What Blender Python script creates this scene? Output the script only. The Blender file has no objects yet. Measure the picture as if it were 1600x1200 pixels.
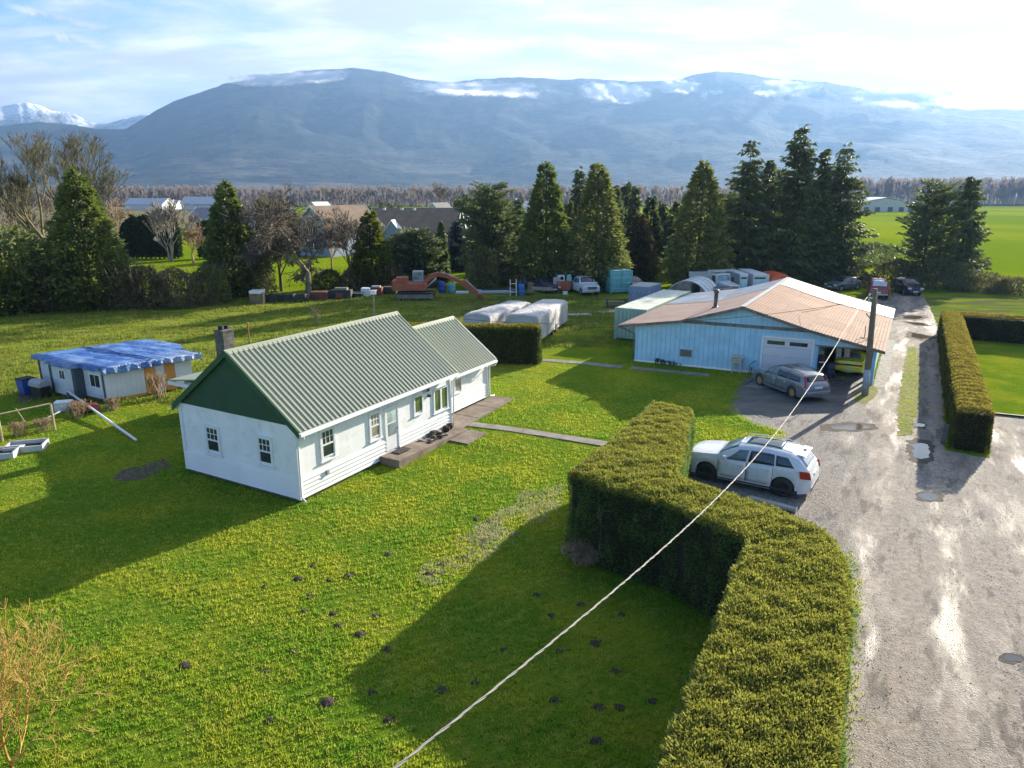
import bpy, math, random
import numpy as np
from mathutils import Vector, Matrix, noise as mnoise
random.seed(7); rng = np.random.default_rng(7)
S = bpy.context.scene
C = S.collection
R = math.radians
# ------------------------------------------------------------------ camera
CAMH, F = 10.8, 1110.0
PITCH = math.atan(300.0 / F)
cam = bpy.data.objects.new('camera', bpy.data.cameras.new('camera')); C.objects.link(cam)
cam.location = (0, 0, CAMH); cam.rotation_euler = (math.pi/2 - PITCH, 0, 0)
cam.data.sensor_width = 36; cam.data.lens = 36 * F / 1600
cam.data.clip_start = .1; cam.data.clip_end = 60000
S.camera = cam
CP, SP = math.cos(PITCH), math.sin(PITCH)
def at(u, v, z=0.0):
    """point of the plane at height z that the photograph shows at pixel u, v"""
    t = (v-600)/F; fw = CP - t*SP; dn = SP + t*CP; k = (CAMH-z)/dn
    return Vector(((u-800)/F*k, fw*k, z))
def up(u, v, Y):
    t = (v-600)/F; fw = CP - t*SP; dn = SP + t*CP; k = Y/fw
    return Vector(((u-800)/F*k, Y, CAMH-dn*k))
# ------------------------------------------------------------------ light
SUN_AZ, SUN_EL = R(42.5), R(17.9)
world = bpy.data.worlds.new('World'); S.world = world; world.use_nodes = True
sun = bpy.data.objects.new('sun', bpy.data.lights.new('sun', 'SUN')); C.objects.link(sun)
sun.data.energy = 5.0; sun.data.angle = R(.55); sun.data.color = (1, .90, .74)
sdir = Vector((math.sin(SUN_AZ)*math.cos(SUN_EL), math.cos(SUN_AZ)*math.cos(SUN_EL), math.sin(SUN_EL)))
sun.rotation_euler = sdir.to_track_quat('Z', 'Y').to_euler(); sun.location = sdir*80
S.view_settings.view_transform = 'Standard'; S.view_settings.look = 'None'
S.view_settings.gamma = 1; S.view_settings.use_curve_mapping = False
S.view_settings.exposure = 1.5
S.render.engine = 'CYCLES'
cy = S.cycles
cy.max_bounces = 6; cy.diffuse_bounces = 3; cy.glossy_bounces = 3; cy.transmission_bounces = 4
cy.transparent_max_bounces = 12; cy.volume_bounces = 0; cy.caustics_reflective = False; cy.caustics_refractive = False
cy.sample_clamp_indirect = 6; cy.use_denoising = True
try: cy.denoiser = 'OPENIMAGEDENOISE'
except Exception: pass
# ------------------------------------------------------------------ node helpers
class NT:
    def __init__(s, tree): s.t = tree; s.n = tree.nodes; s.l = tree.links
    def put(s, sock, v):
        if v is None: return
        if isinstance(v, bpy.types.NodeSocket): s.l.new(v, sock); return
        if hasattr(sock, 'default_value'):
            d = sock.default_value
            if hasattr(d, '__len__'):
                if not hasattr(v, '__len__'): v = [v]*len(d)
                v = list(v)
                if len(d) == 4 and len(v) == 3: v = v+[1]
                sock.default_value = v
            else: sock.default_value = v
    def node(s, ty, props=None, **ins):
        n = s.n.new(ty)
        for k, v in (props or {}).items(): setattr(n, k, v)
        for k, v in ins.items(): s.put(n.inputs[k.replace('_', ' ')] if k.replace('_', ' ') in n.inputs else n.inputs[k], v)
        return n
    def co(s, kind='Object', scale=None):
        if not hasattr(s, '_tc'): s._tc = s.n.new('ShaderNodeTexCoord')
        o = s._tc.outputs[kind]
        if scale is not None:
            m = s.node('ShaderNodeMapping'); s.put(m.inputs['Vector'], o); m.inputs['Scale'].default_value = scale; o = m.outputs[0]
        return o
    def noise(s, scale, detail=3, rough=.55, vec=None, dist=0):
        n = s.node('ShaderNodeTexNoise', Scale=scale, Detail=detail, Roughness=rough, Distortion=dist)
        s.put(n.inputs['Vector'], vec if vec is not None else s.co()); return n.outputs['Fac']
    def voro(s, scale, vec=None, out='Distance', feature='F1'):
        n = s.node('ShaderNodeTexVoronoi', {'feature': feature}, Scale=scale)
        s.put(n.inputs['Vector'], vec if vec is not None else s.co()); return n.outputs[out]
    def math(s, op, a, b=0.0, clamp=False):
        n = s.node('ShaderNodeMath', {'operation': op, 'use_clamp': clamp}); s.put(n.inputs[0], a); s.put(n.inputs[1], b); return n.outputs[0]
    def ramp(s, fac, a=.35, b=.65):
        n = s.node('ShaderNodeMapRange', {'interpolation_type': 'SMOOTHSTEP'}); s.put(n.inputs['Value'], fac)
        n.inputs['From Min'].default_value = a; n.inputs['From Max'].default_value = b; return n.outputs[0]
    def mix(s, fac, a, b, mode='MIX'):
        n = s.node('ShaderNodeMix', {'data_type': 'RGBA', 'blend_type': mode}); s.put(n.inputs[0], fac); s.put(n.inputs[6], a); s.put(n.inputs[7], b); return n.outputs[2]
    def bump(s, h, strength=.5, dist=.02, normal=None):
        n = s.node('ShaderNodeBump', Strength=strength, Distance=dist, Height=h)
        if normal is not None: s.put(n.inputs['Normal'], normal)
        return n.outputs[0]
    def sep(s, v):
        n = s.node('ShaderNodeSeparateXYZ'); s.put(n.inputs[0], v); return n.outputs
def mat_new(name):
    m = bpy.data.materials.new(name); m.use_nodes = True
    nt = NT(m.node_tree); nt.n.clear()
    o = nt.n.new('ShaderNodeOutputMaterial')
    return m, nt, o
def bsdf(nt, o, color, rough=.7, metal=0.0, normal=None, spec=.5, coat=0.0, ior=None):
    p = nt.node('ShaderNodeBsdfPrincipled'); nt.put(p.inputs['Base Color'], color); nt.put(p.inputs['Roughness'], rough)
    nt.put(p.inputs['Metallic'], metal); nt.put(p.inputs['Specular IOR Level'], spec); nt.put(p.inputs['Coat Weight'], coat)
    if normal is not None: nt.put(p.inputs['Normal'], normal)
    nt.l.new(p.outputs[0], o.inputs[0]); return p
def S3(c, k): return tuple(min(1, x*k) for x in c)
def simple(name, col, rough=.7, metal=0.0, var=.18, vs=1.5, bump=0.0, bs=30, spec=.5, coat=0.0, dirt=0.0, dcol=(.12, .09, .06)):
    m, nt, o = mat_new(name)
    f = nt.ramp(nt.noise(vs, 5, .6), .3, .7)
    c = nt.mix(f, S3(col, 1-var), S3(col, 1+var))
    if dirt:
        d = nt.ramp(nt.noise(vs*2.7, 6, .7), .5, .72)
        c = nt.mix(nt.math('MULTIPLY', d, dirt), c, dcol)
    rg = nt.math('ADD', nt.math('MULTIPLY', nt.noise(vs*4, 4), .2), rough-.1)
    nrm = nt.bump(nt.noise(bs, 4, .6), bump, .02) if bump else None
    bsdf(nt, o, c, rg, metal, nrm, spec, coat); return m
def foliage(name, a, b, trans=.35, sc=.6, c3=None, rough=.6):
    m, nt, o = mat_new(name)
    f = nt.ramp(nt.noise(sc, 4, .65), .32, .68)
    f2 = nt.ramp(nt.noise(sc*9, 3, .6), .35, .65)
    c = nt.mix(f, a, b)
    if c3: c = nt.mix(f2, c, c3)
    else: c = nt.mix(nt.math('MULTIPLY', f2, .5), c, S3(a, .55))
    p = nt.node('ShaderNodeBsdfPrincipled'); nt.put(p.inputs['Base Color'], c); p.inputs['Roughness'].default_value = rough
    p.inputs['Specular IOR Level'].default_value = .25
    t = nt.node('ShaderNodeBsdfTranslucent'); nt.put(t.inputs[0], nt.mix(.5, c, (b[0]*1.3, b[1]*1.5, b[2]), 'MIX'))
    mx = nt.node('ShaderNodeMixShader', Fac=trans); nt.l.new(p.outputs[0], mx.inputs[1]); nt.l.new(t.outputs[0], mx.inputs[2])
    nt.l.new(mx.outputs[0], o.inputs[0]); return m
def glass(name, tint=(.02, .03, .035), rough=.06):
    m, nt, o = mat_new(name)
    c = nt.mix(nt.ramp(nt.noise(1.2, 3), .35, .65), tint, S3(tint, 2.2))
    bsdf(nt, o, c, rough, 0, None, .8); return m
# ------------------------------------------------------------------ mesh helpers
def mesh_np(name, V, F, mat=None, smooth=False):
    V = np.ascontiguousarray(V, dtype=np.float32); F = np.ascontiguousarray(F, dtype=np.int32)
    me = bpy.data.meshes.new(name); k = F.shape[1]
    me.vertices.add(len(V)); me.vertices.foreach_set('co', V.ravel())
    me.loops.add(F.size); me.loops.foreach_set('vertex_index', F.ravel())
    me.polygons.add(len(F)); me.polygons.foreach_set('loop_start', np.arange(0, F.size, k, dtype=np.int32))
    if smooth: me.polygons.foreach_set('use_smooth', np.ones(len(F), dtype=bool))
    me.update(calc_edges=True)
    if mat: me.materials.append(mat)
    return me
def link(name, me, parent=None, loc=None):
    o = bpy.data.objects.new(name, me); C.objects.link(o)
    if parent: o.parent = parent
    if loc is not None: o.location = loc
    return o
def tag(o, label=None, cat=None, group=None, kind=None):
    if label: o['label'] = label
    if cat: o['category'] = cat
    if group: o['group'] = group
    if kind: o['kind'] = kind
    return o
def thing(name, label, cat, loc=(0, 0, 0), rz=0.0, group=None):
    o = bpy.data.objects.new(name, None); C.objects.link(o); o.empty_display_size = .3
    o.location = loc; o.rotation_euler = (0, 0, rz); return tag(o, label, cat, group)
class MB:
    def __init__(s): s.v = []; s.f = []
    def add(s, vs, fs):
        k = len(s.v); s.v += [tuple(p) for p in vs]; s.f += [tuple(i+k for i in f) for f in fs]; return s
    def hexa(s, p): return s.add(p, [(0, 3, 2, 1), (4, 5, 6, 7), (0, 1, 5, 4), (1, 2, 6, 5), (2, 3, 7, 6), (3, 0, 4, 7)])
    def box(s, x0, y0, z0, x1, y1, z1):
        return s.hexa([(x0, y0, z0), (x1, y0, z0), (x1, y1, z0), (x0, y1, z0), (x0, y0, z1), (x1, y0, z1), (x1, y1, z1), (x0, y1, z1)])
    def cbox(s, c, d, rz=0.0):
        cs, sn = math.cos(rz), math.sin(rz); x, y, z = c; a, b, h = d[0]/2, d[1]/2, d[2]/2
        P = [(x+i*cs-j*sn, y+i*sn+j*cs, z+k) for k in (-h, h) for i, j in ((-a, -b), (a, -b), (a, b), (-a, b))]
        return s.hexa(P)
    def prism(s, poly, z0, z1):
        n = len(poly); b = [(p[0], p[1], z0) for p in poly]; t = [(p[0], p[1], z1) for p in poly]
        return s.add(b+t, [tuple(range(n))[::-1], tuple(range(n, 2*n))]+[(i, (i+1) % n, n+(i+1) % n, n+i) for i in range(n)])
    def slab(s, poly3, th):
        """closed slab: 3d polygon and its copy th lower"""
        n = len(poly3); b = [(p[0], p[1], p[2]-th) for p in poly3]; t = [tuple(p) for p in poly3]
        return s.add(b+t, [tuple(range(n))[::-1], tuple(range(n, 2*n))]+[(i, (i+1) % n, n+(i+1) % n, n+i) for i in range(n)])
    def ext(s, poly3, d):
        n = len(poly3); d = Vector(d); b = [tuple(Vector(p)+d) for p in poly3]; t = [tuple(p) for p in poly3]
        return s.add(b+t, [tuple(range(n))[::-1], tuple(range(n, 2*n))]+[(i, (i+1) % n, n+(i+1) % n, n+i) for i in range(n)])
    def tube(s, pts, r, n=6, caps=True):
        pts = [Vector(p) for p in pts]; rs = r if hasattr(r, '__len__') else [r]*len(pts); rings = []
        k0 = len(s.v); prev = None
        for i, p in enumerate(pts):
            d = (pts[min(i+1, len(pts)-1)]-pts[max(i-1, 0)])
            d = d.normalized() if d.length > 1e-9 else Vector((0, 0, 1))
            a = d.orthogonal().normalized() if prev is None else (prev - d*prev.dot(d)).normalized()
            prev = a; b = d.cross(a)
            for j in range(n):
                t = 2*math.pi*j/n; s.v.append(tuple(p+(a*math.cos(t)+b*math.sin(t))*rs[i]))
        for i in range(len(pts)-1):
            for j in range(n):
                A = k0+i*n+j; B = k0+i*n+(j+1) % n; s.f.append((A, B, B+n, A+n))
        if caps:
            s.f.append(tuple(k0+j for j in range(n))[::-1]); s.f.append(tuple(k0+(len(pts)-1)*n+j for j in range(n)))
        return s
    def lathe(s, prof, axis='z', c=(0, 0, 0), n=20, caps=True):
        """prof: (r, h) pairs"""
        k0 = len(s.v)
        for r, h in prof:
            for j in range(n):
                t = 2*math.pi*j/n; p = (r*math.cos(t), r*math.sin(t), h)
                if axis == 'y': p = (p[0], p[2], p[1])
                if axis == 'x': p = (p[2], p[0], p[1])
                s.v.append((p[0]+c[0], p[1]+c[1], p[2]+c[2]))
        for i in range(len(prof)-1):
            for j in range(n):
                A = k0+i*n+j; B = k0+i*n+(j+1) % n; s.f.append((A, B, B+n, A+n))
        if caps: s.f.append(tuple(k0+j for j in range(n))[::-1]); s.f.append(tuple(k0+(len(prof)-1)*n+j for j in range(n)))
        return s
    def mesh(s, name, mat, smooth=False):
        me = bpy.data.meshes.new(name); me.from_pydata(s.v, [], s.f); me.materials.append(mat)
        if smooth: me.polygons.foreach_set('use_smooth', np.ones(len(me.polygons), dtype=bool))
        me.update(); return me
    def obj(s, name, mat, parent=None, smooth=False, bevel=0.0, recalc=False):
        me = s.mesh(name, mat, smooth); o = link(name, me, parent)
        if recalc:
            import bmesh
            bm = bmesh.new(); bm.from_mesh(me); bmesh.ops.recalc_face_normals(bm, faces=bm.faces); bm.to_mesh(me); bm.free()
        if bevel:
            b = o.modifiers.new('bevel', 'BEVEL'); b.width = bevel; b.segments = 2; b.limit_method = 'ANGLE'; b.angle_limit = R(35)
        return o
def copy_tree(o, parent=None):
    c = o.copy(); C.objects.link(c); c.parent = parent
    for ch in list(o.children): copy_tree(ch, c)
    return c
def share(name, me, parent, loc=(0, 0, 0), rot=(0, 0, 0), scale=(1, 1, 1)):
    o = bpy.data.objects.new(name, me); C.objects.link(o); o.parent = parent; o.location = loc; o.rotation_euler = rot; o.scale = scale; return o
# ------------------------------------------------------------------ sky
nt = NT(world.node_tree); nt.n.clear()
wo = nt.n.new('ShaderNodeOutputWorld'); bg = nt.n.new('ShaderNodeBackground'); nt.l.new(bg.outputs[0], wo.inputs[0])
sky = nt.node('ShaderNodeTexSky', {'sky_type': 'NISHITA', 'sun_disc': False, 'sun_elevation': SUN_EL, 'sun_rotation': SUN_AZ, 'altitude': 20, 'air_density': 1.1, 'dust_density': .6, 'ozone_density': 1.5})
v = nt.co('Generated')
x, y, z = nt.sep(v)
zz = nt.math('MAXIMUM', z, .02)
# clouds laid out on a plane overhead
cx = nt.math('DIVIDE', x, nt.math('ADD', zz, .18)); cyy = nt.math('DIVIDE', y, nt.math('ADD', zz, .18))
cv = nt.node('ShaderNodeCombineXYZ'); nt.put(cv.inputs[0], cx); nt.put(cv.inputs[1], cyy); nt.put(cv.inputs[2], 2.3)
cv = cv.outputs[0]
mp = nt.node('ShaderNodeMapping'); nt.put(mp.inputs['Vector'], cv); mp.inputs['Scale'].default_value = (.75, 1.5, 1); mp.inputs['Rotation'].default_value = (0, 0, R(-14))
n1 = nt.noise(1.5, 9, .62, mp.outputs[0], .5)
n2 = nt.noise(.5, 4, .5, cv)
dsun = nt.node('ShaderNodeVectorMath', {'operation': 'DOT_PRODUCT'}); nt.put(dsun.inputs[0], v); dsun.inputs[1].default_value = tuple(sdir)
ds = dsun.outputs['Value']
# the veil is densest towards the sun and thins away from it, to blue on the left
side = nt.ramp(ds, .22, .80)
cov = nt.math('ADD', nt.math('ADD', n1, nt.math('MULTIPLY', n2, .35)), nt.math('MULTIPLY', side, .38))
low = nt.math('MULTIPLY', nt.ramp(z, .34, .10), .12)
cov = nt.ramp(nt.math('ADD', cov, low), .70, .98)
n3 = nt.ramp(nt.noise(2.6, 8, .6, mp.outputs[0], .3), .38, .72)
glow = nt.math('POWER', nt.math('MAXIMUM', ds, 0), 6)
ccol = nt.mix(n3, (2.7, 2.85, 3.1), (4.6, 4.65, 4.7))
ccol = nt.mix(glow, ccol, nt.mix(n3, (2.5, 2.5, 2.5), (4.7, 4.6, 4.5)))
skyc = nt.mix(1, sky.outputs[0], (.47, .60, .80), 'MULTIPLY')
# a white bank low on the left and two cirrus streaks above it
bn_ = nt.noise(9, 8, .62, v, .4); bn2 = nt.noise(26, 6, .65, v, .3)
edge = nt.math('ADD', nt.math('ADD', z, nt.math('MULTIPLY', x, .16)), nt.math('MULTIPLY', nt.math('SUBTRACT', bn_, .5), .10))
bank = nt.math('MULTIPLY', nt.ramp(edge, .075, .045), nt.ramp(nt.math('ADD', x, nt.math('MULTIPLY', bn_, .1)), -.30, -.40))
def streak(x0, z0, x1, z1, w):
    k = (z1-z0)/(x1-x0); line = nt.math('ADD', nt.math('MULTIPLY', nt.math('SUBTRACT', x, x0), k), z0)
    d = nt.math('ABSOLUTE', nt.math('SUBTRACT', nt.math('ADD', z, nt.math('MULTIPLY', nt.math('SUBTRACT', bn2, .5), .03)), line))
    return nt.math('MULTIPLY', nt.math('MULTIPLY', nt.ramp(d, w, 0), nt.ramp(x, x0-.01, x0+.02)), nt.math('MULTIPLY', nt.ramp(x, x1+.01, x1-.03), nt.ramp(bn2, .36, .56)))
wisps = nt.math('MAXIMUM', streak(-.52, .172, -.40, .145, .013), streak(-.53, .190, -.40, .168, .007))
cov = nt.math('MAXIMUM', cov, nt.math('MAXIMUM', nt.math('MULTIPLY', bank, .95), wisps))
colr = nt.mix(nt.math('MULTIPLY', cov, .93), skyc, ccol)
nt.put(bg.inputs[0], colr); bg.inputs[1].default_value = .108
# ------------------------------------------------------------------ lane frame: x across the lane, y along it
LA = math.atan2(-.487, .873)
def LQ(q, r, z=0.0): return Vector((q*.873+r*.487, -q*.487+r*.873, z))
def qr(p): return (p[0]*.873-p[1]*.487, p[0]*.487+p[1]*.873)
# ------------------------------------------------------------------ ground
def ground_mat():
    m, nt, o = mat_new('grass_ground'); co = nt.co(); x, y, z = nt.sep(co)
    big = nt.noise(.055, 4, .6); med = nt.noise(.35, 5, .6); fine = nt.noise(2.6, 5, .7); spk = nt.noise(7, 5, .72)
    lawn = nt.mix(nt.ramp(med, .38, .64), (.11, .20, .016), (.19, .245, .02))
    lawn = nt.mix(nt.math('MULTIPLY', nt.ramp(fine, .48, .70), .55), lawn, (.30, .31, .05))
    lawn = nt.mix(nt.math('MULTIPLY', nt.ramp(spk, .52, .68), .85), lawn, (.035, .055, .012))  # dark specks paint the shade between grass lumps
    # rough pasture behind the house: tussocks, straw patches, shade of hollows painted dark
    st = nt.co('Object', (1, 2.2, 1))
    t1 = nt.noise(.5, 6, .68, st); t2 = nt.noise(2.0, 6, .7, st)
    past = nt.mix(nt.ramp(t1, .36, .62), (.14, .22, .024), (.28, .31, .04))
    past = nt.mix(nt.math('MULTIPLY', nt.ramp(t2, .52, .72), .75), past, (.36, .31, .10))
    past = nt.mix(nt.math('MULTIPLY', nt.ramp(nt.noise(.22, 5, .6, st), .56, .72), .7), past, (.34, .28, .12))
    past = nt.mix(nt.math('MULTIPLY', nt.ramp(t2, .44, .30), .6), past, (.03, .045, .014))
    yy = nt.math('ADD', y, nt.math('MULTIPLY', nt.math('SUBTRACT', big, .5), 18))
    smooth_lawn = nt.mix(nt.ramp(med, .38, .64), (.14, .23, .014), (.25, .29, .02)); lawn = nt.mix(nt.math('MAXIMUM', nt.ramp(y, 36, 46), nt.ramp(x, 17, 19)), lawn, smooth_lawn)
    k1 = nt.math('MULTIPLY', nt.ramp(yy, 35, 42), nt.ramp(nt.math('ADD', x, nt.math('MULTIPLY', med, 6)), 9, 0))
    far = nt.ramp(y, 78, 84)
    c = nt.mix(k1, lawn, past)
    # worn, muddy ground among the containers and machines
    mud = nt.math('MULTIPLY', nt.math('MULTIPLY', nt.ramp(yy, 52, 62), nt.ramp(y, 80, 74)), nt.ramp(x, -16, 2))
    mud = nt.math('MULTIPLY', mud, nt.ramp(nt.noise(.4, 6, .6, nt.co('Object', (.5, 1.5, 1))), .38, .60))
    c = nt.mix(nt.math('MULTIPLY', mud, .75), c, (.12, .11, .075))
    # far fields
    fl = nt.noise(.012, 3, .5); fs = nt.noise(.9, 6, .7, nt.co('Object', (1, .25, 1)))
    ff = nt.mix(nt.ramp(fl, .4, .6), (.17, .25, .008), (.25, .31, .010))
    ff = nt.mix(nt.math('MULTIPLY', nt.ramp(fs, .52, .72), .5), ff, (.07, .10, .02))
    ff = nt.mix(nt.math('MULTIPLY', nt.ramp(nt.noise(.004, 2, .5, nt.co('Object', (1, .4, 1))), .52, .56), nt.ramp(x, 60, -40)), ff, (.20, .18, .10))
    far2 = nt.ramp(nt.noise(.0012, 3), .45, .55)
    ff = nt.mix(nt.math('MULTIPLY', nt.ramp(y, 900, 1500), .85), ff, nt.mix(far2, (.05, .06, .025), (.12, .11, .06)))
    ff = nt.mix(nt.ramp(nt.math('ADD', y, nt.math('MULTIPLY', fl, 60)), 585, 600), ff, (.055, .048, .038))
    c = nt.mix(far, c, ff)
    h = nt.math('ADD', nt.math('MULTIPLY', nt.noise(3.2, 6, .72), 1.0), nt.math('MULTIPLY', nt.noise(11, 4, .7), .5))
    h2 = nt.math('MULTIPLY', nt.noise(1.1, 5, .7, st), nt.math('MULTIPLY', k1, 2.2))
    nrm = nt.bump(nt.math('ADD', h, h2), 1.0, .16)
    p = nt.node('ShaderNodeBsdfPrincipled'); nt.put(p.inputs['Base Color'], c); p.inputs['Roughness'].default_value = .9
    p.inputs['Specular IOR Level'].default_value = .0; nt.put(p.inputs['Normal'], nrm); nt.put(p.inputs['Sheen Weight'], .0)
    nt.put(p.inputs['Sheen Tint'], (.7, .8, .2)); p.inputs['Sheen Roughness'].default_value = .5
    nt.l.new(p.outputs[0], o.inputs[0]); return m
M = {}
M['grass'] = ground_mat()
g = MB(); X0, X1, Y0, Y1 = -9400, 9400, -300, 9500
g.v = [(X0, Y0, 0), (X1, Y0, 0), (X1, Y1, 0), (X0, Y1, 0)]; g.f = [(0, 1, 2, 3)]
ground = g.obj('ground', M['grass']); tag(ground, kind='structure')

def ragged(poly, step=.25, amp=.12, sc=1.3, seed=0.0):
    out = []; n = len(poly)
    for i in range(n):
        a = Vector(poly[i][:2]); b = Vector(poly[(i+1) % n][:2]); d = b-a; L = d.length
        k = max(1, min(int(L/step), 400)); nrm = Vector((-d.y, d.x)).normalized() if L else Vector((0, 0))
        for j in range(k):
            p = a+d*(j/k); q = mnoise.noise(Vector((p.x*sc, p.y*sc, seed)))+.5*mnoise.noise(Vector((p.x*sc*3, p.y*sc*3, seed+5)))
            out.append((p.x+nrm.x*q*amp, p.y+nrm.y*q*amp))
    return out
def sheet(name, poly, z, mat, step=.25, amp=.12, kind='structure', seed=0.0, sc=1.3):
    P = ragged(poly, step, amp, sc, seed) if step else [tuple(p[:2]) for p in poly]
    me = bpy.data.meshes.new(name); me.from_pydata([(p[0], p[1], z) for p in P], [], [tuple(range(len(P)))])
    me.materials.append(mat); me.update()
    if me.polygons[0].normal.z < 0: me.flip_normals()
    return tag(link(name, me), kind=kind)

def gravel_mat():
    m, nt, o = mat_new('lane_gravel'); co = nt.co()
    x, y, z = nt.sep(co)
    q = nt.math('SUBTRACT', nt.math('MULTIPLY', x, .873), nt.math('MULTIPLY', y, .487))
    r = nt.math('ADD', nt.math('MULTIPLY', x, .487), nt.math('MULTIPLY', y, .873))
    wob = nt.math('MULTIPLY', nt.math('SUBTRACT', nt.noise(.35, 3), .5), 1.1)
    qq = nt.math('ADD', q, wob)
    rc = nt.node('ShaderNodeCombineXYZ'); nt.put(rc.inputs[0], q); nt.put(rc.inputs[1], nt.math('MULTIPLY', r, .22)); rc = rc.outputs[0]
    rs = nt.node('ShaderNodeCombineXYZ'); nt.put(rs.inputs[0], qq); nt.put(rs.inputs[1], nt.math('MULTIPLY', r, .09)); rs = rs.outputs[0]
    def track(c0, w):
        d = nt.math('ABSOLUTE', nt.math('SUBTRACT', qq, c0)); return nt.ramp(d, w, w*.25)
    tr = nt.math('MAXIMUM', track(.05, .75), track(2.05, .6))
    tr = nt.math('MAXIMUM', tr, nt.math('MULTIPLY', track(4.6, 1.2), .5))
    nearlane = nt.ramp(q, -1.6, -.2)
    patch = nt.ramp(nt.noise(.45, 6, .65, rc), .36, .64); patch2 = nt.ramp(nt.noise(.9, 6, .65), .40, .66)
    st = nt.voro(26); stc = nt.voro(26, out='Color'); st2 = nt.voro(60); 
    sepc = nt.node('ShaderNodeSeparateColor'); nt.put(sepc.inputs[0], stc)
    grey = nt.mix(nt.ramp(sepc.outputs[0], .1, .9), (.12, .108, .10), (.33, .30, .265))
    grey = nt.mix(nt.math('MULTIPLY', nt.ramp(nt.noise(9, 4, .7), .5, .7), .6), grey, (.10, .09, .08))
    dust = nt.mix(nt.ramp(nt.noise(5, 6, .7), .35, .68), (.25, .205, .16), (.45, .375, .295))
    f = nt.math('MAXIMUM', nt.math('MULTIPLY', tr, .95), nt.math('MULTIPLY', patch, .7))
    f = nt.math('MULTIPLY', f, nt.math('ADD', nearlane, .25), True)
    f = nt.math('MULTIPLY', f, nt.math('ADD', nt.math('MULTIPLY', patch2, .45), .55))
    f = nt.math('MAXIMUM', f, nt.math('MULTIPLY', nt.math('MULTIPLY', nt.ramp(q, -.3, .1), nt.ramp(r, 34, 22)), nt.math('ADD', nt.math('MULTIPLY', patch2, .3), .55)))
    c = nt.mix(f, grey, dust)
    # damp hollows
    wet2 = nt.ramp(nt.noise(1.6, 7, .7, rc), .53, .60)
    wet = nt.math('MULTIPLY', nt.ramp(nt.noise(.75, 6, .66, rc), .49, .62), .85)
    c = nt.mix(nt.math('MULTIPLY', wet2, .75), c, (.10, .085, .07))
    c = nt.mix(wet, c, nt.mix(nt.noise(14, 3), (.085, .072, .058), (.14, .118, .095)))
    rg = nt.math('SUBTRACT', nt.math('SUBTRACT', .88, nt.math('MULTIPLY', nt.math('MULTIPLY', tr, nt.ramp(nt.noise(.9, 5, .6, rs), .46, .68)), .35)), nt.math('MULTIPLY', wet, .24))
    rg = nt.math('SUBTRACT', rg, nt.math('MULTIPLY', nt.ramp(nt.noise(1.3, 6, .6, rc), .5, .66), .12))
    h = nt.math('ADD', nt.math('MULTIPLY', st, nt.math('SUBTRACT', 1.15, f)), nt.math('MULTIPLY', nt.noise(1.6, 6, .6), 1.2))
    h = nt.math('ADD', h, nt.math('MULTIPLY', st2, .35))
    bsdf(nt, o, c, rg, 0, nt.bump(h, .55, .045), .35); return m
M['gravel'] = gravel_mat()
lane_poly = [at(*p) for p in [(1275, 1400), (1302, 1200), (1318, 1080), (1326, 1000), (1331, 930), (1322, 870), (1290, 850), (1200, 815), (1110, 790), (1062, 764), (1066, 742), (1085, 716), (1140, 700), (1205, 694), (1222, 676), (1170, 660), (1138, 640), (1146, 614), (1158, 596), (1184, 583)]]
lane_poly += [LQ(-1.1, 44.2), LQ(-1.0, 61.2), LQ(-3.2, 63), LQ(-3.5, 78), at(1395, 458), at(1440, 459), at(1452, 478), at(1466, 512), LQ(2.55, 64), LQ(2.4, 50), LQ(2.3, 34.4), LQ(3.9, 34.2), at(1551, 647), at(1700, 655), Vector((45, 33, 0)), Vector((40, 9, 0)), Vector((13, 7, 0))]
lane = sheet('gravel_lane', lane_poly, .004, M['gravel'], .22, .14)
# yard dirt before the carport, painted darker for the garage's cast shade
def shaded_dirt_mat():
    m, nt, o = mat_new('yard_dirt_and_shade')
    a = nt.ramp(nt.noise(.6, 6, .65, nt.co('Object', (.6, 1.4, 1))), .35, .65); b = nt.noise(8, 5, .7)
    c = nt.mix(a, (.065, .063, .062), (.13, .125, .12)); c = nt.mix(nt.math('MULTIPLY', nt.ramp(b, .5, .7), .5), c, (.05, .048, .045))
    c = nt.mix(nt.math('MULTIPLY', nt.ramp(nt.noise(.9, 5, .6), .56, .7), .6), c, (.06, .075, .03))
    bsdf(nt, o, c, .72, 0, nt.bump(nt.noise(6, 6, .65), .6, .05), .4); return m
M['dirt'] = shaded_dirt_mat()
yard = sheet('shaded_dirt_yard', [at(*p) for p in [(1141, 628), (1152, 604), (1184, 585), (1262, 592), (1362, 603), (1350, 616), (1320, 636), (1286, 658), (1200, 656), (1160, 648)]]+[], .008, M['dirt'], .2, .22, seed=4)
pad = sheet('carport_floor', [LQ(-6.05, 43.6), LQ(-1.35, 44.9), LQ(-1.35, 60), LQ(-6.4, 59)], .012, M['dirt'], 0)
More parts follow.
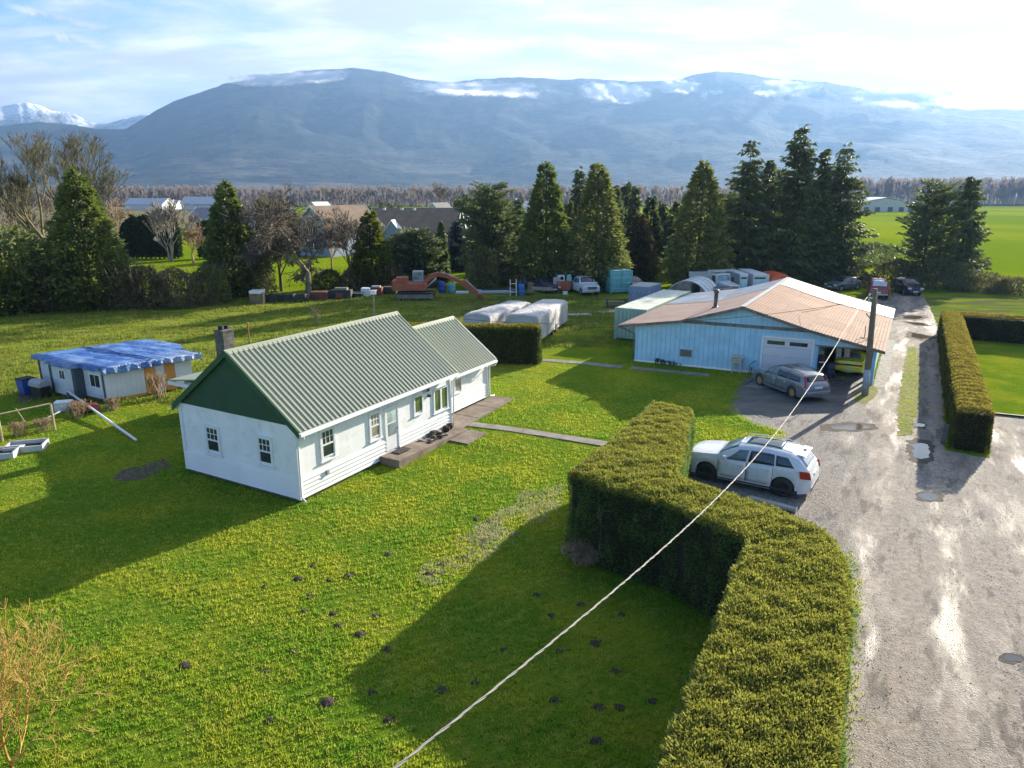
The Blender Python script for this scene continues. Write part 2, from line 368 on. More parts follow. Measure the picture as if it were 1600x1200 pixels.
# turf strip between the wheel tracks and verges
M['verge'] = None
def verge_mat():
    m, nt, o = mat_new('verge_grass')
    c = nt.mix(nt.ramp(nt.noise(1.8, 5, .65), .38, .62), (.14, .16, .02), (.22, .22, .03))
    c = nt.mix(nt.math('MULTIPLY', nt.ramp(nt.noise(6, 5, .7), .52, .66), .8), c, (.12, .10, .07))
    bsdf(nt, o, c, .9, 0, nt.bump(nt.noise(9, 5, .7), .8, .05), .2); return m
M['verge'] = verge_mat()
strip = sheet('turf_strip', [LQ(.45, 35.5), LQ(1.0, 36), LQ(1.25, 42), LQ(1.2, 52), LQ(1.05, 58), LQ(.55, 58), LQ(.35, 50), LQ(.3, 41)], .009, M['verge'], .15, .22, 'structure', 7, 2)
verge = sheet('hedge_verge', [at(*p) for p in [(1298, 1200), (1316, 1080), (1322, 990), (1326, 930), (1312, 930), (1296, 1060), (1270, 1200), (1262, 1400), (1280, 1400)]], .009, M['verge'], .12, .06, 'structure', 9, 2)
verge2 = sheet('pole_verge', [at(*p) for p in [(1335, 618), (1352, 606), (1366, 600), (1374, 606), (1368, 620), (1352, 632), (1338, 628)]], .009, M['verge'], .12, .1, 'structure', 11, 2)
M['bank'] = simple('stone_bank', (.30, .28, .24), .9, var=.4, vs=4, bump=1, bs=9)
bank = sheet('gravel_bank', [LQ(-1.05, 44.6), LQ(-.45, 44.2), LQ(-.35, 50), LQ(-.4, 60), LQ(-1.0, 60)], .012, M['bank'], .12, .06, 'structure', 3)
# concrete paths
def concrete(name, a, b, moss=.3):
    m, nt, o = mat_new(name)
    c = nt.mix(nt.ramp(nt.noise(1.3, 6, .65), .33, .67), a, b); c = nt.mix(nt.math('MULTIPLY', nt.ramp(nt.noise(3, 6, .7), .52, .68), moss), c, (.07, .08, .03))
    bsdf(nt, o, c, .85, 0, nt.bump(nt.noise(18, 5, .7), .4, .01), .3); return m
M['concrete'] = concrete('weathered_concrete', (.20, .18, .155), (.33, .30, .26), .45)
M['slab'] = concrete('damp_concrete', (.17, .135, .11), (.28, .22, .175), .4)
pathA = tag(thing('garden_path', None, None), kind='structure')
def slabs(parent, pts, w, z, mat, n):
    P = [Vector(p[:2]) for p in pts]; L = [0]
    for a, b in zip(P, P[1:]): L.append(L[-1]+(b-a).length)
    def ev(s):
        for i in range(len(P)-1):
            if s <= L[i+1] or i == len(P)-2:
                d = (P[i+1]-P[i]); return P[i]+d*((s-L[i])/d.length), d.normalized()
    for i in range(n):
        a, da = ev(L[-1]*i/n+.012); b, db = ev(L[-1]*(i+1)/n-.012); na = Vector((-da.y, da.x))*w/2; nb = Vector((-db.y, db.x))*w/2
        zz = z+random.uniform(-.006, .012)
        m = MB().slab([(a.x-na.x, a.y-na.y, zz), (b.x-nb.x, b.y-nb.y, zz+random.uniform(-.006, .01)), (b.x+nb.x, b.y+nb.y, zz), (a.x+na.x, a.y+na.y, zz)], .05)
        m.obj('paving_slab', mat, parent)
slabs(pathA, [at(722, 662), at(800, 671), at(870, 682), at(960, 697)], .62, .035, M['concrete'], 12)
pathB = tag(thing('yard_path', None, None), kind='structure')
slabs(pathB, [at(838, 562), at(905, 567), at(972, 574)], .7, .03, M['concrete'], 8)
slabs(pathB, [at(985, 575), at(1050, 581), at(1108, 587)], .6, .03, M['concrete'], 6)
# puddles
def water(name, tint, r=.04):
    m, nt, o = mat_new(name)
    p = bsdf(nt, o, tint, r, 0, nt.bump(nt.noise(5, 3), .03, .01), .5); p.inputs['IOR'].default_value = 1.9; return m
M['wetmud'] = simple('wet_mud', (.105, .088, .070), .9, var=.3, vs=4, bump=.5, bs=9, spec=.1)
M['water'] = water('puddle_water', (.05, .045, .04)); M['muddy'] = water('muddy_water', (.13, .09, .055), .12)
def puddle(pts, mat, label, grp='puddles in the gravel lane', z=.013, seed=1):
    P = [at(*p) for p in pts]; c_ = sum(P, Vector())/len(P); sheet('wet_ground', [c_+(p-c_)*1.55 for p in P], z-.003, M['wetmud'], .06, .16, 'structure', seed+3, 3)
    o = sheet('puddle', P, z, mat, .05, .12, None, seed+c_.x, 2.6); o.pop('kind', None); me = o.data
    c = sum(P, Vector())/len(P); me.transform(Matrix.Translation(-Vector((c.x, c.y, 0)))); o.location = (c.x, c.y, 0)
    return tag(o, label, 'puddle', grp)
def oval(u, v, a, b, n=9, rr=None):
    r_ = random.Random(int(u*7+v)); return [(u+a*math.cos(t)*(1+r_.uniform(-.2, .2)), v+b*math.sin(t)*(1+r_.uniform(-.2, .2))) for t in [2*math.pi*i/n for i in range(n)]]
puddle([(1424, 695), (1436, 692), (1449, 695), (1454, 700), (1450, 708), (1453, 715), (1441, 718), (1431, 716), (1426, 708)], M['water'], 'largest bright puddle reflecting sky in the shade of the right hedge')
puddle(oval(1452, 776, 15, 6), M['water'], 'small bright oval puddle where the right hedge shadow ends')
puddle(oval(1437, 665, 9, 2.5), M['water'], 'thin bright puddle in shade just beyond the largest puddle')
puddle([(1298, 665), (1330, 662), (1352, 664), (1358, 669), (1335, 672), (1300, 671)], M['muddy'], 'long brown muddy puddle on gravel below the utility pole')
puddle(oval(1426, 496, 15, 3.4), M['muddy'], 'brown oval puddle in the lane behind the blue garage')
puddle([(1415, 503), (1440, 505), (1450, 509), (1432, 508)], M['muddy'], 'narrow brown puddle just nearer than the oval brown one')
puddle([(1425, 520), (1445, 524), (1460, 527), (1440, 530), (1424, 526)], M['muddy'], 'brown puddle at the far end of the grass strip')
puddle(oval(1581, 1030, 12, 5), M['water'], 'small puddle in dark dirt near the right edge of the lane')
# mossy and scuffed patches in the near lawn
M['bare'] = simple('bare_earth', (.075, .055, .038), .95, var=.4, vs=6, bump=1, bs=20)

# ------------------------------------------------------------------ mountains and haze
RIDGE = [(-900, 225), (-500, 222), (-250, 210), (-60, 202), (0, 196), (60, 190), (110, 194), (150, 201), (196, 202), (215, 190), (240, 174), (270, 158), (300, 148), (350, 131), (400, 121), (450, 113), (500, 108), (560, 106), (600, 111), (640, 121), (670, 126), (705, 128), (740, 124), (780, 121), (830, 120), (875, 124), (910, 122), (950, 124), (985, 127), (1030, 126), (1065, 123), (1090, 114), (1120, 111), (1160, 113), (1200, 121), (1240, 124), (1290, 128), (1340, 136), (1390, 148), (1440, 160), (1480, 168), (1520, 171), (1560, 170), (1600, 171), (1680, 176), (1800, 190), (2100, 205), (2500, 225)]
def fbm(x, y, z=0, o=5):
    return mnoise.fractal(Vector((x, y, z)), 1.0, 2.0, o)
def ridge_h(ridge, D):
    """true heights on azimuth list"""
    out = []
    for u, v_ in ridge:
        t = (v_-600)/F; fw = CP-t*SP; dn = SP+t*CP; x = (u-800)/F
        hd = math.hypot(x, fw); out.append((math.atan2(x, fw), CAMH - dn/hd*D))
    return out
def mountain(name, ridge, D, foot, mat, nu, nv, rough, back=1.35, sharp=1.0, seed=0):
    rh = ridge_h(ridge, D); az = [a for a, h in rh]; hh = [h for a, h in rh]; V = []
    ss = [i/(nv-1) for i in range(nv)]
    A = np.linspace(az[0], az[-1], nu)
    for a in A:
        H = float(np.interp(a, az, hh)); H += rough*.010*H*fbm(a*60, seed, 3, 4)
        for s in ss:
            if s <= .8:
                k = s/.8; r = foot+(D-foot)*k
                prof = .30*k**.8+.70*k**1.5
                x, y = math.sin(a)*r, math.cos(a)*r
                gul = fbm(x/700+.35*fbm(x/900, y/900, 9), y/1500, seed, 6)
                sp_ = mnoise.ridged_multi_fractal(Vector((x/1300, y/2600, seed+3)), 1, 2, 5, 1, 2)*.5-.5
                h = H*(prof + rough*(.09*gul+.08*sp_)*math.sin(math.pi*min(1, k*1.02))**.8)
            else:
                k = (s-.8)/.2; r = D*(1+(back-1)*k); h = H*(1-k)
            V.append((math.sin(a)*r, math.cos(a)*r, max(h, -.5 if s > 0 else -.5)))
    I = np.arange(nu*nv).reshape(nu, nv)
    Fq = np.stack([I[:-1, :-1], I[1:, :-1], I[1:, 1:], I[:-1, 1:]], -1).reshape(-1, 4)
    me = mesh_np(name, np.array(V), Fq, mat, True); return tag(link(name, me), kind='structure')
def forest_mat():
    m, nt, o = mat_new('mountain_forest')
    a = nt.ramp(nt.noise(.0016, 6, .6), .40, .62); b = nt.ramp(nt.noise(.006, 6, .7), .45, .7)
    c = nt.mix(a, (.004, .010, .010), (.018, .030, .024)); c = nt.mix(nt.math('MULTIPLY', b, .65), c, (.10, .10, .07))
    x, y, z = nt.sep(nt.co())
    lowb = nt.math('MULTIPLY', nt.ramp(z, 330, 60), nt.ramp(nt.noise(.0028, 6, .7, nt.co('Object', (.5, 1, 3))), .46, .62))
    c = nt.mix(nt.math('MULTIPLY', lowb, .8), c, (.16, .15, .12))
    h = nt.math('ADD', nt.noise(.02, 6, .75), nt.math('MULTIPLY', nt.noise(.004, 6, .6), 3))
    bsdf(nt, o, c, .95, 0, nt.bump(h, .9, 22), .1); return m
M['forest'] = forest_mat()
mountain('mountain', RIDGE, 5600, 2900, M['forest'], 520, 70, 1.0, seed=2)
def snow_mat():
    m, nt, o = mat_new('snowy_rock')
    x, y, z = nt.sep(nt.co())
    f = nt.ramp(nt.math('ADD', z, nt.math('MULTIPLY', nt.noise(.0032, 6, .75), 620)), 830, 1060)
    c = nt.mix(f, (.06, .07, .08), (.82, .85, .9))
    bsdf(nt, o, c, .8, 0, nt.bump(nt.noise(.003, 6, .7), 1, 120), .2); return m
SNOW = [(-500, 215), (-260, 190), (-180, 172), (-120, 182), (-60, 170), (-20, 160), (5, 165), (25, 161), (45, 160), (62, 163), (80, 172), (100, 174), (118, 178), (140, 190), (165, 192), (185, 188), (205, 183), (222, 178), (236, 178), (255, 185), (300, 195), (420, 215)]
mountain('snowy_mountains', SNOW, 8200, 6400, snow_mat(), 260, 60, 1.3, 1.1, seed=8)
def haze_mat():
    m, nt, o = mat_new('haze_air')
    p = nt.node('ShaderNodeVolumePrincipled'); p.inputs['Color'].default_value = (.32, .57, 1, 1); p.inputs['Density'].default_value = HAZE
    p.inputs['Anisotropy'].default_value = .38; nt.l.new(p.outputs[0], o.inputs['Volume']); return m
HAZE = 1.05e-4
hb = MB().box(-9500, -400, -1.5, 9500, 9600, 960).obj('haze', haze_mat()); tag(hb, kind='stuff')
# ragged cloud wisps lying on the mountain's shoulder
def cloud_mat():
    m, nt, o = mat_new('cloud_vapour'); co = nt.co('UV')
    uv = nt.sep(co)
    e = nt.math('MULTIPLY', nt.ramp(nt.math('ABSOLUTE', nt.math('SUBTRACT', uv[0], .5)), .5, .12), nt.ramp(nt.math('ABSOLUTE', nt.math('SUBTRACT', uv[1], .45)), .5, .05))
    n = nt.noise(.0075, 8, .68, nt.co('Object', (.8, .8, 1.5))); a = nt.math('MULTIPLY', nt.ramp(nt.math('ADD', n, nt.math('MULTIPLY', e, .42)), .60, .90), .96, True)
    a = nt.math('MULTIPLY', a, nt.ramp(e, 0, .15))
    d = nt.node('ShaderNodeBsdfDiffuse', Color=(.97, .97, .98)); t = nt.node('ShaderNodeBsdfTranslucent'); t.inputs[0].default_value = (.95, .95, .97, 1)
    mx = nt.node('ShaderNodeMixShader', Fac=.6); nt.l.new(d.outputs[0], mx.inputs[1]); nt.l.new(t.outputs[0], mx.inputs[2])
    tr = nt.n.new('ShaderNodeBsdfTransparent'); m2 = nt.node('ShaderNodeMixShader', Fac=a); nt.l.new(tr.outputs[0], m2.inputs[1]); nt.l.new(mx.outputs[0], m2.inputs[2])
    nt.l.new(m2.outputs[0], o.inputs[0]); return m
M['cloud'] = cloud_mat()
def cloud(u0, u1, vt, vb, slope, D, label, seed):
    nu, nv = 40, 14; V = []; UV = []
    for layer in (0, 1):
        for i in range(nu):
            for j in range(nv):
                a, b = i/(nu-1), j/(nv-1); u = u0+(u1-u0)*a; v_ = vb+(vt-vb)*b+slope*(a-.5)
                t = (v_-600)/F; fw = CP-t*SP; dn = SP+t*CP; x = (u-800)/F
                r = D-260+420*b+110*math.sin(math.pi*b)*(1 if layer else -1)*math.sin(math.pi*a)+90*fbm(a*4+seed, b*2, layer); k = r/math.hypot(x, fw)
                V.append((x*k, fw*k, CAMH-dn*k)); UV.append((a, b))
    I = np.arange(nu*nv).reshape(nu, nv); Fq = np.stack([I[:-1, :-1], I[1:, :-1], I[1:, 1:], I[:-1, 1:]], -1).reshape(-1, 4)
    Fq = np.concatenate([Fq, (Fq+nu*nv)[:, ::-1]])
    V = np.array(V); c = V.mean(0)
    me = mesh_np('cloud', V-c, Fq, M['cloud'], True); ul = me.uv_layers.new(name='UV'); idx = Fq.ravel()
    ul.data.foreach_set('uv', np.array(UV*1)[idx].astype(np.float32).ravel())
    o = link('cloud', me); o.location = c; return tag(o, label, 'cloud', 'clouds on the mountain')
for k, a in enumerate([(320, 590, 104, 138, -18, 'long thin veil of cloud over the left shoulder of the mountain'),
          (590, 900, 118, 158, 10, 'ragged white cloud band below the saddle of the mountain'),
          (880, 1040, 118, 166, 18, 'brightest torn white cloud in the middle of the ridge'),
          (1076, 1160, 132, 164, 8, 'small wisp of cloud below the second summit'),
          (1010, 1110, 118, 150, 0, 'faint wisp of cloud left of the second summit'),
          (1150, 1300, 118, 156, -6, 'faint cloud wisp right of the second summit'),
          (1300, 1520, 128, 178, 14, 'pale thin cloud over the right shoulder of the mountain')]):
    cloud(a[0], a[1], a[2], a[3], a[4], 5150, a[5], k*3.7)
# ------------------------------------------------------------------ vegetation generators
def unit(a): return a/np.maximum(np.linalg.norm(a, axis=1, keepdims=True), 1e-9)
def sprays(P, D, L, W):
    n = len(P); D = unit(D); rn = unit(rng.normal(size=(n, 3))); sd = unit(np.cross(D, rn)); up_ = np.cross(sd, D)
    L = np.broadcast_to(np.asarray(L, float).reshape(-1, 1), (n, 1)); W = np.broadcast_to(np.asarray(W, float).reshape(-1, 1), (n, 1))
    b = P; m = P+D*L*.45; tip = P+D*L-up_*L*.12
    V = np.stack([b, m+sd*W/2, tip, m-sd*W/2], 1).reshape(-1, 3)
    return V, np.arange(4*n).reshape(n, 4)
def fbm_np(P, sc, seed=0):
    """cheap smooth pseudo noise, about -1..1"""
    r_ = np.random.default_rng(seed+11); out = np.zeros(len(P)); amp = 1
    for k in range(5):
        w = r_.normal(size=3); w /= np.linalg.norm(w); w2 = r_.normal(size=3); w2 /= np.linalg.norm(w2)
        f = sc*(1.6**k); out += amp*np.sin(P@w*f+r_.uniform(0, 6))*np.sin(P@w2*f*.83+r_.uniform(0, 6)); amp *= .75
    return out/1.9
def tri_ids(): pass
def segs_mesh(name, segs, mat, sides=3):
    A = np.array([s[0] for s in segs], float); B = np.array([s[1] for s in segs], float); ra = np.array([s[2] for s in segs])[:, None]; rb = np.array([s[3] for s in segs])[:, None]
    D = unit(B-A); ref = np.tile([[.3, .5, .81]], (len(A), 1)); X = unit(np.cross(D, ref)); Y = np.cross(D, X); V = []
    for (Q, rr) in ((A, ra), (B, rb)):
        for j in range(sides):
            t = 2*math.pi*j/sides; V.append(Q+(X*math.cos(t)+Y*math.sin(t))*rr)
    V = np.stack(V, 1).reshape(-1, 3); n = len(A); base = np.arange(n)[:, None]*2*sides; Fs = []
    for j in range(sides):
        k = (j+1) % sides; Fs.append(np.concatenate([base+j, base+k, base+sides+k, base+sides+j], 1))
    return mesh_np(name, V, np.concatenate(Fs), mat, True)
def grow(p, d, L, r, depth, rr, segs, spread=.6, kids=(2, 4), shrink=.72, up_=.15, minr=.012, wig=.25, droop=0):
    p = Vector(p); d = Vector(d).normalized(); n = 3 if depth > 1 else 2
    pts = [(p.copy(), r)]
    for i in range(n):
        d = (d+Vector((rr.uniform(-wig, wig), rr.uniform(-wig, wig), rr.uniform(-wig, wig)+up_-droop*(depth < 3)))*.6).normalized()
        q = p+d*(L/n); r2 = max(minr, r*(1-.28*(i+1)/n)); segs.append((tuple(p), tuple(q), max(minr, r*(1-.28*i/n)), r2)); p = q; pts.append((q.copy(), r2))
    if depth <= 0: return
    k = rr.randint(*kids)
    for j in range(k):
        ax = Vector((rr.gauss(0, 1), rr.gauss(0, 1), rr.gauss(0, .5))).normalized(); nd = (d+ax*spread*rr.uniform(.6, 1.3)).normalized()
        src = pts[-1] if j < 2 else pts[rr.randint(1, len(pts)-1)]
        grow(src[0], nd, L*shrink*rr.uniform(.75, 1.15), src[1]*.72, depth-1, rr, segs, spread, kids, shrink, up_, minr, wig, droop)
def bark(name, a, b): 
    m, nt, o = mat_new(name); c = nt.mix(nt.ramp(nt.noise(3, 5, .6, nt.co('Object', (1, 1, .3))), .35, .65), a, b); bsdf(nt, o, c, .9, 0, nt.bump(nt.noise(14, 4), .5, .03), .2); return m
M['bark'] = bark('conifer_bark', (.05, .035, .025), (.12, .09, .07))
M['twig'] = bark('grey_brown_twigs', (.13, .10, .075), (.26, .215, .165))
M['twig_moss'] = bark('mossy_branches', (.085, .085, .035), (.20, .175, .10))
M['twig_tan'] = bark('tan_twigs', (.28, .19, .11), (.40, .29, .18))
M['twig_gold'] = bark('golden_willow_twigs', (.42, .26, .06), (.60, .42, .14))

M['twig_far'] = foliage('far_bare_wood', (.27, .24, .23), (.35, .27, .30), .35, .02)
M['birch'] = bark('birch_bark', (.22, .19, .16), (.42, .38, .34))
M['cedar'] = foliage('cedar_foliage', (.055, .098, .024), (.145, .185, .042), .38, .5, (.20, .22, .055))
M['cedar2'] = foliage('olive_cedar_foliage', (.08, .11, .026), (.19, .21, .05), .36, .5, (.30, .29, .10))
M['spruce'] = foliage('spruce_needles', (.05, .078, .028), (.12, .15, .05), .32, .6, (.16, .165, .07))
M['pine'] = foliage('pine_needles', (.058, .092, .036), (.14, .175, .07), .32, .6, (.20, .215, .10))
M['gold'] = foliage('yellow_green_cypress', (.10, .125, .012), (.20, .22, .02), .3, .7, (.05, .06, .012))
M['bluespruce'] = foliage('blue_grey_needles', (.07, .085, .085), (.15, .17, .17), .1, .9, (.035, .045, .045))
M['rust'] = foliage('rusty_cedar', (.09, .075, .025), (.20, .135, .06), .2, .5, (.05, .06, .02))
M['weep'] = foliage('bright_weeping_conifer', (.07, .11, .02), (.14, .19, .04), .25, .8, (.035, .055, .015))
M['brush'] = foliage('dark_brush_leaves', (.06, .07, .026), (.15, .14, .055), .35, .9, (.25, .21, .11))
M['column'] = foliage('arborvitae_foliage', (.018, .04, .016), (.04, .075, .025), .15, 1.2, (.06, .09, .03))
def conifer(name, pos, h, r, kind, mat, label, group=None, seed=0, lean=0, base=.03, dens=1.0, mat_bark=None, cat='tree'):
    global rng
    rng = np.random.default_rng(1000+seed); root = thing(name, label, cat, pos, rng.uniform(0, 6), group)
    if kind in ('cedar', 'column', 'round'):
        n = int((2100 if kind == 'column' else 7000)*dens*(h*r/(12*3.6) if kind != 'column' else 1)**.8)
        t = rng.beta(1, 1.75, n)*(1-base)+base if kind != 'column' else rng.uniform(base, 1, n)
        a = rng.uniform(0, 2*math.pi, n)
        if kind == 'cedar': pr_ = np.minimum((1-t)**.82, .55+1.5*t)*1.06+.02
        elif kind == 'round': pr_ = np.sqrt(np.maximum(0, 1-((t-.42)/.6)**2))
        else: pr_ = np.minimum(1, (1-t)*3.2)**.7*(.8+.2*np.sin(t*3))
        dirs = np.stack([np.cos(a), np.sin(a), t*h*.35], 1)
        lump = 1+(.24*fbm_np(dirs*3.0, 1.9, seed)+.16*fbm_np(dirs*3.0, 5.5, seed+2)+.13*np.sin(t*h*4.2+a*2+fbm_np(dirs, 2, seed+1)*3) if kind != 'column' else .08*fbm_np(dirs, 2, seed))
        rho = r*pr_*lump*(1-.5*rng.beta(1, 2.6, n))
        P = np.stack([np.cos(a)*rho, np.sin(a)*rho, t*h], 1)
        P += rng.normal(size=(n, 3))*.10
        out = np.stack([np.cos(a), np.sin(a), np.full(n, .9 if kind == 'column' else .15)], 1)+rng.normal(size=(n, 3))*.45
        if kind == 'column': L, W = rng.uniform(.35, .6, n), rng.uniform(.14, .24, n)
        else: L, W = rng.uniform(.35, .85, n), rng.uniform(.16, .34, n)
        if kind == 'cedar':
            Pa, Da = [P], [out]; nbr = int(150*dens)
            for b in range(nbr):
                tb = rng.beta(1, 1.3)*(1-base)+base; ab = rng.uniform(0, 6.283); Rb = r*(min((1-tb)**.82, .55+1.5*tb))*rng.uniform(1.0, 1.28)+.25; k = 26
                s = rng.uniform(.55, 1, k)**.7; lat = rng.normal(size=k)*.20*(1.25-s); px = s*Rb; zz = tb*h+rng.normal(size=k)*.10+.25*(s-.6)*Rb*.5
                Pa.append(np.stack([math.cos(ab)*px-math.sin(ab)*lat, math.sin(ab)*px+math.cos(ab)*lat, zz], 1)); Da.append(np.stack([np.full(k, math.cos(ab)), np.full(k, math.sin(ab)), np.full(k, .1)], 1)+rng.normal(size=(k, 3))*.4)
            P = np.concatenate(Pa); out = np.concatenate(Da); n = len(P); L, W = rng.uniform(.3, .7, n), rng.uniform(.14, .30, n)
        V, Fq = sprays(P, out, L, W)
        # wandering leader
    else:
        Pl, Dl, Ll, Wl = [], [], [], []; z = h*base
        droop = {'spruce': .42, 'pine': -.05, 'weep': 1.2, 'blue': .1}[kind]
        while z < h*.985:
            t = z/h; nb = int(8*dens) if t < .85 else 5
            R_ = r*((1-t)**(.68 if kind == 'spruce' else .85))*(1 if t > .10 else .85)+.12
            if kind == 'pine': R_ = r*math.sqrt(max(0, 1-((t-.35)/.68)**2))
            for b in range(nb):
                a = rng.uniform(0, 2*math.pi); L = R_*rng.uniform(.5, 1.15)*(1+.25*math.sin(a*2+seed)); k = max(3, int(L/.22)); s = np.linspace(.12, 1, k)
                rise = (.22 if kind != 'weep' else 0)*rng.uniform(.4, 1.6); zj = rng.normal()*h*.016
                x = s*L; zz = z+rise*L*s-droop*L*s**2*(.75)+(.18*L*s**3 if kind == 'spruce' else 0)
                rep = 4; ss = np.repeat(s, rep); lat = rng.normal(size=k*rep)*(.16*L*(1.15-ss)+.05)
                px = np.repeat(x, rep); pz = zj+np.repeat(zz, rep)-np.abs(lat)*.25+rng.normal(size=k*rep)*.05
                P = np.stack([math.cos(a)*px-math.sin(a)*lat, math.sin(a)*px+math.cos(a)*lat, pz], 1)
                dz = {'spruce': -.75, 'pine': .45, 'weep': -2.2, 'blue': .05}[kind]
                D = np.stack([math.cos(a)*np.ones(k*rep)-math.sin(a)*np.sign(lat)*.7, math.sin(a)+math.cos(a)*np.sign(lat)*.7, np.full(k*rep, dz)], 1)+rng.normal(size=(k*rep, 3))*.35
                Pl.append(P); Dl.append(D)
            z += h*.026*rng.uniform(.7, 1.3)
        P = np.concatenate(Pl); D = np.concatenate(Dl); n = len(P)
        V, Fq = sprays(P, D, rng.uniform(.32, .75, n), rng.uniform(.14, .28, n))
    crown = link('crown', mesh_np('crown', V, Fq, mat), root)
    tr = MB(); rb = max(.10, h*.018); pts = [(0, 0, -.1), (0, 0, h*.1), (.05, .03, h*.5), (0, 0, h*.96)]
    tr.tube(pts, [rb*1.3, rb, rb*.6, rb*.1], 8)
    if kind in ('spruce', 'pine', 'blue'):
        rr = random.Random(seed)
        for i in range(26):
            zb = h*(base+.03+.03*i); 
            if zb > h*.9: break
            a = rr.uniform(0, 6.28); L = r*(1-zb/h)*.8; tr.tube([(0, 0, zb), (math.cos(a)*L*.5, math.sin(a)*L*.5, zb+.08*L), (math.cos(a)*L, math.sin(a)*L, zb-.05*L)], [.05, .035, .01], 4, False)
    tr.obj('trunk', mat_bark or M['bark'], root, True); root.scale = (1, 1, 1); root['height'] = round(h, 1)
    del root['height']; return root
def bare_tree(name, pos, h, mat, label, depth=5, seed=0, lean=(0, 0), spread=.55, trunk=.30, kids=(2, 4), r0=None, minr=.012, up_=.12, group=None, L0=None, stems=1, shrink=.72, wig=.25, droop=0, cat='tree', squash=1):
    rr = random.Random(seed); root = thing(name, label, cat, pos, 0, group); r0 = r0 or h*.02; tsegs = []; segs = []
    for s_ in range(stems):
        off = Vector((rr.uniform(-.3, .3), rr.uniform(-.3, .3), 0))*(stems > 1)
        ln = Vector((lean[0]+rr.uniform(-.3, .3)*(stems > 1), lean[1]+rr.uniform(-.3, .3)*(stems > 1), 1)).normalized()
        th = h*trunk*rr.uniform(.8, 1.1); p1 = off+ln*th*.55; p2 = off+ln*th+Vector((rr.uniform(-.1, .1), rr.uniform(-.1, .1), 0))
        tsegs += [((off.x, off.y, -.1), tuple(p1), r0*1.25, r0*.95), (tuple(p1), tuple(p2), r0*.95, r0*.8)]
        for j in range(rr.randint(3, 4)):
            ax = Vector((rr.gauss(0, 1), rr.gauss(0, 1), 0)).normalized()
            grow(p2 if j < 3 else p1, ln+ax*spread, (L0 or h*.25)*rr.uniform(.8, 1.15), r0*.55, depth, rr, segs, spread, kids, shrink, up_, minr, wig, droop)
    A = np.array([s[1] for s in segs]); top = A[:, 2].max(); k = (h)/top
    segs = [((a[0]*k*squash, a[1]*k*squash, a[2]*k), (b[0]*k*squash, b[1]*k*squash, b[2]*k), c_, d_) for a, b, c_, d_ in segs]
    tsegs = [((a[0]*k*squash, a[1]*k*squash, a[2]*k), (b[0]*k*squash, b[1]*k*squash, b[2]*k), c_, d_) for a, b, c_, d_ in tsegs]
    link('crown', segs_mesh('crown', segs, mat, 3), root); link('trunk', segs_mesh('trunk', tsegs, mat, 8), root); return root
def place(u, vb, vt): 
    p = at(u, vb); q = up(u, vt, p.y); return p, q.z
# conifers:  (u, v base, v top, crown half width in px, kind, material, label)
CON = [
 (148, 481, 268, 56, 'cedar', 'cedar', 'broad dense cedar in front of the tall bare trees at the far left', 1.3),
 (369, 462, 285, 44, 'cedar', 'cedar', 'dark upright cedar left of the bare fruit tree', 1.3),
 (583, 450, 333, 32, 'cedar', 'gold', 'bright yellow-green cypress behind the red excavator', 1.0),
 (652, 444, 360, 36, 'pine', 'pine', 'small rounded pine directly behind the excavator cab', 1.2),
 (628, 440, 368, 22, 'round', 'spruce', 'dark egg-shaped conifer before the grey house gable', .9),
 (692, 441, 345, 14, 'weep', 'weep', 'slim weeping conifer with bright green drooping twigs', 1.0),
 (716, 424, 345, 21, 'blue', 'bluespruce', 'neat blue-grey spruce right of the weeping conifer', 1.0),
 (769, 447, 289, 46, 'pine', 'pine', 'broad pine with a pointed top left of the yard conifers', 1.3),
 (808, 440, 308, 24, 'spruce', 'spruce', 'slim dark conifer behind the blue barrel', 1.0),
 (852, 450, 253, 44, 'cedar', 'cedar', 'tall pointed cedar directly behind the wrecked car', 1.4),
 (902, 425, 259, 22, 'spruce', 'spruce', 'distant slim spruce peeping left of the cedar by the pickup', 1.0),
 (930, 452, 255, 48, 'cedar', 'cedar2', 'tall olive cedar behind the white pickup and green container', 1.4),
 (995, 438, 337, 32, 'cedar', 'rust', 'short rust-tinged cedar behind the small grey shed', 1.2),
 (1087, 448, 254, 50, 'cedar', 'cedar2', 'broad olive cedar behind the white quonset arch', 1.4),
 (1156, 446, 221, 46, 'spruce', 'spruce', 'tall dark spruce directly behind the dump truck', 1.3),
 (1187, 444, 248, 24, 'spruce', 'spruce', 'lower thin spruce between the two tallest spruces', 1.2),
 (1230, 446, 192, 50, 'spruce', 'spruce', 'tallest spruce of the whole row, behind the garage ridge', 1.5),
 (1268, 444, 232, 30, 'spruce', 'spruce', 'spruce squeezed against the right side of the tallest one', 1.2),
 (1298, 441, 226, 60, 'spruce', 'spruce', 'big ragged spruce with long drooping boughs right of the tallest', 1.2),
 (1438, 446, 285, 40, 'pine', 'pine', 'bushy pine right of the lane beside the dark blue car', .8),
 (1494, 446, 269, 38, 'spruce', 'spruce', 'ragged spruce right of the bushy pine at the lane end', .9),
 (12, 487, 352, 52, 'round', 'cedar', 'large dark evergreen cut by the left edge of the picture', 1.4),
 (70, 484, 405, 34, 'round', 'brush', 'low dark evergreen mass between the left edge and the broad cedar', 1.2),
 (716, 372, 307, 10, 'cedar', 'cedar', 'small distant conifer with twin beside it, left of the pair', .8),
 (728, 372, 304, 10, 'cedar', 'cedar', 'small distant conifer, right of the twin pair', .8),
 (740, 374, 309, 10, 'cedar', 'cedar', 'small distant conifer standing between the twin pair and the broad pine', .8),
]
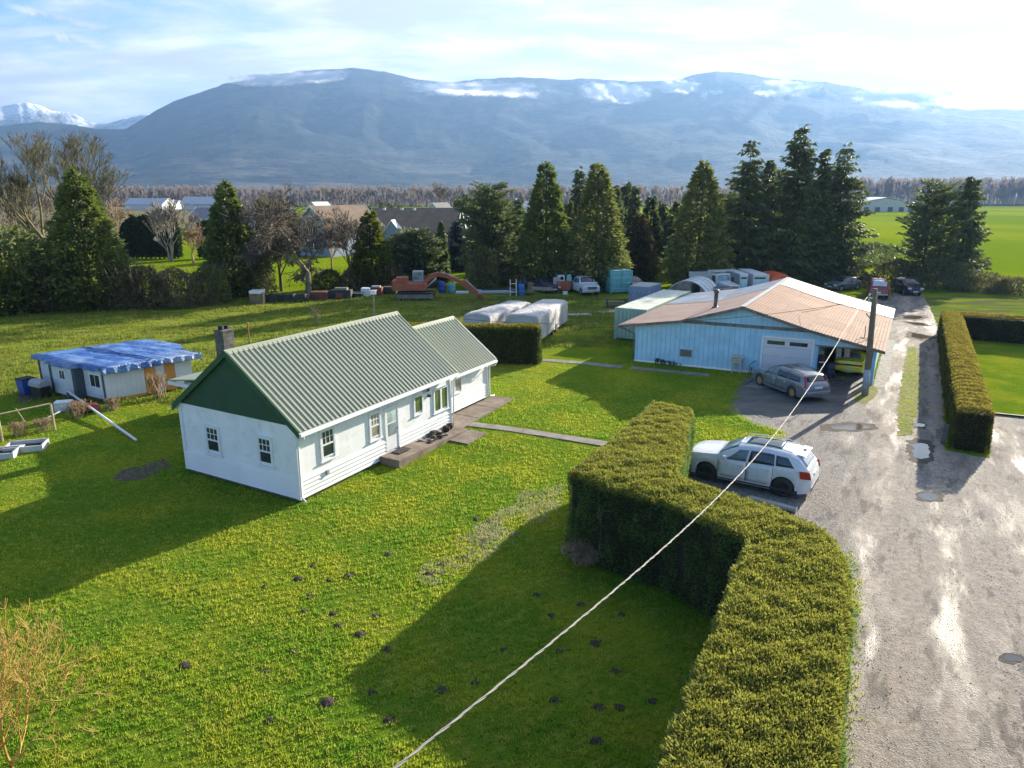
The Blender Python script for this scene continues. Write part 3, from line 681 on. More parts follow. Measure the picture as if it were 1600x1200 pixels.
for i, (u, vb, vt, hw, kind, mt, lab, dn) in enumerate(CON):
    p, h = place(u, vb, vt); r = hw/F*p.length*.98
    conifer({'pine': 'pine_tree', 'spruce': 'spruce_tree', 'blue': 'spruce_tree', 'weep': 'weeping_conifer', 'round': 'evergreen_tree'}.get(kind, 'cedar_tree'), p, h, r, kind, M[mt], lab, seed=i, dens=dn, base=.02)
BACK = [(835, 322), (870, 318), (1055, 316), (1136, 296), (1207, 262), (957, 292), (974, 286), (987, 289), (1012, 308), (1030, 314), (1048, 322), (1064, 330), (822, 332), (945, 300), (884, 315), (1116, 300)]
BL = ['background conifer left of the tall pointed cedar', 'background conifer just right of the tall pointed cedar', 'background conifer left against the broad olive cedar', 'background conifer left of the tall dark spruce, in front of its neighbour', 'background conifer between the lower thin spruce and the tallest one', 'farthest left of the background conifers seen in the gap after the olive cedar', 'tallest background conifer in the gap after the olive cedar', 'background conifer just right of the tallest in that gap', 'background conifer above the rust-tinged cedar', 'background conifer to the right above the rust-tinged cedar', 'small background conifer midway to the broad olive cedar', 'last small background conifer before the broad olive cedar', 'background conifer between broad pine and tall pointed cedar', 'background conifer tucked against the olive cedar', 'background conifer showing between the two tall cedars', 'background conifer left of the tall dark spruce']
for i, (u, vt) in enumerate(BACK):
    p, h = place(u, 420+(i % 3)*5, vt); conifer('spruce_tree', p, h, 17/F*p.length*(1+.2*(i % 2)), 'spruce' if i % 2 else 'cedar', M['spruce'], BL[i], 'conifers behind the front row', seed=60+i, dens=.9)
SM = [(580, 330, 322, 5), (597, 330, 315, 6), (611, 334, 316, 7), (626, 342, 320, 10), (638, 342, 326, 7)]
SL = ['tiny far conifer left above the brown roof ridge', 'tiny far pointed conifer above the brown roof ridge', 'tiny far dark conifer beside the brown roof end', 'widest far conifer right of the brown roof', 'lowest far conifer right of the brown roof']
for i, (u, vb, vt, hw) in enumerate(SM):
    p = at(u, 352); h = up(u, vt, p.y).z; conifer('spruce_tree', p, h, hw/F*p.length, 'cedar', M['spruce'], SL[i], 'small conifers above the brown roof', seed=90+i, dens=.5)
# arborvitae screen
COLS = [(200, 350), (207, 345), (214, 338), (222, 341), (229, 339), (236, 338), (243, 341), (250, 334), (257, 337), (264, 336), (272, 340), (279, 343), (318, 350), (325, 347), (333, 345), (341, 348)]
for i, (u, vt) in enumerate(COLS):
    p = at(u, 404); h = up(u, vt, p.y).z
    conifer('arborvitae', p, h, 4.6/F*p.length, 'column', M['column'], ('columnar arborvitae in the dense screen left of the birch' if i < 12 else 'columnar arborvitae in the short run right of the birch'), 'columnar arborvitae screen' if i < 12 else 'short arborvitae run', seed=120+i, dens=.7)
# bare trees
def bt(u, vb, vt, mat, label, **k):
    p, h = place(u, vb, vt); return bare_tree(k.pop('name', 'bare_tree'), p, h, M[mat], label, **k)
bt(104, 432, 205, 'twig_moss', 'tall bare tree leaning left at the far left', depth=6, seed=5, lean=(-.42, 0), kids=(2, 4), minr=.017, spread=.40, trunk=.34, up_=.2, r0=.40, squash=1.1, wig=.14)
bt(128, 428, 200, 'twig_moss', 'tallest bare tree with wide fan-shaped crown at the left', depth=6, seed=8, lean=(-.02, 0), kids=(3, 4), minr=.017, spread=.50, trunk=.2, up_=.22, r0=.42, squash=1.25, wig=.13, shrink=.70)
bt(40, 425, 262, 'twig', 'bare tree behind the leaning one at the left edge', depth=5, seed=11, minr=.03, r0=.22, kids=(2, 4))
bt(12, 420, 290, 'twig', 'slender bare tree right at the left picture edge', depth=5, seed=12, minr=.03, r0=.2, kids=(2, 4))
bt(78, 418, 300, 'twig', 'low bare tree seen between the trunks of the two tall ones', depth=5, seed=13, minr=.03, r0=.2)
bt(185, 410, 305, 'twig_tan', 'reddish bare tree right of the broad cedar', depth=5, seed=14, minr=.03, r0=.2)
bt(268, 408, 308, 'birch', 'bare birch with pale trunks before the arborvitae screen', depth=5, seed=15, minr=.03, r0=.16, stems=3, spread=.4, name='birch_tree')
bt(303, 412, 342, 'twig_tan', 'small reddish bare tree right of the birch', depth=5, seed=16, minr=.03, r0=.12, stems=2)
bt(483, 466, 282, 'twig', 'gnarled bare fruit tree with thick twigs beside the junk row', depth=6, seed=21, kids=(3, 4), minr=.028, r0=.30, trunk=.26, spread=.75, wig=.5, up_=.05, droop=.15, name='fruit_tree')
bt(440, 455, 298, 'twig_moss', 'brown bare tree tangled left of the fruit tree', depth=5, seed=22, kids=(3, 4), minr=.03, r0=.18, wig=.4)
bt(412, 458, 318, 'twig', 'low tangled bare tree between the dark cedar and the fruit tree', depth=5, seed=23, kids=(3, 4), minr=.03, r0=.15, stems=2)
bt(548, 452, 320, 'twig', 'bare brown tree left of the yellow-green cypress', depth=5, seed=24, kids=(3, 4), minr=.03, r0=.16, wig=.4)
bt(520, 440, 330, 'twig_tan', 'thin bare tree in front of the grey gabled house', depth=4, seed=25, kids=(3, 4), minr=.03, r0=.12)
bt(694, 352, 283, 'twig', 'distant bare tree with twin stems above the metal roofs', depth=5, seed=26, kids=(2, 3), minr=.06, r0=.3, stems=2, trunk=.4)
bt(734, 352, 290, 'twig', 'distant thin bare tree above the twin conifers', depth=5, seed=27, kids=(2, 3), minr=.06, r0=.25, trunk=.45)
bt(745, 420, 365, 'twig_tan', 'small pinkish bare tree left of the broad pine', depth=4, seed=28, kids=(3, 4), minr=.04, r0=.1)
bt(672, 430, 360, 'twig', 'small grey bare tree behind the weeping conifer', depth=4, seed=29, kids=(3, 4), minr=.04, r0=.12)
bt(360, 392, 330, 'twig_tan', 'small bare tree beyond the dark upright cedar', depth=4, seed=31, kids=(3, 4), minr=.05, r0=.1)
# small shrubs near the house and cottage
bt(495, 508, 478, 'twig_tan', 'leafless multi-stemmed sapling behind the green roof', depth=2, seed=41, kids=(1, 2), minr=.012, r0=.03, stems=6, spread=.25, trunk=.5, name='sapling', cat='shrub')
p_ = at(251, 622); bare_tree('bare_shrub', p_, 1.55, M['twig_tan'], 'orange-brown leafless shrub beside the plywood sheets', depth=3, seed=42, kids=(2, 3), minr=.007, r0=.03, stems=11, spread=.28, trunk=.4, up_=.3, cat='shrub')
for i, (u, v_, h, lab) in enumerate([(122, 652, .9, 'tan dry bush at the top end of the white pipe'), (176, 640, .7, 'dry brown weeds at the corner of the blue-tarped cottage'), (30, 680, .7, 'tangle of pruned twigs inside the wooden frame'), (68, 672, .6, 'dry twigs at the right post of the wooden frame')]):
    bare_tree('dry_bush', at(u, v_), h, M['twig_tan'], lab, depth=2, seed=50+i, kids=(2, 3), minr=.006, r0=.012, stems=26, spread=.45, trunk=.4, up_=.2, cat='shrub')
bare_tree('dry_fern', at(912, 880), .85, M['twig_tan'], 'dead straw-coloured fern at the foot of the central hedge corner', depth=2, seed=61, kids=(2, 3), minr=.006, r0=.01, stems=40, spread=.5, trunk=.4, up_=-.1, droop=.3, cat='plant')
w = Vector((-8.2, 8.6, 0))
wt = bare_tree('willow_tree', w, 3.7, M['twig_gold'], 'golden bare willow branches at the lower left edge', depth=5, seed=77, kids=(2, 3), minr=.005, r0=.05, stems=7, spread=.6, trunk=.2, up_=.1, wig=.35)
wt.location = (-9.75, 10.6, 0)
# brush along the field edge
def brush(name, pos, rx, ry, h, mat, label, n=2500, seed=0, twigs=120, group=None, cat='shrub'):
    global rng
    rng = np.random.default_rng(3000+seed); root = thing(name, label, cat, pos, 0, group)
    a = rng.uniform(0, 2*math.pi, n); cz = rng.uniform(0, 1, n); s = np.sqrt(np.maximum(0, 1-cz**2))*(1-.5*rng.beta(1, 3, n))
    P = np.stack([np.cos(a)*s*rx, np.sin(a)*s*ry, cz*h], 1); P *= (1+.2*fbm_np(P, 1.3, seed))[:, None]; P[:, 2] = np.maximum(P[:, 2], .02)
    D = np.stack([np.cos(a), np.sin(a), cz+.2], 1)+rng.normal(size=(n, 3))*.6
    V, Fq = sprays(P, D, rng.uniform(.14, .38, n), rng.uniform(.08, .2, n)); link('foliage', mesh_np('foliage', V, Fq, mat), root)
    rr = random.Random(seed); sg = []
    for i in range(twigs):
        t = rr.uniform(0, 6.28); q = Vector((math.cos(t)*rx*rr.uniform(.1, .8), math.sin(t)*ry*rr.uniform(.1, .8), 0)); d = Vector((rr.uniform(-.5, .5), rr.uniform(-.5, .5), 1)); e = q+d*h*rr.uniform(.8, 1.2)
        m_ = (q+e)/2+Vector((rr.uniform(-.2, .2), rr.uniform(-.2, .2), 0)); sg += [(tuple(q), tuple(m_), .03, .02), (tuple(m_), tuple(e), .02, .012)]
    link('stems', segs_mesh('stems', sg, M['twig'], 3), root); return root
BR = [(105, 484, 30, 70, 'brush', 'dark leafy brush left of the foot of the broad cedar'), (195, 482, 30, 62, 'brush', 'dark brush at the right foot of the broad cedar'), (232, 480, 34, 55, 'brush', 'bramble mound below the birch'), (280, 479, 38, 50, 'brush', 'widest dark bramble mound left of the upright cedar'), (328, 474, 30, 52, 'cedar', 'dark evergreen bush at the left foot of the upright cedar'), (405, 462, 24, 72, 'cedar2', 'olive bush at the right foot of the upright cedar'), (512, 452, 22, 30, 'gold', 'yellowish bush behind the brown tank'), (600, 452, 28, 34, 'rust', 'rust-brown bush at the foot of the yellow-green cypress'), (555, 452, 24, 30, 'brush', 'dark bush left of the rust-brown one'), (818, 446, 24, 34, 'brush', 'dark bush behind the blue barrel'), (880, 446, 26, 36, 'cedar', 'dark bush between the wrecked car and the pickup'), (755, 452, 24, 60, 'cedar2', 'leafy bush at the foot of the broad pine'),
      (1030, 440, 26, 34, 'cedar', 'dark green bush behind the container shed'), (1125, 440, 40, 34, 'spruce', 'dark undergrowth behind the quonset arch'), (1200, 440, 44, 32, 'brush', 'dark undergrowth behind the white box trucks'), (1256, 444, 30, 40, 'brush', 'brush at the foot of the big ragged spruce'), (1335, 446, 34, 18, 'brush', 'low brush behind the parked grey car'), (1392, 446, 26, 34, 'brush', 'brush between the lane and the bushy pine'), (1470, 452, 44, 34, 'spruce', 'dark skirt of undergrowth below the bushy pine'), (1530, 455, 40, 22, 'brush', 'bramble mound right of the ragged spruce'), (1585, 458, 34, 18, 'brush', 'last bramble mound at the right picture edge'), (668, 448, 18, 14, 'brush', 'low brush behind the excavator boom'), (1372, 412, 26, 28, 'pine', 'rounded grey-green bush standing in the far field gap')]
for i, (u, vb, hw, hp, mt, lab) in enumerate(BR):
    p = at(u, vb); k = p.length/F; brush('bush', p, hw*k*1.05, hw*k*.8, hp*k, M[mt], lab, n=int(1500+hw*hp*1.1), seed=i, twigs=int(hw*2.2))
# far bare woodland belts, one mass each
def belt(name, u0, u1, Y, hmin, hmax, n, mat, seed, depth_y=60, cf=.06):
    r_ = np.random.default_rng(seed); rr = random.Random(seed); temps = []
    for k in range(6):
        sg = []; grow((0, 0, .12), (0, 0, 1), .27, .011, 4, rr, sg, .34, (2, 4), .76, .25, .0045, .16); sg.append(((0, 0, -.01), (0, 0, .14), .014, .011))
        A = np.array([s[0]+s[1] for s in sg]); A /= max(A[:, 5].max(), .1); temps.append((A, np.array([s[2] for s in sg])))
    Vs, Fs, k0 = [], [], 0
    for i in range(n):
        A, rad = temps[rr.randrange(6)]; u = r_.uniform(u0, u1); y = Y+r_.uniform(0, depth_y); x = (u-800)/F*y*CP/CP; h = hmin+(hmax-hmin)*r_.uniform(0, 1)**.75; an = r_.uniform(0, 6.28); cs, sn = math.cos(an), math.sin(an)
        P0 = A[:, :3]*h; P1 = A[:, 3:]*h
        def ro(P): return np.stack([P[:, 0]*cs-P[:, 1]*sn+x*1.03, P[:, 0]*sn+P[:, 1]*cs+y, P[:, 2]], 1)
        P0, P1 = ro(P0), ro(P1); w_ = (rad*h*.9+.09)[:, None]; D = unit(P1-P0); sd = unit(np.cross(D, np.tile([[.2, 1, .1]], (len(D), 1))))
        V = np.stack([P0-sd*w_, P0+sd*w_, P1+sd*w_*.6, P1-sd*w_*.6], 1).reshape(-1, 3); Vs.append(V); Fs.append(np.arange(len(V)).reshape(-1, 4)+k0); k0 += len(V)
    return tag(link(name, mesh_np(name, np.concatenate(Vs), np.concatenate(Fs), mat)), kind='stuff')
belt('far_woodland', -200, 1180, 560, 4, 17, 1700, M['twig_far'], 1)
belt('far_woodland', 1120, 1900, 640, 6, 25, 1500, M['twig_far'], 2, 70)
belt('far_woodland', -200, 1900, 1100, 16, 24, 500, M['twig_far'], 3, 300)
# ------------------------------------------------------------------ clipped hedges
def hedge_leaf(name, topc, sidec, zt):
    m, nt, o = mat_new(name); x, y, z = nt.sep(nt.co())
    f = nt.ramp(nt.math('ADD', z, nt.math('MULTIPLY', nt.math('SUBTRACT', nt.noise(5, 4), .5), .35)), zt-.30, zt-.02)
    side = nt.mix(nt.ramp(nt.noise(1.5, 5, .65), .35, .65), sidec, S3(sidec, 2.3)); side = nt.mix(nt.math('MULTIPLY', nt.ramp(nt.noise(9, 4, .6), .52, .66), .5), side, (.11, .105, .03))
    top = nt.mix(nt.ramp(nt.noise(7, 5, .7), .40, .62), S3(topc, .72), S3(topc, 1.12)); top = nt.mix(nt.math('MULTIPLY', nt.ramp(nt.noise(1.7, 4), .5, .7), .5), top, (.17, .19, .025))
    c = nt.mix(f, side, top)  # lighter top mixes winter bronzing with sunlight painted into the colour
    p = nt.node('ShaderNodeBsdfPrincipled'); nt.put(p.inputs['Base Color'], c); p.inputs['Roughness'].default_value = .65; p.inputs['Specular IOR Level'].default_value = .25
    t = nt.node('ShaderNodeBsdfTranslucent'); nt.put(t.inputs[0], c); mx = nt.node('ShaderNodeMixShader', Fac=.42); nt.l.new(p.outputs[0], mx.inputs[1]); nt.l.new(t.outputs[0], mx.inputs[2]); nt.l.new(mx.outputs[0], o.inputs[0]); return m
M['hedge_core'] = simple('hedge_inner_twigs', (.018, .018, .009), .95, var=.4, vs=5, bump=1, bs=14)
def in_poly(X, Y, poly):
    c = np.zeros(len(X), bool); n = len(poly)
    for i in range(n):
        x1, y1 = poly[i][:2]; x2, y2 = poly[(i+1) % n][:2]
        if y1 == y2: continue
        k = ((y1 > Y) != (y2 > Y)) & (X < (x2-x1)*(Y-y1)/(y2-y1)+x1); c ^= k
    return c
def offset_poly(P, d):
    n = len(P); out = []; P = [Vector(p[:2]) for p in P]; area = sum(P[i].x*P[(i+1) % n].y-P[(i+1) % n].x*P[i].y for i in range(n)); sg = 1 if area > 0 else -1
    for i in range(n):
        a = (P[i]-P[i-1]).normalized(); b = (P[(i+1) % n]-P[i]).normalized(); na = Vector((a.y, -a.x))*sg; nb = Vector((b.y, -b.x))*sg; m = (na+nb)
        m = m/max(.4, m.dot(na)) if m.length > .1 else na; out.append(P[i]+m*d)
    return out
def hedge(label, poly, h, leaf, top_d, side_d, L, W, seed=0, lump=.10, lsc=2.2, batter=.06, ridges=None, group=None, name='cedar_hedge', ztop=None):
    """poly: outline of the top; outward batter towards the ground"""
    global rng
    rng = np.random.default_rng(seed+500); P2 = [Vector(p[:2]) for p in poly]; c = sum(P2, Vector((0, 0)))/len(P2)
    root = thing(name, label, 'hedge', (c.x, c.y, 0), 0, group); Q = [p-c for p in P2]; n = len(Q)
    inn = offset_poly(Q, -.12); core = MB(); tz = h-.14; core.v = [(p.x, p.y, .0) for p in inn]+[(p.x, p.y, tz) for p in inn]
    core.f = [tuple(range(n, 2*n))]+[(i, (i+1) % n, n+(i+1) % n, n+i) for i in range(n)]; core.obj('inner_twigs', M['hedge_core'], root, recalc=True)
    A = np.array([(p.x, p.y) for p in Q]); mn, mx = A.min(0), A.max(0); ar = (mx-mn).prod(); k = int(ar*top_d)
    X = rng.uniform(mn[0], mx[0], k); Y = rng.uniform(mn[1], mx[1], k); ok = in_poly(X, Y, Q); X, Y = X[ok], Y[ok]
    Pt = np.stack([X, Y, np.full(len(X), h)], 1); lz = fbm_np(Pt+[0, 0, 0], lsc, seed)*lump*.6+fbm_np(Pt, lsc*3.3, seed+1)*lump*.35
    # roundness at the rim
    dmin = np.full(len(X), 9.0)
    for i in range(n):
        a, b = A[i], A[(i+1) % n]; d = b-a; L2 = d@d; t = np.clip(((Pt[:, :2]-a)@d)/L2, 0, 1); dmin = np.minimum(dmin, np.linalg.norm(Pt[:, :2]-(a+t[:, None]*d), axis=1))
    Pt[:, 2] += lz-.16*np.clip(1-dmin/.35, 0, 1)**2-.08*rng.random(len(X))
    if ridges: 
        rr_ = (X+c.x)*.487+(Y+c.y)*.873; Pt[:, 2] += ridges*np.abs(np.sin(rr_*math.pi/.72+.6*np.sin(X*2)))
    Dt = rng.normal(size=(len(X), 3))*.55+[0, 0, .9]
    Ps, Ds = [Pt], [Dt]
    for i in range(n):
        a, b = A[i], A[(i+1) % n]; d = b-a; ln = np.linalg.norm(d); k = int(ln*h*side_d); area = sum(A[j][0]*A[(j+1) % n][1]-A[(j+1) % n][0]*A[j][1] for j in range(n)); sg = 1 if area > 0 else -1
        nr = np.array([d[1], -d[0]])/ln*sg; t = rng.random(k); z = rng.random(k)*h; xy = a+t[:, None]*d; q = np.stack([xy[:, 0], xy[:, 1], z*.45], 1)
        off = fbm_np(q, lsc*1.1, seed+2)*lump+fbm_np(q, lsc*3, seed+3)*lump*.45+batter*(1-z/h)-.10*np.clip((z-(h-.3))/.3, 0, 1)**2-.09*rng.random(k)
        off -= .10*(np.sin(t*ln*math.pi/.9+seed)**12)
        xy = xy+nr*off[:, None]; zz = z; Ps.append(np.stack([xy[:, 0], xy[:, 1], zz], 1)); Ds.append(np.stack([np.full(k, nr[0]), np.full(k, nr[1]), np.full(k, .75)], 1)+rng.normal(size=(k, 3))*.45)
    P = np.concatenate(Ps); D = np.concatenate(Ds); m = len(P)
    V, Fq = sprays(P, D, rng.uniform(.7, 1.3, m)*L, rng.uniform(.7, 1.3, m)*W); link('foliage', mesh_np('foliage', V, Fq, leaf), root); return root
HG = [(5.68, 27.5), (7.05, 26.44), (6.35, 24.2), (4.95, 19.75), (5.95, 18.65), (7.3, 17.25), (7.85, 16.2), (7.72, 14.8), (6.95, 12.8), (5.45, 9.9), (4.2, 7.4), (3.0, 4.4), (.2, 4.4), (1.7, 7.9), (2.6, 9.7), (3.83, 12.0), (5.66, 15.7), (4.17, 17.75), (2.57, 18.95), (1.7, 20.0), (3.7, 23.6)]
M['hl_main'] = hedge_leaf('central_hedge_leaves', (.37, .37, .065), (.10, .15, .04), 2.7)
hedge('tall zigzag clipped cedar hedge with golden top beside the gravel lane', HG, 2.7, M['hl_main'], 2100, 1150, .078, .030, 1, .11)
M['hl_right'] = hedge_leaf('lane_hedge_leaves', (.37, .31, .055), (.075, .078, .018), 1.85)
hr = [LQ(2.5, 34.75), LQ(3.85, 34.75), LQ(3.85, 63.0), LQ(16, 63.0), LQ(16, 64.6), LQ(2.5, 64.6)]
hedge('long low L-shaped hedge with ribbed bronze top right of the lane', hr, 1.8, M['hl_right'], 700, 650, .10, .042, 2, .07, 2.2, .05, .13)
M['hl_small'] = hedge_leaf('garden_hedge_leaves', (.27, .24, .03), (.045, .07, .015), 2.5)
a_, b_ = at(842, 570), at(560, 566); d_ = (b_-a_).normalized(); nn = Vector((-d_.y, d_.x, 0))*-1
nn = nn if nn.y > 0 else -nn
hedge('upright hedge with feathery top between the house wing and covered trailers', [a_, a_+nn*1.1, b_+nn*1.1, b_], 2.45, M['hl_small'], 500, 420, .16, .06, 3, .08)
# ------------------------------------------------------------------ grass blades close to the camera
def blades(name, X, Y, hmin, hmax, w, mat, z0=0.0, nb=3, lean=.6, hs=1.0):
    global rng
    n = len(X); X = np.repeat(X, nb)+rng.normal(size=n*nb)*w*1.2; Y = np.repeat(Y, nb)+rng.normal(size=n*nb)*w*1.2; n *= nb
    h = rng.uniform(hmin, hmax, n)*(np.repeat(hs, nb) if hasattr(hs, '__len__') else hs); a = rng.uniform(0, 6.283, n); l = rng.uniform(0, lean, n)*h; b = rng.uniform(0, 6.283, n); ww = w*rng.uniform(.6, 1.3, n)/2
    B = np.stack([X, Y, np.full(n, z0)], 1); sd = np.stack([np.cos(a)*ww, np.sin(a)*ww, np.zeros(n)], 1); T = B+np.stack([np.cos(b)*l, np.sin(b)*l, h], 1)
    V = np.stack([B-sd, B+sd, T], 1).reshape(-1, 3); return tag(link(name, mesh_np(name, V, np.arange(3*n).reshape(n, 3), mat)), kind='stuff')
def blade_mat(name, a, b, c3, trans=.45, sc=.35):
    m, nt, o = mat_new(name); f = nt.ramp(nt.noise(sc, 5, .6), .38, .64); g2 = nt.ramp(nt.noise(2.6, 5, .7), .42, .66)
    c = nt.mix(f, a, b); c = nt.mix(nt.math('MULTIPLY', g2, .6), c, c3)
    p = nt.node('ShaderNodeBsdfDiffuse'); nt.put(p.inputs[0], c); t = nt.node('ShaderNodeBsdfTranslucent'); nt.put(t.inputs[0], c)
    mx = nt.node('ShaderNodeMixShader', Fac=trans); nt.l.new(p.outputs[0], mx.inputs[1]); nt.l.new(t.outputs[0], mx.inputs[2]); nt.l.new(mx.outputs[0], o.inputs[0]); return m
M['clover'] = blade_mat('pale_weeds', (.32, .36, .17), (.48, .48, .28), (.55, .50, .36), .5, 1.5)
M['blades'] = blade_mat('lawn_blades', (.22, .385, .035), (.45, .49, .045), (.56, .53, .10), .55)
M['straw'] = blade_mat('pasture_blades', (.14, .22, .025), (.27, .29, .045), (.42, .36, .13), .5, .5)
rng = np.random.default_rng(42)
HO = (-7.6, 23.6); HA = R(60.7)
def house_pt(x, y, z=0): return Vector((HO[0]+x*math.cos(HA)-y*math.sin(HA), HO[1]+x*math.sin(HA)+y*math.cos(HA), z))
EXCL = [[p[:2] for p in lane_poly], [house_pt(-.1, -.1)[:2], house_pt(14.9, -.1)[:2], house_pt(14.9, 6.4)[:2], house_pt(-.1, 6.4)[:2]], offset_poly(HG, .1), [at(*p)[:2] for p in [(595, 726), (645, 730), (722, 684), (735, 678), (722, 655), (775, 628), (700, 640)]], [at(*p)[:2] for p in [(720, 655), (800, 664), (960, 688), (960, 705), (800, 679), (720, 669)]]]
def in_view(X, Y, m=40):
    fwd = Y*CP+CAMH*SP; vv = 600-F*(Y*SP-CAMH*CP)/fwd; uu = 800+F*X/fwd
    return (uu > -m) & (uu < 1600+m) & (vv < 1200+m*2)
def scatter(n, x0, x1, y0, y1, d0, pw=2.0):
    X = rng.uniform(x0, x1, n); Y = rng.uniform(y0, y1, n); d = np.hypot(X, Y); ok = in_view(X, Y) & (rng.random(n) < (d0/d)**pw)
    for E in EXCL: ok &= ~in_poly(X, Y, E)
    return X[ok], Y[ok]
X, Y = scatter(700000, -26, 20, 7, 46, 12, 1.6)
Q_ = np.stack([X, Y, X*0], 1); f_ = fbm_np(Q_, 13, 31)+.5*fbm_np(Q_, 3.1, 32)+.3*fbm_np(Q_, .8, 34); k_ = f_+rng.normal(size=len(X))*.30 > -.30
blades('lawn_grass', X[k_], Y[k_], .04, .10, .028, M['blades'], hs=np.clip(.75+.55*f_[k_], .35, 1.9))
X, Y = scatter(150000, -45, 9, 36, 76, 34, 1.2)
k_ = fbm_np(np.stack([X, Y*2, X*0], 1), .9, 3)+(rng.normal(size=len(X))*.35) > .05
k_ &= (X < -2) | (Y > 50)
blades('pasture_grass', X[k_], Y[k_], .08, .26, .06, M['straw'], nb=3)
def inside(n, poly):
    A = np.array([tuple(p[:2]) for p in poly]); mn, mx = A.min(0), A.max(0); X = rng.uniform(mn[0], mx[0], n); Y = rng.uniform(mn[1], mx[1], n); k = in_poly(X, Y, poly); return X[k], Y[k]
wp = ragged([at(*p)[:2] for p in [(640, 905), (690, 862), (740, 820), (820, 772), (885, 755), (880, 790), (800, 842), (740, 895), (690, 918)]], .4, .5, 1, 2)
X, Y = inside(30000, wp); k_ = fbm_np(np.stack([X, Y, X*0], 1), 3, 5)+rng.normal(size=len(X))*.3 > .0
blades('pale_weed_patch', X[k_], Y[k_], .02, .07, .035, M['clover'], nb=2)
wp = [at(*p)[:2] for p in [(985, 668), (800, 640), (770, 660), (760, 650), (740, 665), (735, 680), (640, 735), (600, 732), (660, 742), (740, 690), (760, 672)]]
for nm, P_ in (('verge_grass', [LQ(.45, 35.5), LQ(1.0, 36), LQ(1.25, 42), LQ(1.2, 52), LQ(1.05, 58), LQ(.55, 58), LQ(.35, 50), LQ(.3, 41)]), ('verge_grass', [at(*p) for p in [(1298, 1200), (1316, 1080), (1322, 990), (1326, 930), (1312, 930), (1296, 1060), (1270, 1200), (1262, 1400), (1280, 1400)]])):
    X, Y = inside(9000, [p[:2] for p in P_]); blades(nm, X, Y, .03, .10, .03, M['blades'])
# loose stones and tufts along the edges of the lane
sp_ = [Vector(p[:2]) for p in lane_poly[:19]]; EX, EY = [], []
for a, b in zip(sp_, sp_[1:]):
    k = int((b-a).length*90); t_ = rng.random(k); EX.append(a.x+(b.x-a.x)*t_+rng.normal(size=k)*.16); EY.append(a.y+(b.y-a.y)*t_+rng.normal(size=k)*.16)
blades('edge_grass', np.concatenate(EX), np.concatenate(EY), .03, .10, .03, M['blades'])
def pebbles(name, X, Y, s0, s1, mat):
    n = len(X); s = rng.uniform(s0, s1, n)[:, None]; T = np.array([(1, 0, 0), (-.4, .9, 0), (-.5, -.8, 0), (.1, .1, .75)]); a = rng.uniform(0, 6.28, n); V = np.zeros((n, 4, 3))
    for i in range(4):
        V[:, i, 0] = X+(T[i][0]*np.cos(a)-T[i][1]*np.sin(a))*s[:, 0]; V[:, i, 1] = Y+(T[i][0]*np.sin(a)+T[i][1]*np.cos(a))*s[:, 0]; V[:, i, 2] = T[i][2]*s[:, 0]+.003
    Fq = (np.arange(n)*4)[:, None, None]+np.array([(0, 1, 3), (1, 2, 3), (2, 0, 3)])[None]
    return tag(link(name, mesh_np(name, V.reshape(-1, 3), Fq.reshape(-1, 3), mat)), kind='stuff')
X = rng.uniform(5, 22, 60000); Y = rng.uniform(9, 30, 60000); k_ = in_poly(X, Y, [p[:2] for p in lane_poly]) & (rng.random(60000) < (12/np.hypot(X, Y))**2) & (fbm_np(np.stack([X, Y, X*0], 1), 1.2, 9)+rng.normal(size=60000)*.5 > .2)
M['pebble'] = simple('loose_gravel_stone', (.24, .22, .20), .9, var=.5, vs=12); pebbles('loose_gravel', X[k_], Y[k_], .010, .028, M['pebble'])
# molehills
MH = [(289, 1040), (414, 916), (466, 904), (489, 885), (514, 906), (544, 900), (483, 932), (475, 956), (520, 959), (529, 978), (562, 991), (585, 962), (607, 866), (459, 1018), (414, 1051), (511, 1097), (421, 1126), (605, 1014), (580, 1082), (607, 1126)]
MS = [(689, 1078), (742, 1067), (786, 1015), (875, 1017), (867, 1093), (930, 1005), (962, 1049), (935, 1105), (968, 1105), (1019, 1095), (932, 1158), (862, 961), (907, 945), (972, 960), (839, 930)]
MP = [(670, 896), (690, 882), (725, 872), (756, 845), (764, 814), (743, 811)]
def molehill(u, v_, k, lab, grp):
    rr = random.Random(k); r = rr.uniform(.09, .14)*(1.25 if k % 5 == 0 else 1); m = MB(); n = 12; rings = 5; m.v = [(0, 0, r*.42)]
    for i in range(1, rings+1):
        for j in range(n):
            t = 6.283*j/n; q = r*i/rings*(1+.28*mnoise.noise(Vector((math.cos(t)*1.5+k, math.sin(t)*1.5, i*.4)))); m.v.append((q*math.cos(t), q*math.sin(t), max(-.02, r*.42*math.cos(i/rings*1.5)+.012*mnoise.noise(Vector((t*3, i, k))))))
    m.f = [(0, 1+j, 1+(j+1) % n) for j in range(n)]+[(1+(i-1)*n+j, 1+i*n+j, 1+i*n+(j+1) % n, 1+(i-1)*n+(j+1) % n) for i in range(1, rings) for j in range(n)]
    for i in range(12):
        t = rr.uniform(0, 6.28); q = r*rr.uniform(.3, 1.25); m.cbox((q*math.cos(t), q*math.sin(t), .012), (rr.uniform(.02, .035), rr.uniform(.02, .03), .02), rr.random())
    o = m.obj('molehill', M['soil'], None, recalc=True); o.location = at(u, v_); tag(o, lab, 'molehill', grp)
M['soil'] = simple('dark_mole_soil', (.040, .030, .021), .95, var=.5, vs=14, bump=1, bs=30)
for i, q in enumerate(MH): molehill(*q, i, 'small dark molehill on the sunlit part of the lawn', 'molehills in the sunlit lawn')
for i, q in enumerate(MS): molehill(*q, 30+i, 'small dark molehill in the long shadow of the central hedge', 'molehills in the hedge shadow')
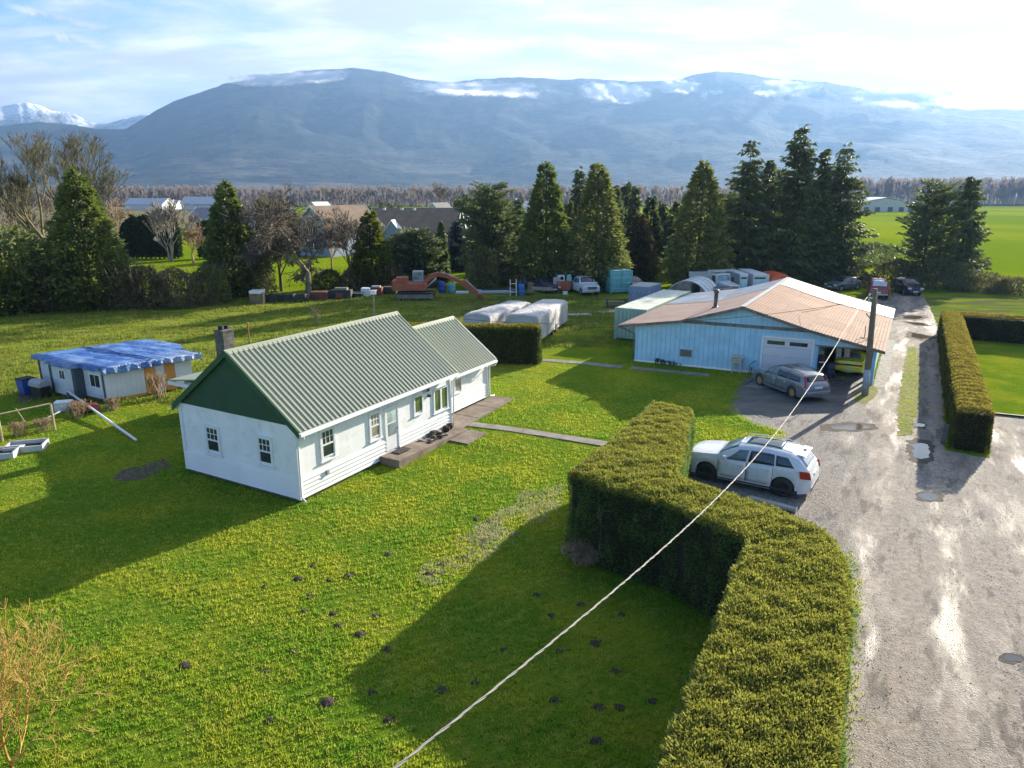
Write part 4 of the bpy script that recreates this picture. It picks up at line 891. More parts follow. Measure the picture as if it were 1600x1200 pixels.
for i, q in enumerate(MP): molehill(*q, 60+i, 'dark scrape of soil in the pale weedy strip of lawn', 'soil scrapes in the weedy strip')
# ------------------------------------------------------------------ buildings
M['white'] = simple('white_painted_wall', (.84, .85, .86), .75, var=.06, vs=1.2, bump=.12, bs=22, dirt=.42, dcol=(.50, .50, .46))
M['board'] = simple('white_lap_board', (.78, .79, .80), .6, var=.05, vs=2.5, dirt=.2, dcol=(.5, .5, .47))
M['trim'] = simple('white_trim', (.80, .81, .82), .5, var=.04, vs=3)
M['greenroof'] = simple('pale_green_steel', (.29, .315, .225), .5, .0, var=.05, vs=.6, spec=.6)
M['greenrib'] = simple('green_steel_rib', (.21, .27, .205), .38, 0, var=.05, vs=.6, spec=.6)
M['greenedge'] = simple('dark_green_fascia', (.022, .085, .045), .45, var=.1, vs=2)
M['gable'] = simple('dark_green_gable', (.028, .080, .040), .8, var=.10, vs=1.5, bump=.2, bs=20)
M['glass'] = glass('window_glass'); M['glassg'] = glass('green_reflection_tint', (.07, .10, .04), .1); M['glassw'] = glass('curtained_glass', (.22, .20, .16), .15)  # the green panes have their reflection painted into the tint
M['found'] = simple('foundation', (.16, .15, .13), .9, var=.3, vs=3)
M['black'] = simple('black_rubber', (.015, .015, .016), .7, var=.2, vs=4)
M['dark'] = simple('dark_interior', (.02, .02, .02), .9)
house = thing('house', 'white single-storey house with pale green ribbed metal roof and dark green gable', 'house', (HO[0], HO[1], 0), HA)
W1, L1, EV, RZ = 6.2, 9.6, 2.72, 5.25
sl = (RZ-EV)/(W1/2+.28)
wallz = EV+sl*.28
b = MB(); b.box(.04, .04, .0, L1-.04, W1-.04, .16); b.box(9.4, 1.14, 0, 14.76, 5.7, .16); b.obj('foundation', M['found'], house)
# walls: main body with gable ends, wing body
b = MB(); P = [(0, 0, .12), (0, W1, .12), (0, W1, wallz-.02), (0, 0, wallz-.02)]
b.ext(P, (L1, 0, 0)); b.obj('wall', M['white'], house, recalc=True)
b = MB(); b.ext([(.02, .02, wallz-.03), (.02, W1-.02, wallz-.03), (.02, W1/2, RZ-.08)], (L1-.04, 0, 0)); b.obj('gable_wall', M['white'], house, recalc=True)
b = MB(); b.ext([(-.03, -.05, wallz-.06), (-.03, W1+.05, wallz-.06), (-.03, W1/2, RZ-.05)], (.05, 0, 0)); b.obj('gable', M['gable'], house, recalc=True)
WZ = 2.30; b = MB(); b.ext([(9.5, 1.1, .12), (9.5, 5.75, .12), (9.5, 5.75, WZ), (9.5, 3.42, 4.0), (9.5, 1.1, WZ)], (5.28, 0, 0)); w2 = b.obj('wall', M['white'], house, recalc=True)
# lap siding boards
bd = MB(); bd.hexa([(0, 0, 0), (1, 0, 0), (1, .012, 0), (0, .012, 0), (0, .012, .165), (1, .012, .165), (1, .02, .165), (0, .02, .165)]); 
bdm = MB(); bdm.hexa([(0, -.062, 0), (1, -.062, 0), (1, 0, 0), (0, 0, 0), (0, -.022, .15), (1, -.022, .15), (1, 0, .15), (0, 0, .15)]); bdm = bdm.mesh('siding_board', M['board'])
for k in range(5):
    z = .13+.16*k
    share('siding_board', bdm, house, (0, 0, z), (0, 0, 0), (4.78, 1, 1)); share('siding_board', bdm, house, (5.68, 0, z), (0, 0, 0), (L1-5.68, 1, 1))
    share('siding_board', bdm, house, (0, W1, z), (0, 0, -math.pi/2), (W1, 1, 1))
    share('siding_board', bdm, house, (L1+.0, 1.1, z), (0, 0, 0), (14.76-L1, 1, 1))
for (x, y, x1, y1, z1) in ((-.05, -.05, .10, .10, wallz), (L1-.1, -.05, L1+.03, .08, wallz-.1), (14.66, 1.05, 14.80, 1.18, WZ), (-.05, W1-.1, .08, W1+.05, wallz)):
    MB().box(x, y, .10, x1, y1, z1-.03).obj('corner_board', M['trim'], house)
# roofs: ribbed panels
def roof_side(parent, x0, x1, ya, za, yb, zb, rib=.235, lab=None, ribmat=None):
    """plane from eave (ya, za) to ridge (yb, zb) along x"""
    b = MB(); th = .045; r = b.hexa([(x0, ya, za-th), (x1, ya, za-th), (x1, yb, zb-th), (x0, yb, zb-th), (x0, ya, za), (x1, ya, za), (x1, yb, zb), (x0, yb, zb)])
    ro = r.obj('roof', M['greenroof'], parent, recalc=True)
    Ls = math.hypot(yb-ya, zb-za); an = math.atan2(zb-za, yb-ya)
    rm = MB(); rm.hexa([(-.036, 0, 0), (.036, 0, 0), (.036, Ls, 0), (-.036, Ls, 0), (-.020, 0, .042), (.020, 0, .042), (.020, Ls, .042), (-.020, Ls, .042)]); rm = rm.mesh('roof_rib', M['greenroof'])
    n = int((x1-x0)/rib); 
    for i in range(n+1):
        x = x0+.06+i*(x1-x0-.12)/n; share('roof_rib', rm, ro, (x, ya, za), (an if ya < yb else math.pi-an if False else an, 0, 0))
    return ro
ov = .12
roof_side(house, -ov, L1+.22, -.30, EV, W1/2, RZ)
roof_side(house, -ov, L1+.22, W1+.30, EV, W1/2, RZ)
roof_side(house, L1-.1, 15.05, .72, 2.16, 3.42, 4.22)
roof_side(house, L1-.1, 15.05, 6.10, 2.16, 3.42, 4.22)
for (x0, x1, y, z) in ((-ov-.03, L1+.25, W1/2, RZ), (L1+.23, 15.08, 3.42, 4.22)):
    MB().ext([(x0, y-.17, z-.10), (x0, y, z+.062), (x0, y+.17, z-.10), (x0, y, z+.02)], (x1-x0, 0, 0)).obj('ridge_cap', M['greenroof'], house, recalc=True)
# barge boards and gutters
def barge(x, ya, za, yb, zb, m=M['greenedge'], w=.03, hgt=.20):
    MB().ext([(x, ya, za-hgt), (x, yb, zb-hgt), (x, yb, zb+.055), (x, ya, za+.055)], (w, 0, 0)).obj('barge_board', m, house, recalc=True)
barge(-ov-.035, -.31, EV, W1/2, RZ); barge(-ov-.035, W1+.31, EV, W1/2, RZ)
barge(15.052, .71, 2.16, 3.42, 4.22, M['trim']); barge(15.052, 6.11, 2.16, 3.42, 4.22, M['trim'])
def gutter(x0, x1, y, z, s=-1):
    MB().ext([(x0, y, z), (x0, y+.10*s, z), (x0, y+.12*s, z-.11), (x0, y+.01*s, z-.13)], (x1-x0, 0, 0)).obj('gutter', M['trim'], house, recalc=True)
gutter(-ov, L1+.2, -.30, EV-.03); gutter(L1+.22, 15.05, .72, 2.13); gutter(-ov, L1+.2, W1+.30, EV-.03, 1)
def pipe(pts, r=.035): MB().tube(pts, r, 8).obj('downpipe', M['trim'], house, True)
pipe([(.02, -.38, EV-.12), (.02, -.36, EV-.25), (-.03, -.10, EV-.42), (-.03, -.09, .25), (-.05, -.3, .08)])
pipe([(L1+.1, -.38, EV-.12), (L1+.12, -.12, EV-.4), (L1+.12, -.08, .1)]); pipe([(14.95, .62, 2.02), (14.95, .70, 1.85), (14.86, 1.0, 1.78), (14.86, 1.0, .12), (15.3, 1.0, .05)])
# windows
def window(parent, face, a0, a1, z0, z1, y=0.0, muntins=True, gl=None, pair=False):
    """face 'x': on the long wall (a along local x, wall at y); face 'g': on the gable wall (a along local y, wall at x=0)"""
    w = thing('window', None, None); w.parent = parent
    if face == 'x': w.location = (a0, y-.002, z0)
    else: w.location = (-.002, a1, z0); w.rotation_euler = (0, 0, -math.pi/2)
    A, Z = a1-a0, z1-z0; fr = MB(); t = .09
    for q in ((-t, -t-.02, 0, Z+t), (A, -t-.02, A+t, Z+t), (0, Z, A, Z+t), (-t-.05, -t-.05, A+t+.05, -t+.0)):
        x0_, z0_, x1_, z1_ = q; fr.box(x0_, -.055 if q[1] != -t-.05 else -.09, z0_, x1_, .0, z1_)
    fr.obj('frame', M['trim'], w)
    MB().box(0, -.02, 0, A, -.008, Z).obj('pane', gl or M['glass'], w)
    s = MB()
    if pair: s.box(A/2-.06, -.052, 0, A/2+.06, -.02, Z)
    if muntins:
        zm = Z*.48; s.box(0, -.045, zm-.03, A, -.021, zm+.03); s.box(0, -.035, 0, .04, -.021, Z); s.box(A-.04, -.035, 0, A, -.021, Z); s.box(.04, -.034, Z-.04, A-.04, -.021, Z); s.box(.04, -.034, 0, A-.04, -.021, .05)
        for k in (1, 2): s.box(A*k/3-.013, -.033, zm+.03, A*k/3+.013, -.022, Z-.04)
        zq = zm+(Z-zm)*.5; s.box(.04, -.036, zq-.013, A-.04, -.0225, zq+.013)
    if s.v: s.obj('sash_bars', M['trim'], w)
    return w
window(house, 'g', 4.10, 4.76, 1.14, 2.12); window(house, 'g', 1.28, 1.90, 1.20, 2.18)
window(house, 'x', 1.20, 1.82, 1.28, 2.32); window(house, 'x', 3.92, 4.46, 1.22, 2.22, gl=M['glassw'])
window(house, 'x', 6.85, 7.36, 1.50, 2.18, muntins=False, gl=M['glassg']); window(house, 'x', 8.32, 9.30, 1.18, 2.12, muntins=False, gl=M['glassg'], pair=True)
window(house, 'x', 11.62, 12.16, 1.15, 1.74, y=1.1, muntins=False, gl=M['glassw'])
d = thing('door', None, None); d.parent = house; d.location = (4.88, -.0, .36)
MB().box(-.08, -.055, 0, 0, .0, 1.88).box(.74, -.055, 0, .82, .0, 1.88).box(0, -.055, 1.80, .74, .0, 1.88).obj('frame', M['trim'], d)
MB().box(0.0, -.03, 0, .74, -.006, 1.80).obj('panel', M['trim'], d)
MB().box(.10, -.036, .62, .64, -.031, 1.14).obj('pane', glass('screen_door_glass', (.14, .17, .19), .15), d); MB().box(.10, -.036, 1.20, .64, -.031, 1.70).obj('pane', glass('screen_door_glass_top', (.28, .36, .36), .2), d)
MB().lathe([(.02, -.07), (.025, -.04)], 'y', (.68, 0, .85), 8).obj('handle', M['black'], d)
# house numbers, wall light, meter, vents
def numerals(txt, parent, loc, size, mat, rx=math.pi/2, rz=0):
    c = bpy.data.curves.new('house_number', 'FONT'); c.body = txt; c.size = size; c.extrude = .006; o = bpy.data.objects.new('tmp', c); C.objects.link(o); bpy.context.view_layer.update(); me = bpy.data.meshes.new_from_object(o.evaluated_get(bpy.context.evaluated_depsgraph_get())); bpy.data.objects.remove(o); me.materials.clear(); me.materials.append(mat); o = link('house_number', me); o.parent = parent; o.location = loc; o.rotation_euler = (rx, 0, rz); return o
numerals('11188', house, (7.50, -.012, 2.22), .19, M['black'])
MB().box(7.82, -.14, 1.98, 7.92, 0, 2.08).obj('porch_light', M['black'], house); MB().box(1.28, -.12, .62, 1.40, -.03, .80).obj('outlet_box', simple('grey_box', (.35, .36, .37), .6), house)
# concrete porch
porch = thing('porch', 'low mossy concrete porch slab at the front door of the white house', 'porch', (HO[0], HO[1], 0), HA)
MB().hexa([(4.35, -1.05, 0), (9.1, -.95, 0), (9.1, -.06, 0), (4.35, -.06, 0), (4.35, -1.05, .33), (9.1, -.95, .12), (9.1, -.06, .14), (4.35, -.06, .33)]).obj('slab', M['slab'], porch)
MB().box(4.95, -.62, .331, 5.7, -.18, .35).obj('door_mat', simple('dark_mat', (.045, .04, .038), .95, bump=1, bs=60), porch)
patio = thing('patio', 'reddish concrete paving along the far wing of the white house', 'patio', (HO[0], HO[1], 0), HA)
for i, (x0, y0, x1, y1) in enumerate(((9.75, -.55, 11.4, 1.0), (11.45, -.45, 13.2, 1.0), (13.25, -.35, 15.2, 1.0), (8.0, -2.0, 9.68, -1.0), (9.15, -.95, 9.70, .0))):
    MB().slab([(x0, y0, .05+.004*i), (x1, y0+.05, .05+.004*i), (x1, y1, .055+.004*i), (x0, y1, .055+.004*i)], .06).obj('paving_slab', M['slab'], patio)
# rubble pile and pots on the porch
rb = thing('rubble_pile', 'heap of broken stones and leaves against the house wall on the porch', 'rubble', house_pt(7.6, -.45, .16), HA); rr = random.Random(3)
for i in range(34):
    MB().cbox((rr.uniform(-.75, .75), rr.uniform(-.3, .3), rr.uniform(0, .14)), (rr.uniform(.06, .2), rr.uniform(.05, .14), rr.uniform(.03, .09)), rr.random()*3).obj('stone', M['bank' if i % 2 else 'soil'], rb)
MB().ext([(-.1, .12, .05), (.8, .1, .05), (.5, .12, .22), (.2, .12, .25)], (0, .22, 0)).obj('wedge', simple('rotten_board', (.06, .05, .045), .9), rb, recalc=True)
for i, (x, y, s_, lab, mt) in enumerate(((8.72, -.35, .17, 'dark round pot lying left of the other by the house corner', 'soil'), (9.15, -.25, .16, 'upright dark pot at the house corner right of the round one', 'black'))):
    t = thing('plant_pot', lab, 'pot', house_pt(x, y, .13), HA); MB().lathe([(s_*.6, 0), (s_, s_*.6), (s_*1.05, s_*1.5), (s_*.9, s_*1.5), (s_*.85, s_*1.1)], 'z', (0, 0, 0), 14).obj('pot', M[mt], t, True); MB().lathe([(s_*.8, s_*1.1), (s_*.3, s_*1.75)], 'z', (0, 0, 0), 8).obj('plant', M['soil'], t)
# rear extension and chimney
ext = thing('house_extension', 'low green-roofed lean-to extension behind the white house', 'extension', (HO[0], HO[1], 0), HA)
MB().box(4.6, 6.25, 0, 9.6, 12.3, 1.85).obj('wall', M['white'], ext)
MB().hexa([(4.2, 6.2, 2.75), (9.9, 6.2, 2.75), (9.9, 12.9, 1.88), (4.2, 12.9, 1.88), (4.2, 6.2, 2.82), (9.9, 6.2, 2.82), (9.9, 12.9, 1.95), (4.2, 12.9, 1.95)]).obj('roof', M['greenroof'], ext)
MB().box(4.14, 6.3, 1.72, 4.19, 12.9, 1.9).obj('fascia', M['trim'], ext)
ch = thing('chimney', 'square weathered concrete block chimney rising behind the house roof', 'chimney', house_pt(5.2, 9.75, 0), HA)
M['block'] = simple('sooty_block', (.14, .13, .115), .95, var=.35, vs=3, bump=.6, bs=12, dirt=.6, dcol=(.05, .045, .04))
for k in range(20):
    MB().box(-.30, -.30, k*.225, .30, .30, k*.225+.215).obj('concrete_block', M['block'], ch)
MB().box(-.33, -.33, 4.5, .33, .33, 4.57).obj('cap', M['block'], ch)
MB().lathe([(.12, 4.57), (.12, 4.77), (.09, 4.77)], 'z', (-.15, 0, 0), 10).obj('flue', M['black'], ch); MB().lathe([(.11, 4.57), (.11, 4.73), (.08, 4.73)], 'z', (.18, .02, 0), 10).obj('flue', M['black'], ch)
vp = thing('vent_pipe', 'thin rusty vent pipe standing beyond the roof left of the sapling', 'pipe', at(392, 556)); MB().tube([(0, 0, 0), (0, 0, 2.2)], .05, 8).lathe([(.10, 2.2), (.10, 2.3)], 'z', (0, 0, 0), 8).obj('pipe', simple('rusty_pipe', (.35, .17, .06), .8), vp)
bh = thing('birdhouse', 'white birdhouse on a post beyond the ridge of the green roof', 'birdhouse', at(586, 512)); MB().box(-.05, -.05, 0, .05, .05, 2.75).obj('post', simple('grey_post', (.3, .28, .25), .9), bh); MB().box(-.22, -.16, 2.75, .22, .16, 3.05).obj('box', M['trim'], bh); MB().box(-.27, -.2, 3.05, .27, .2, 3.09).obj('roof', M['trim'], bh)

# blue garage ------------------------------------------------------------
GO = Vector((8.09, 45.81, 0)); ga = Vector((.90, -.433, 0)).normalized(); gb = Vector((.487, .873, 0))
gar = thing('garage', 'light blue board garage with wide rusty brown and white metal roof', 'garage')
def gp(s, d, z): p = GO+ga*s+gb*d; return (p.x, p.y, z)
GW, GD = 14.1, 16.5
def groof(s):
    return float(np.interp(s, [-.95, 3.0, 6.7, 10.4, 14.6], [2.42, 3.02, 4.15, 3.08, 2.12]))
M['blue'] = simple('light_blue_boards', (.36, .63, .80), .75, var=.10, vs=1.2, bump=.2, bs=25, dirt=.28, dcol=(.30, .42, .48))
M['bluet'] = simple('blue_batten', (.31, .57, .74), .75, var=.1, vs=2, dirt=.2, dcol=(.3, .4, .45))
DX0, DX1, DZ, CX0 = 7.98, 10.75, 2.30, 11.0
def gwall(s0, s1, z0, z1f, d=0.0, th=.10, name='wall', mat=None, n=None):
    n = n or max(1, int((s1-s0)/.5)); ss = [s0+(s1-s0)*i/n for i in range(n+1)]; poly = [gp(s, d, z0) for s in ss]+[gp(s, d, (z1f(s) if callable(z1f) else z1f)) for s in ss[::-1]]
    return MB().ext(poly, tuple(gb*th)).obj(name, mat or M['blue'], gar, recalc=True)
rf = lambda s: groof(s)-.10
gwall(0, DX0, .05, rf); gwall(DX0, DX1, DZ, rf); gwall(DX1, CX0, .05, rf); gwall(CX0, GW, 2.05, lambda s: max(2.1, rf(s)))
gwall(0, GW, 0, lambda s: rf(s), GD, .1)
for s0 in (0.0, CX0): MB().ext([gp(s0, .1, 0), gp(s0, GD, 0), gp(s0, GD, rf(s0) if not s0 else 2.75), gp(s0, .1, rf(s0) if not s0 else 2.75)], tuple(ga*.08)).obj('wall', M['blue'], gar, recalc=True)
MB().ext([gp(GW-.1, 3.8, 0), gp(GW-.1, GD, 0), gp(GW-.1, GD, 2.05), gp(GW-.1, 3.8, 2.05)], tuple(ga*.08)).obj('wall', M['blue'], gar, recalc=True)
for i, dd in enumerate((.0, .75, 2.2)): MB().ext([gp(GW-.12, dd, 0), gp(GW+.02, dd, 0), gp(GW+.02, dd, 2.1), gp(GW-.12, dd, 2.1)], tuple(gb*.12)).obj('post', M['bluet'], gar, recalc=True)
MB().ext([gp(GW+.03, .0, 0.05), gp(GW+.03, .65, 0.05), gp(GW+.03, .65, 2.05), gp(GW+.03, .0, 2.05)], tuple(ga*.03)).obj('side_panel', M['blue'], gar, recalc=True)
# vertical battens, one part each
s = .15
while s < GW:
    z0, z1 = .06, rf(s)-.02
    if DX0-.12 < s < DX1+.12: z0 = DZ+.14
    if s > CX0+.03: z0 = 2.07
    if z1-z0 > .08:
        MB().ext([gp(s, -.022, z0), gp(s+.045, -.022, z0), gp(s+.045, -.022, z1), gp(s, -.022, z1)], tuple(gb*.021)).obj('batten', M['bluet'], gar)
    s += .305
M['weather'] = simple('weathered_grey_wood', (.17, .155, .14), .9, var=.3, vs=2.5, bump=.5, bs=14, dirt=.4, dcol=(.10, .07, .05))
MB().ext([gp(2.9, -.07, 2.80), gp(10.9, -.07, 2.80), gp(10.9, -.07, 2.99), gp(2.9, -.07, 2.99)], tuple(gb*.045)).obj('beam', M['weather'], gar, recalc=True)
MB().ext([gp(CX0-.1, -.03, 2.02), gp(GW+.05, -.03, 2.02), gp(GW+.05, -.03, 2.10), gp(CX0-.1, -.03, 2.10)], tuple(gb*.025)).obj('lintel', M['weather'], gar, recalc=True)
MB().ext([gp(-.03, -.025, 0), gp(DX0-.1, -.025, 0), gp(DX0-.1, -.025, .12), gp(-.03, -.025, .12)], tuple(gb*.02)).obj('skirt_board', M['white'], gar, recalc=True)
# garage door
dr = thing('garage_door', None, None); dr.parent = gar
def gpoly(s0, z0, s1, z1, d, th, name, mat, par): return MB().ext([gp(s0, d, z0), gp(s1, d, z0), gp(s1, d, z1), gp(s0, d, z1)], tuple(gb*th)).obj(name, mat, par, recalc=True)
gpoly(DX0-.10, .05, DX0, DZ+.1, -.05, .05, 'frame', M['trim'], dr); gpoly(DX1, .05, DX1+.10, DZ+.1, -.05, .05, 'frame', M['trim'], dr); gpoly(DX0, DZ, DX1, DZ+.10, -.05, .05, 'frame', M['trim'], dr)
M['doorp'] = simple('pale_garage_door', (.62, .66, .70), .5, var=.05, vs=1)
for k in range(4): gpoly(DX0, .05+k*.5625, DX1, .05+(k+1)*.5625-.012, .02+.0*k, .04, 'door_panel', M['doorp'], dr)
for a, b_ in ((.22, 1.22), (1.50, 2.50)): gpoly(DX0+a, 1.90, DX0+b_, 2.13, .012, .007, 'pane', M['glass'], dr)
M['weedg'] = simple('dark_weed_stems', (.05, .09, .05), .9)
# louvred vent, outside sink
gpoly(2.98, .62, 3.74, 1.10, -.045, .044, 'vent_frame', simple('vent_frame', (.3, .3, .27), .8), gar)
for k in range(5): gpoly(3.03, .67+k*.08, 3.69, .72+k*.08, -.06, .014, 'louvre', simple('vent_slat', (.09, .09, .07), .8) if k == 0 else bpy.data.materials['vent_slat'], gar)
for k, s_ in enumerate((1.75, 2.1, 2.4, 2.75)):
    wd = bare_tree('weed', gp(s_, -.15, 0), .38-.04*k, M['weedg'], ('dark weed at the foot of the blue garage wall, ' + ('leftmost of four', 'second from the left of four', 'third from the left of four', 'rightmost of four')[k]), depth=2, seed=200+k, kids=(2, 3), minr=.012, r0=.015, stems=7, spread=.5, trunk=.3, group='weeds along the garage wall', cat='plant')
# roof panels: one part per sheet
M['rust'+'roof'] = simple('rusty_brown_sheet', (.26, .14, .085), .85, 0, var=.10, vs=.8, bump=.3, bs=10, dirt=.45, dcol=(.33, .13, .06))
M['pinkroof'] = simple('faded_pink_brown_sheet', (.27, .18, .155), .8, 0, var=.12, vs=.9, bump=.3, bs=10, dirt=.5, dcol=(.22, .09, .045))
M['paleroof'] = simple('pale_white_sheet', (.40, .405, .40), .6, 0, var=.06, vs=.6, dirt=.25, dcol=(.4, .38, .35))
M['galv'] = simple('galvanised_sheet', (.40, .46, .55), .35, .3, var=.08, vs=.6)
def gsheet(s0, s1, d0, d1, mat, dz=0.0, name='roof_sheet', th=.03):
    zz = lambda s: groof(s)+dz
    top = [gp(s0, d0, zz(s0)), gp(s1, d0, zz(s1)), gp(s1, d1, zz(s1)), gp(s0, d1, zz(s0))]
    MB().slab(top, th).obj(name, mat, gar, recalc=True)
segs_ = [(-.95, 1.05), (1.05, 3.0), (3.0, 4.9), (4.9, 6.7), (6.7, 8.55), (8.55, 10.4), (10.4, 12.5), (12.5, 14.6)]
ds_ = [-.45, 2.0, 4.5, 7.0, 9.5, 12.0, 14.4, 16.9]
rr = random.Random(5)
cols_r = [simple('rusty_brown_sheet_b', (.29, .165, .10), .85, var=.10, vs=.8, bump=.3, bs=10, dirt=.4, dcol=(.36, .16, .08)), M['rustroof'], simple('rusty_brown_sheet_c', (.23, .12, .075), .85, var=.1, vs=.8, bump=.3, bs=10, dirt=.5, dcol=(.30, .12, .06))]
for i, (a, b_) in enumerate(segs_):
    for j in range(len(ds_)-1):
        lim = 5 if i >= 4 else 4
        if j < lim: mt = rr.choice(cols_r) if i >= 4 else M['pinkroof']
        else: mt = M['paleroof'] if i >= 4 else M['galv']
        gsheet(a+.004, b_-.004, ds_[j]+.004, ds_[j+1]-.004, mt, .004*((i+j) % 3))
# course lines on the near slopes: lap ridges
lp = 0
for i in range(1, 44):
    s_ = 6.7+i*.18
    if s_ > 14.5: break
    gsheet(s_-.011, s_+.011, -.45, 11.95, M['rustroof'], .034, 'lap_seam', .03)
gsheet(6.55, 6.85, -.47, 16.9, M['paleroof'], .055, 'ridge_cap', .03)
gsheet(6.9, 14.6, 11.9, 12.15, M['paleroof'], .036, 'flashing', .02); gsheet(-.95, 6.5, 9.45, 9.65, M['paleroof'], .036, 'flashing', .02)
ss = [-.95, 3.0, 6.7, 10.4, 14.6]
for a, b_ in zip(ss, ss[1:]): MB().ext([gp(a, -.48, groof(a)-.17), gp(b_, -.48, groof(b_)-.17), gp(b_, -.48, groof(b_)+.0), gp(a, -.48, groof(a)+.0)], tuple(gb*.035)).obj('fascia', M['weather'], gar, recalc=True)
MB().ext([gp(-.95, -.45, 2.25), gp(-.95, 16.9, 2.25), gp(-.95, 16.9, 2.40), gp(-.95, -.45, 2.40)], tuple(ga*-.12)).obj('gutter', M['weather'], gar, recalc=True)
MB().tube([gp(-1.0, -.38, 2.28), gp(-.6, -.2, 2.1), gp(-.06, -.06, 1.85), gp(-.05, -.06, .1)], .04, 6).obj('downpipe', M['weather'], gar, True)
q = gp(4.2, 3.4, groof(4.2)-.05); MB().lathe([(.26, -.02), (.17, .12), (.13, .14), (.13, 1.0), (.17, 1.02), (.17, 1.22), (.02, 1.26)], 'z', q, 14).obj('chimney', simple('stove_pipe', (.12, .12, .13), .5, .6, dirt=.5, dcol=(.2, .1, .05)), gar, True)
q = gp(13.6, 1.6, groof(13.6)-.05)
MB().tube([gp(13.6, 1.6, 2.3), gp(13.6, 1.6, 3.55), gp(13.3, 1.3, 3.95)], .03, 6).tube([gp(13.35, 1.9, 2.3), gp(13.35, 1.9, 3.1)], .025, 5).tube([gp(13.6, 1.6, 2.45), gp(13.0, 1.4, 2.45)], .025, 5).obj('service_mast', simple('rusty_iron', (.10, .05, .035), .7, .3), gar, True)
# outside the garage: sink on a stand, tap pipe, slab
sk = thing('utility_sink', 'old beige utility sink on legs against the blue garage wall', 'sink', gp(6.6, -.35, 0), math.atan2(ga.y, ga.x))
M['beige'] = simple('old_beige_enamel', (.50, .47, .40), .5, var=.1, dirt=.4)
MB().hexa([(-.26, -.2, .62), (.26, -.2, .62), (.26, .2, .62), (-.26, .2, .62), (-.34, -.26, .92), (.34, -.26, .92), (.34, .26, .92), (-.34, .26, .92)]).obj('basin', M['beige'], sk, bevel=.02); MB().box(-.36, .2, .9, .36, .27, 1.08).obj('splashback', M['beige'], sk)
for x_ in (-.24, .24):
    for y_ in (-.18, .18): MB().box(x_-.03, y_-.03, 0, x_+.03, y_+.03, .64).obj('leg', M['beige'], sk)
tp = thing('standpipe_tap', 'bent dark tap pipe right of the beige sink', 'tap', gp(7.35, -.25, 0)); MB().tube([(0, 0, 0), (.02, 0, .55), (.2, -.05, .78), (.35, -.05, .8)], .022, 6).tube([(.1, 0, 0), (.14, 0, .4)], .03, 6).obj('pipe', M['black'], tp, True)
dsl = sheet('concrete_apron', [at(1164, 604), at(1180, 594), at(1196, 597), at(1204, 606), at(1184, 607)], .016, M['concrete'], .2, .03)
# covered things in the carport
bar = thing('barrel', 'dark blue barrel standing inside the carport opening', 'barrel', gp(11.75, .9, 0)); M['navy'] = simple('dark_blue_plastic', (.03, .05, .09), .5)
MB().lathe([(.26, 0), (.29, .03), (.29, .3), (.30, .32), (.29, .34), (.29, .60), (.30, .62), (.29, .64), (.28, .9), (.24, .92)], 'z', (0, 0, 0), 18).obj('drum', M['navy'], bar, True)
MB().lathe([(.25, .92), (.25, .95), (.04, .955)], 'z', (0, 0, 0), 18).obj('lid', M['black'], bar)
rags = thing('hanging_sheets', 'pale crumpled sheets hanging inside the dark carport', 'cloth', gp(12.1, 1.5, .95)); 
for i in range(2):
    m = MB(); n = 9
    for j in range(n):
        for k in range(7): m.v.append((-.16+.04*j+i*.5+.02*math.sin(k), .04*math.sin(j*1.7+k*.6), .18+k*.14))
    m.f = [(j*7+k, (j+1)*7+k, (j+1)*7+k+1, j*7+k+1) for j in range(n-1) for k in range(6)]; o_ = m.obj('sheet', simple('pale_cloth', (.55, .54, .52), .9), rags, True); sd = o_.modifiers.new('t', 'SOLIDIFY'); sd.thickness = .02
MB().tube([(-.3, .02, 1.05), (.9, .02, 1.05)], .015, 5).obj('rail', M['black'], rags)

# cottage with blue tarp ---------------------------------------------------
cot = thing('cottage', 'small flat-roofed white cottage with dark corner trims and a boarded side', 'cottage')
cA, cB, cC = at(167, 630), at(68, 607), at(303, 604.5)
fd = (cB-cA); fl = fd.length; fd.normalize(); sd_ = (cC-cA); sl_ = sd_.length; sd_.normalize(); cH = 1.82
def cp(a, b_, z): p = cA+fd*a+sd_*b_; return (p.x, p.y, z)
M['cotw'] = simple('cottage_white_panel', (.60, .64, .68), .7, var=.08, vs=1.5, dirt=.3, dcol=(.42, .42, .4)); M['cott'] = simple('dark_slate_trim', (.065, .085, .10), .6, var=.1)
MB().prism([cp(0, 0, 0)[:2], cp(fl, 0, 0)[:2], cp(fl, sl_, 0)[:2], cp(0, sl_, 0)[:2]], .18, cH).obj('wall', M['cotw'], cot, recalc=True)
MB().prism([cp(.1, .1, 0)[:2], cp(fl-.1, .1, 0)[:2], cp(fl-.1, sl_-.1, 0)[:2], cp(.1, sl_-.1, 0)[:2]], 0, .18).obj('foundation', simple('brown_skirting', (.30, .19, .10), .9, var=.3, vs=3), cot, recalc=True)
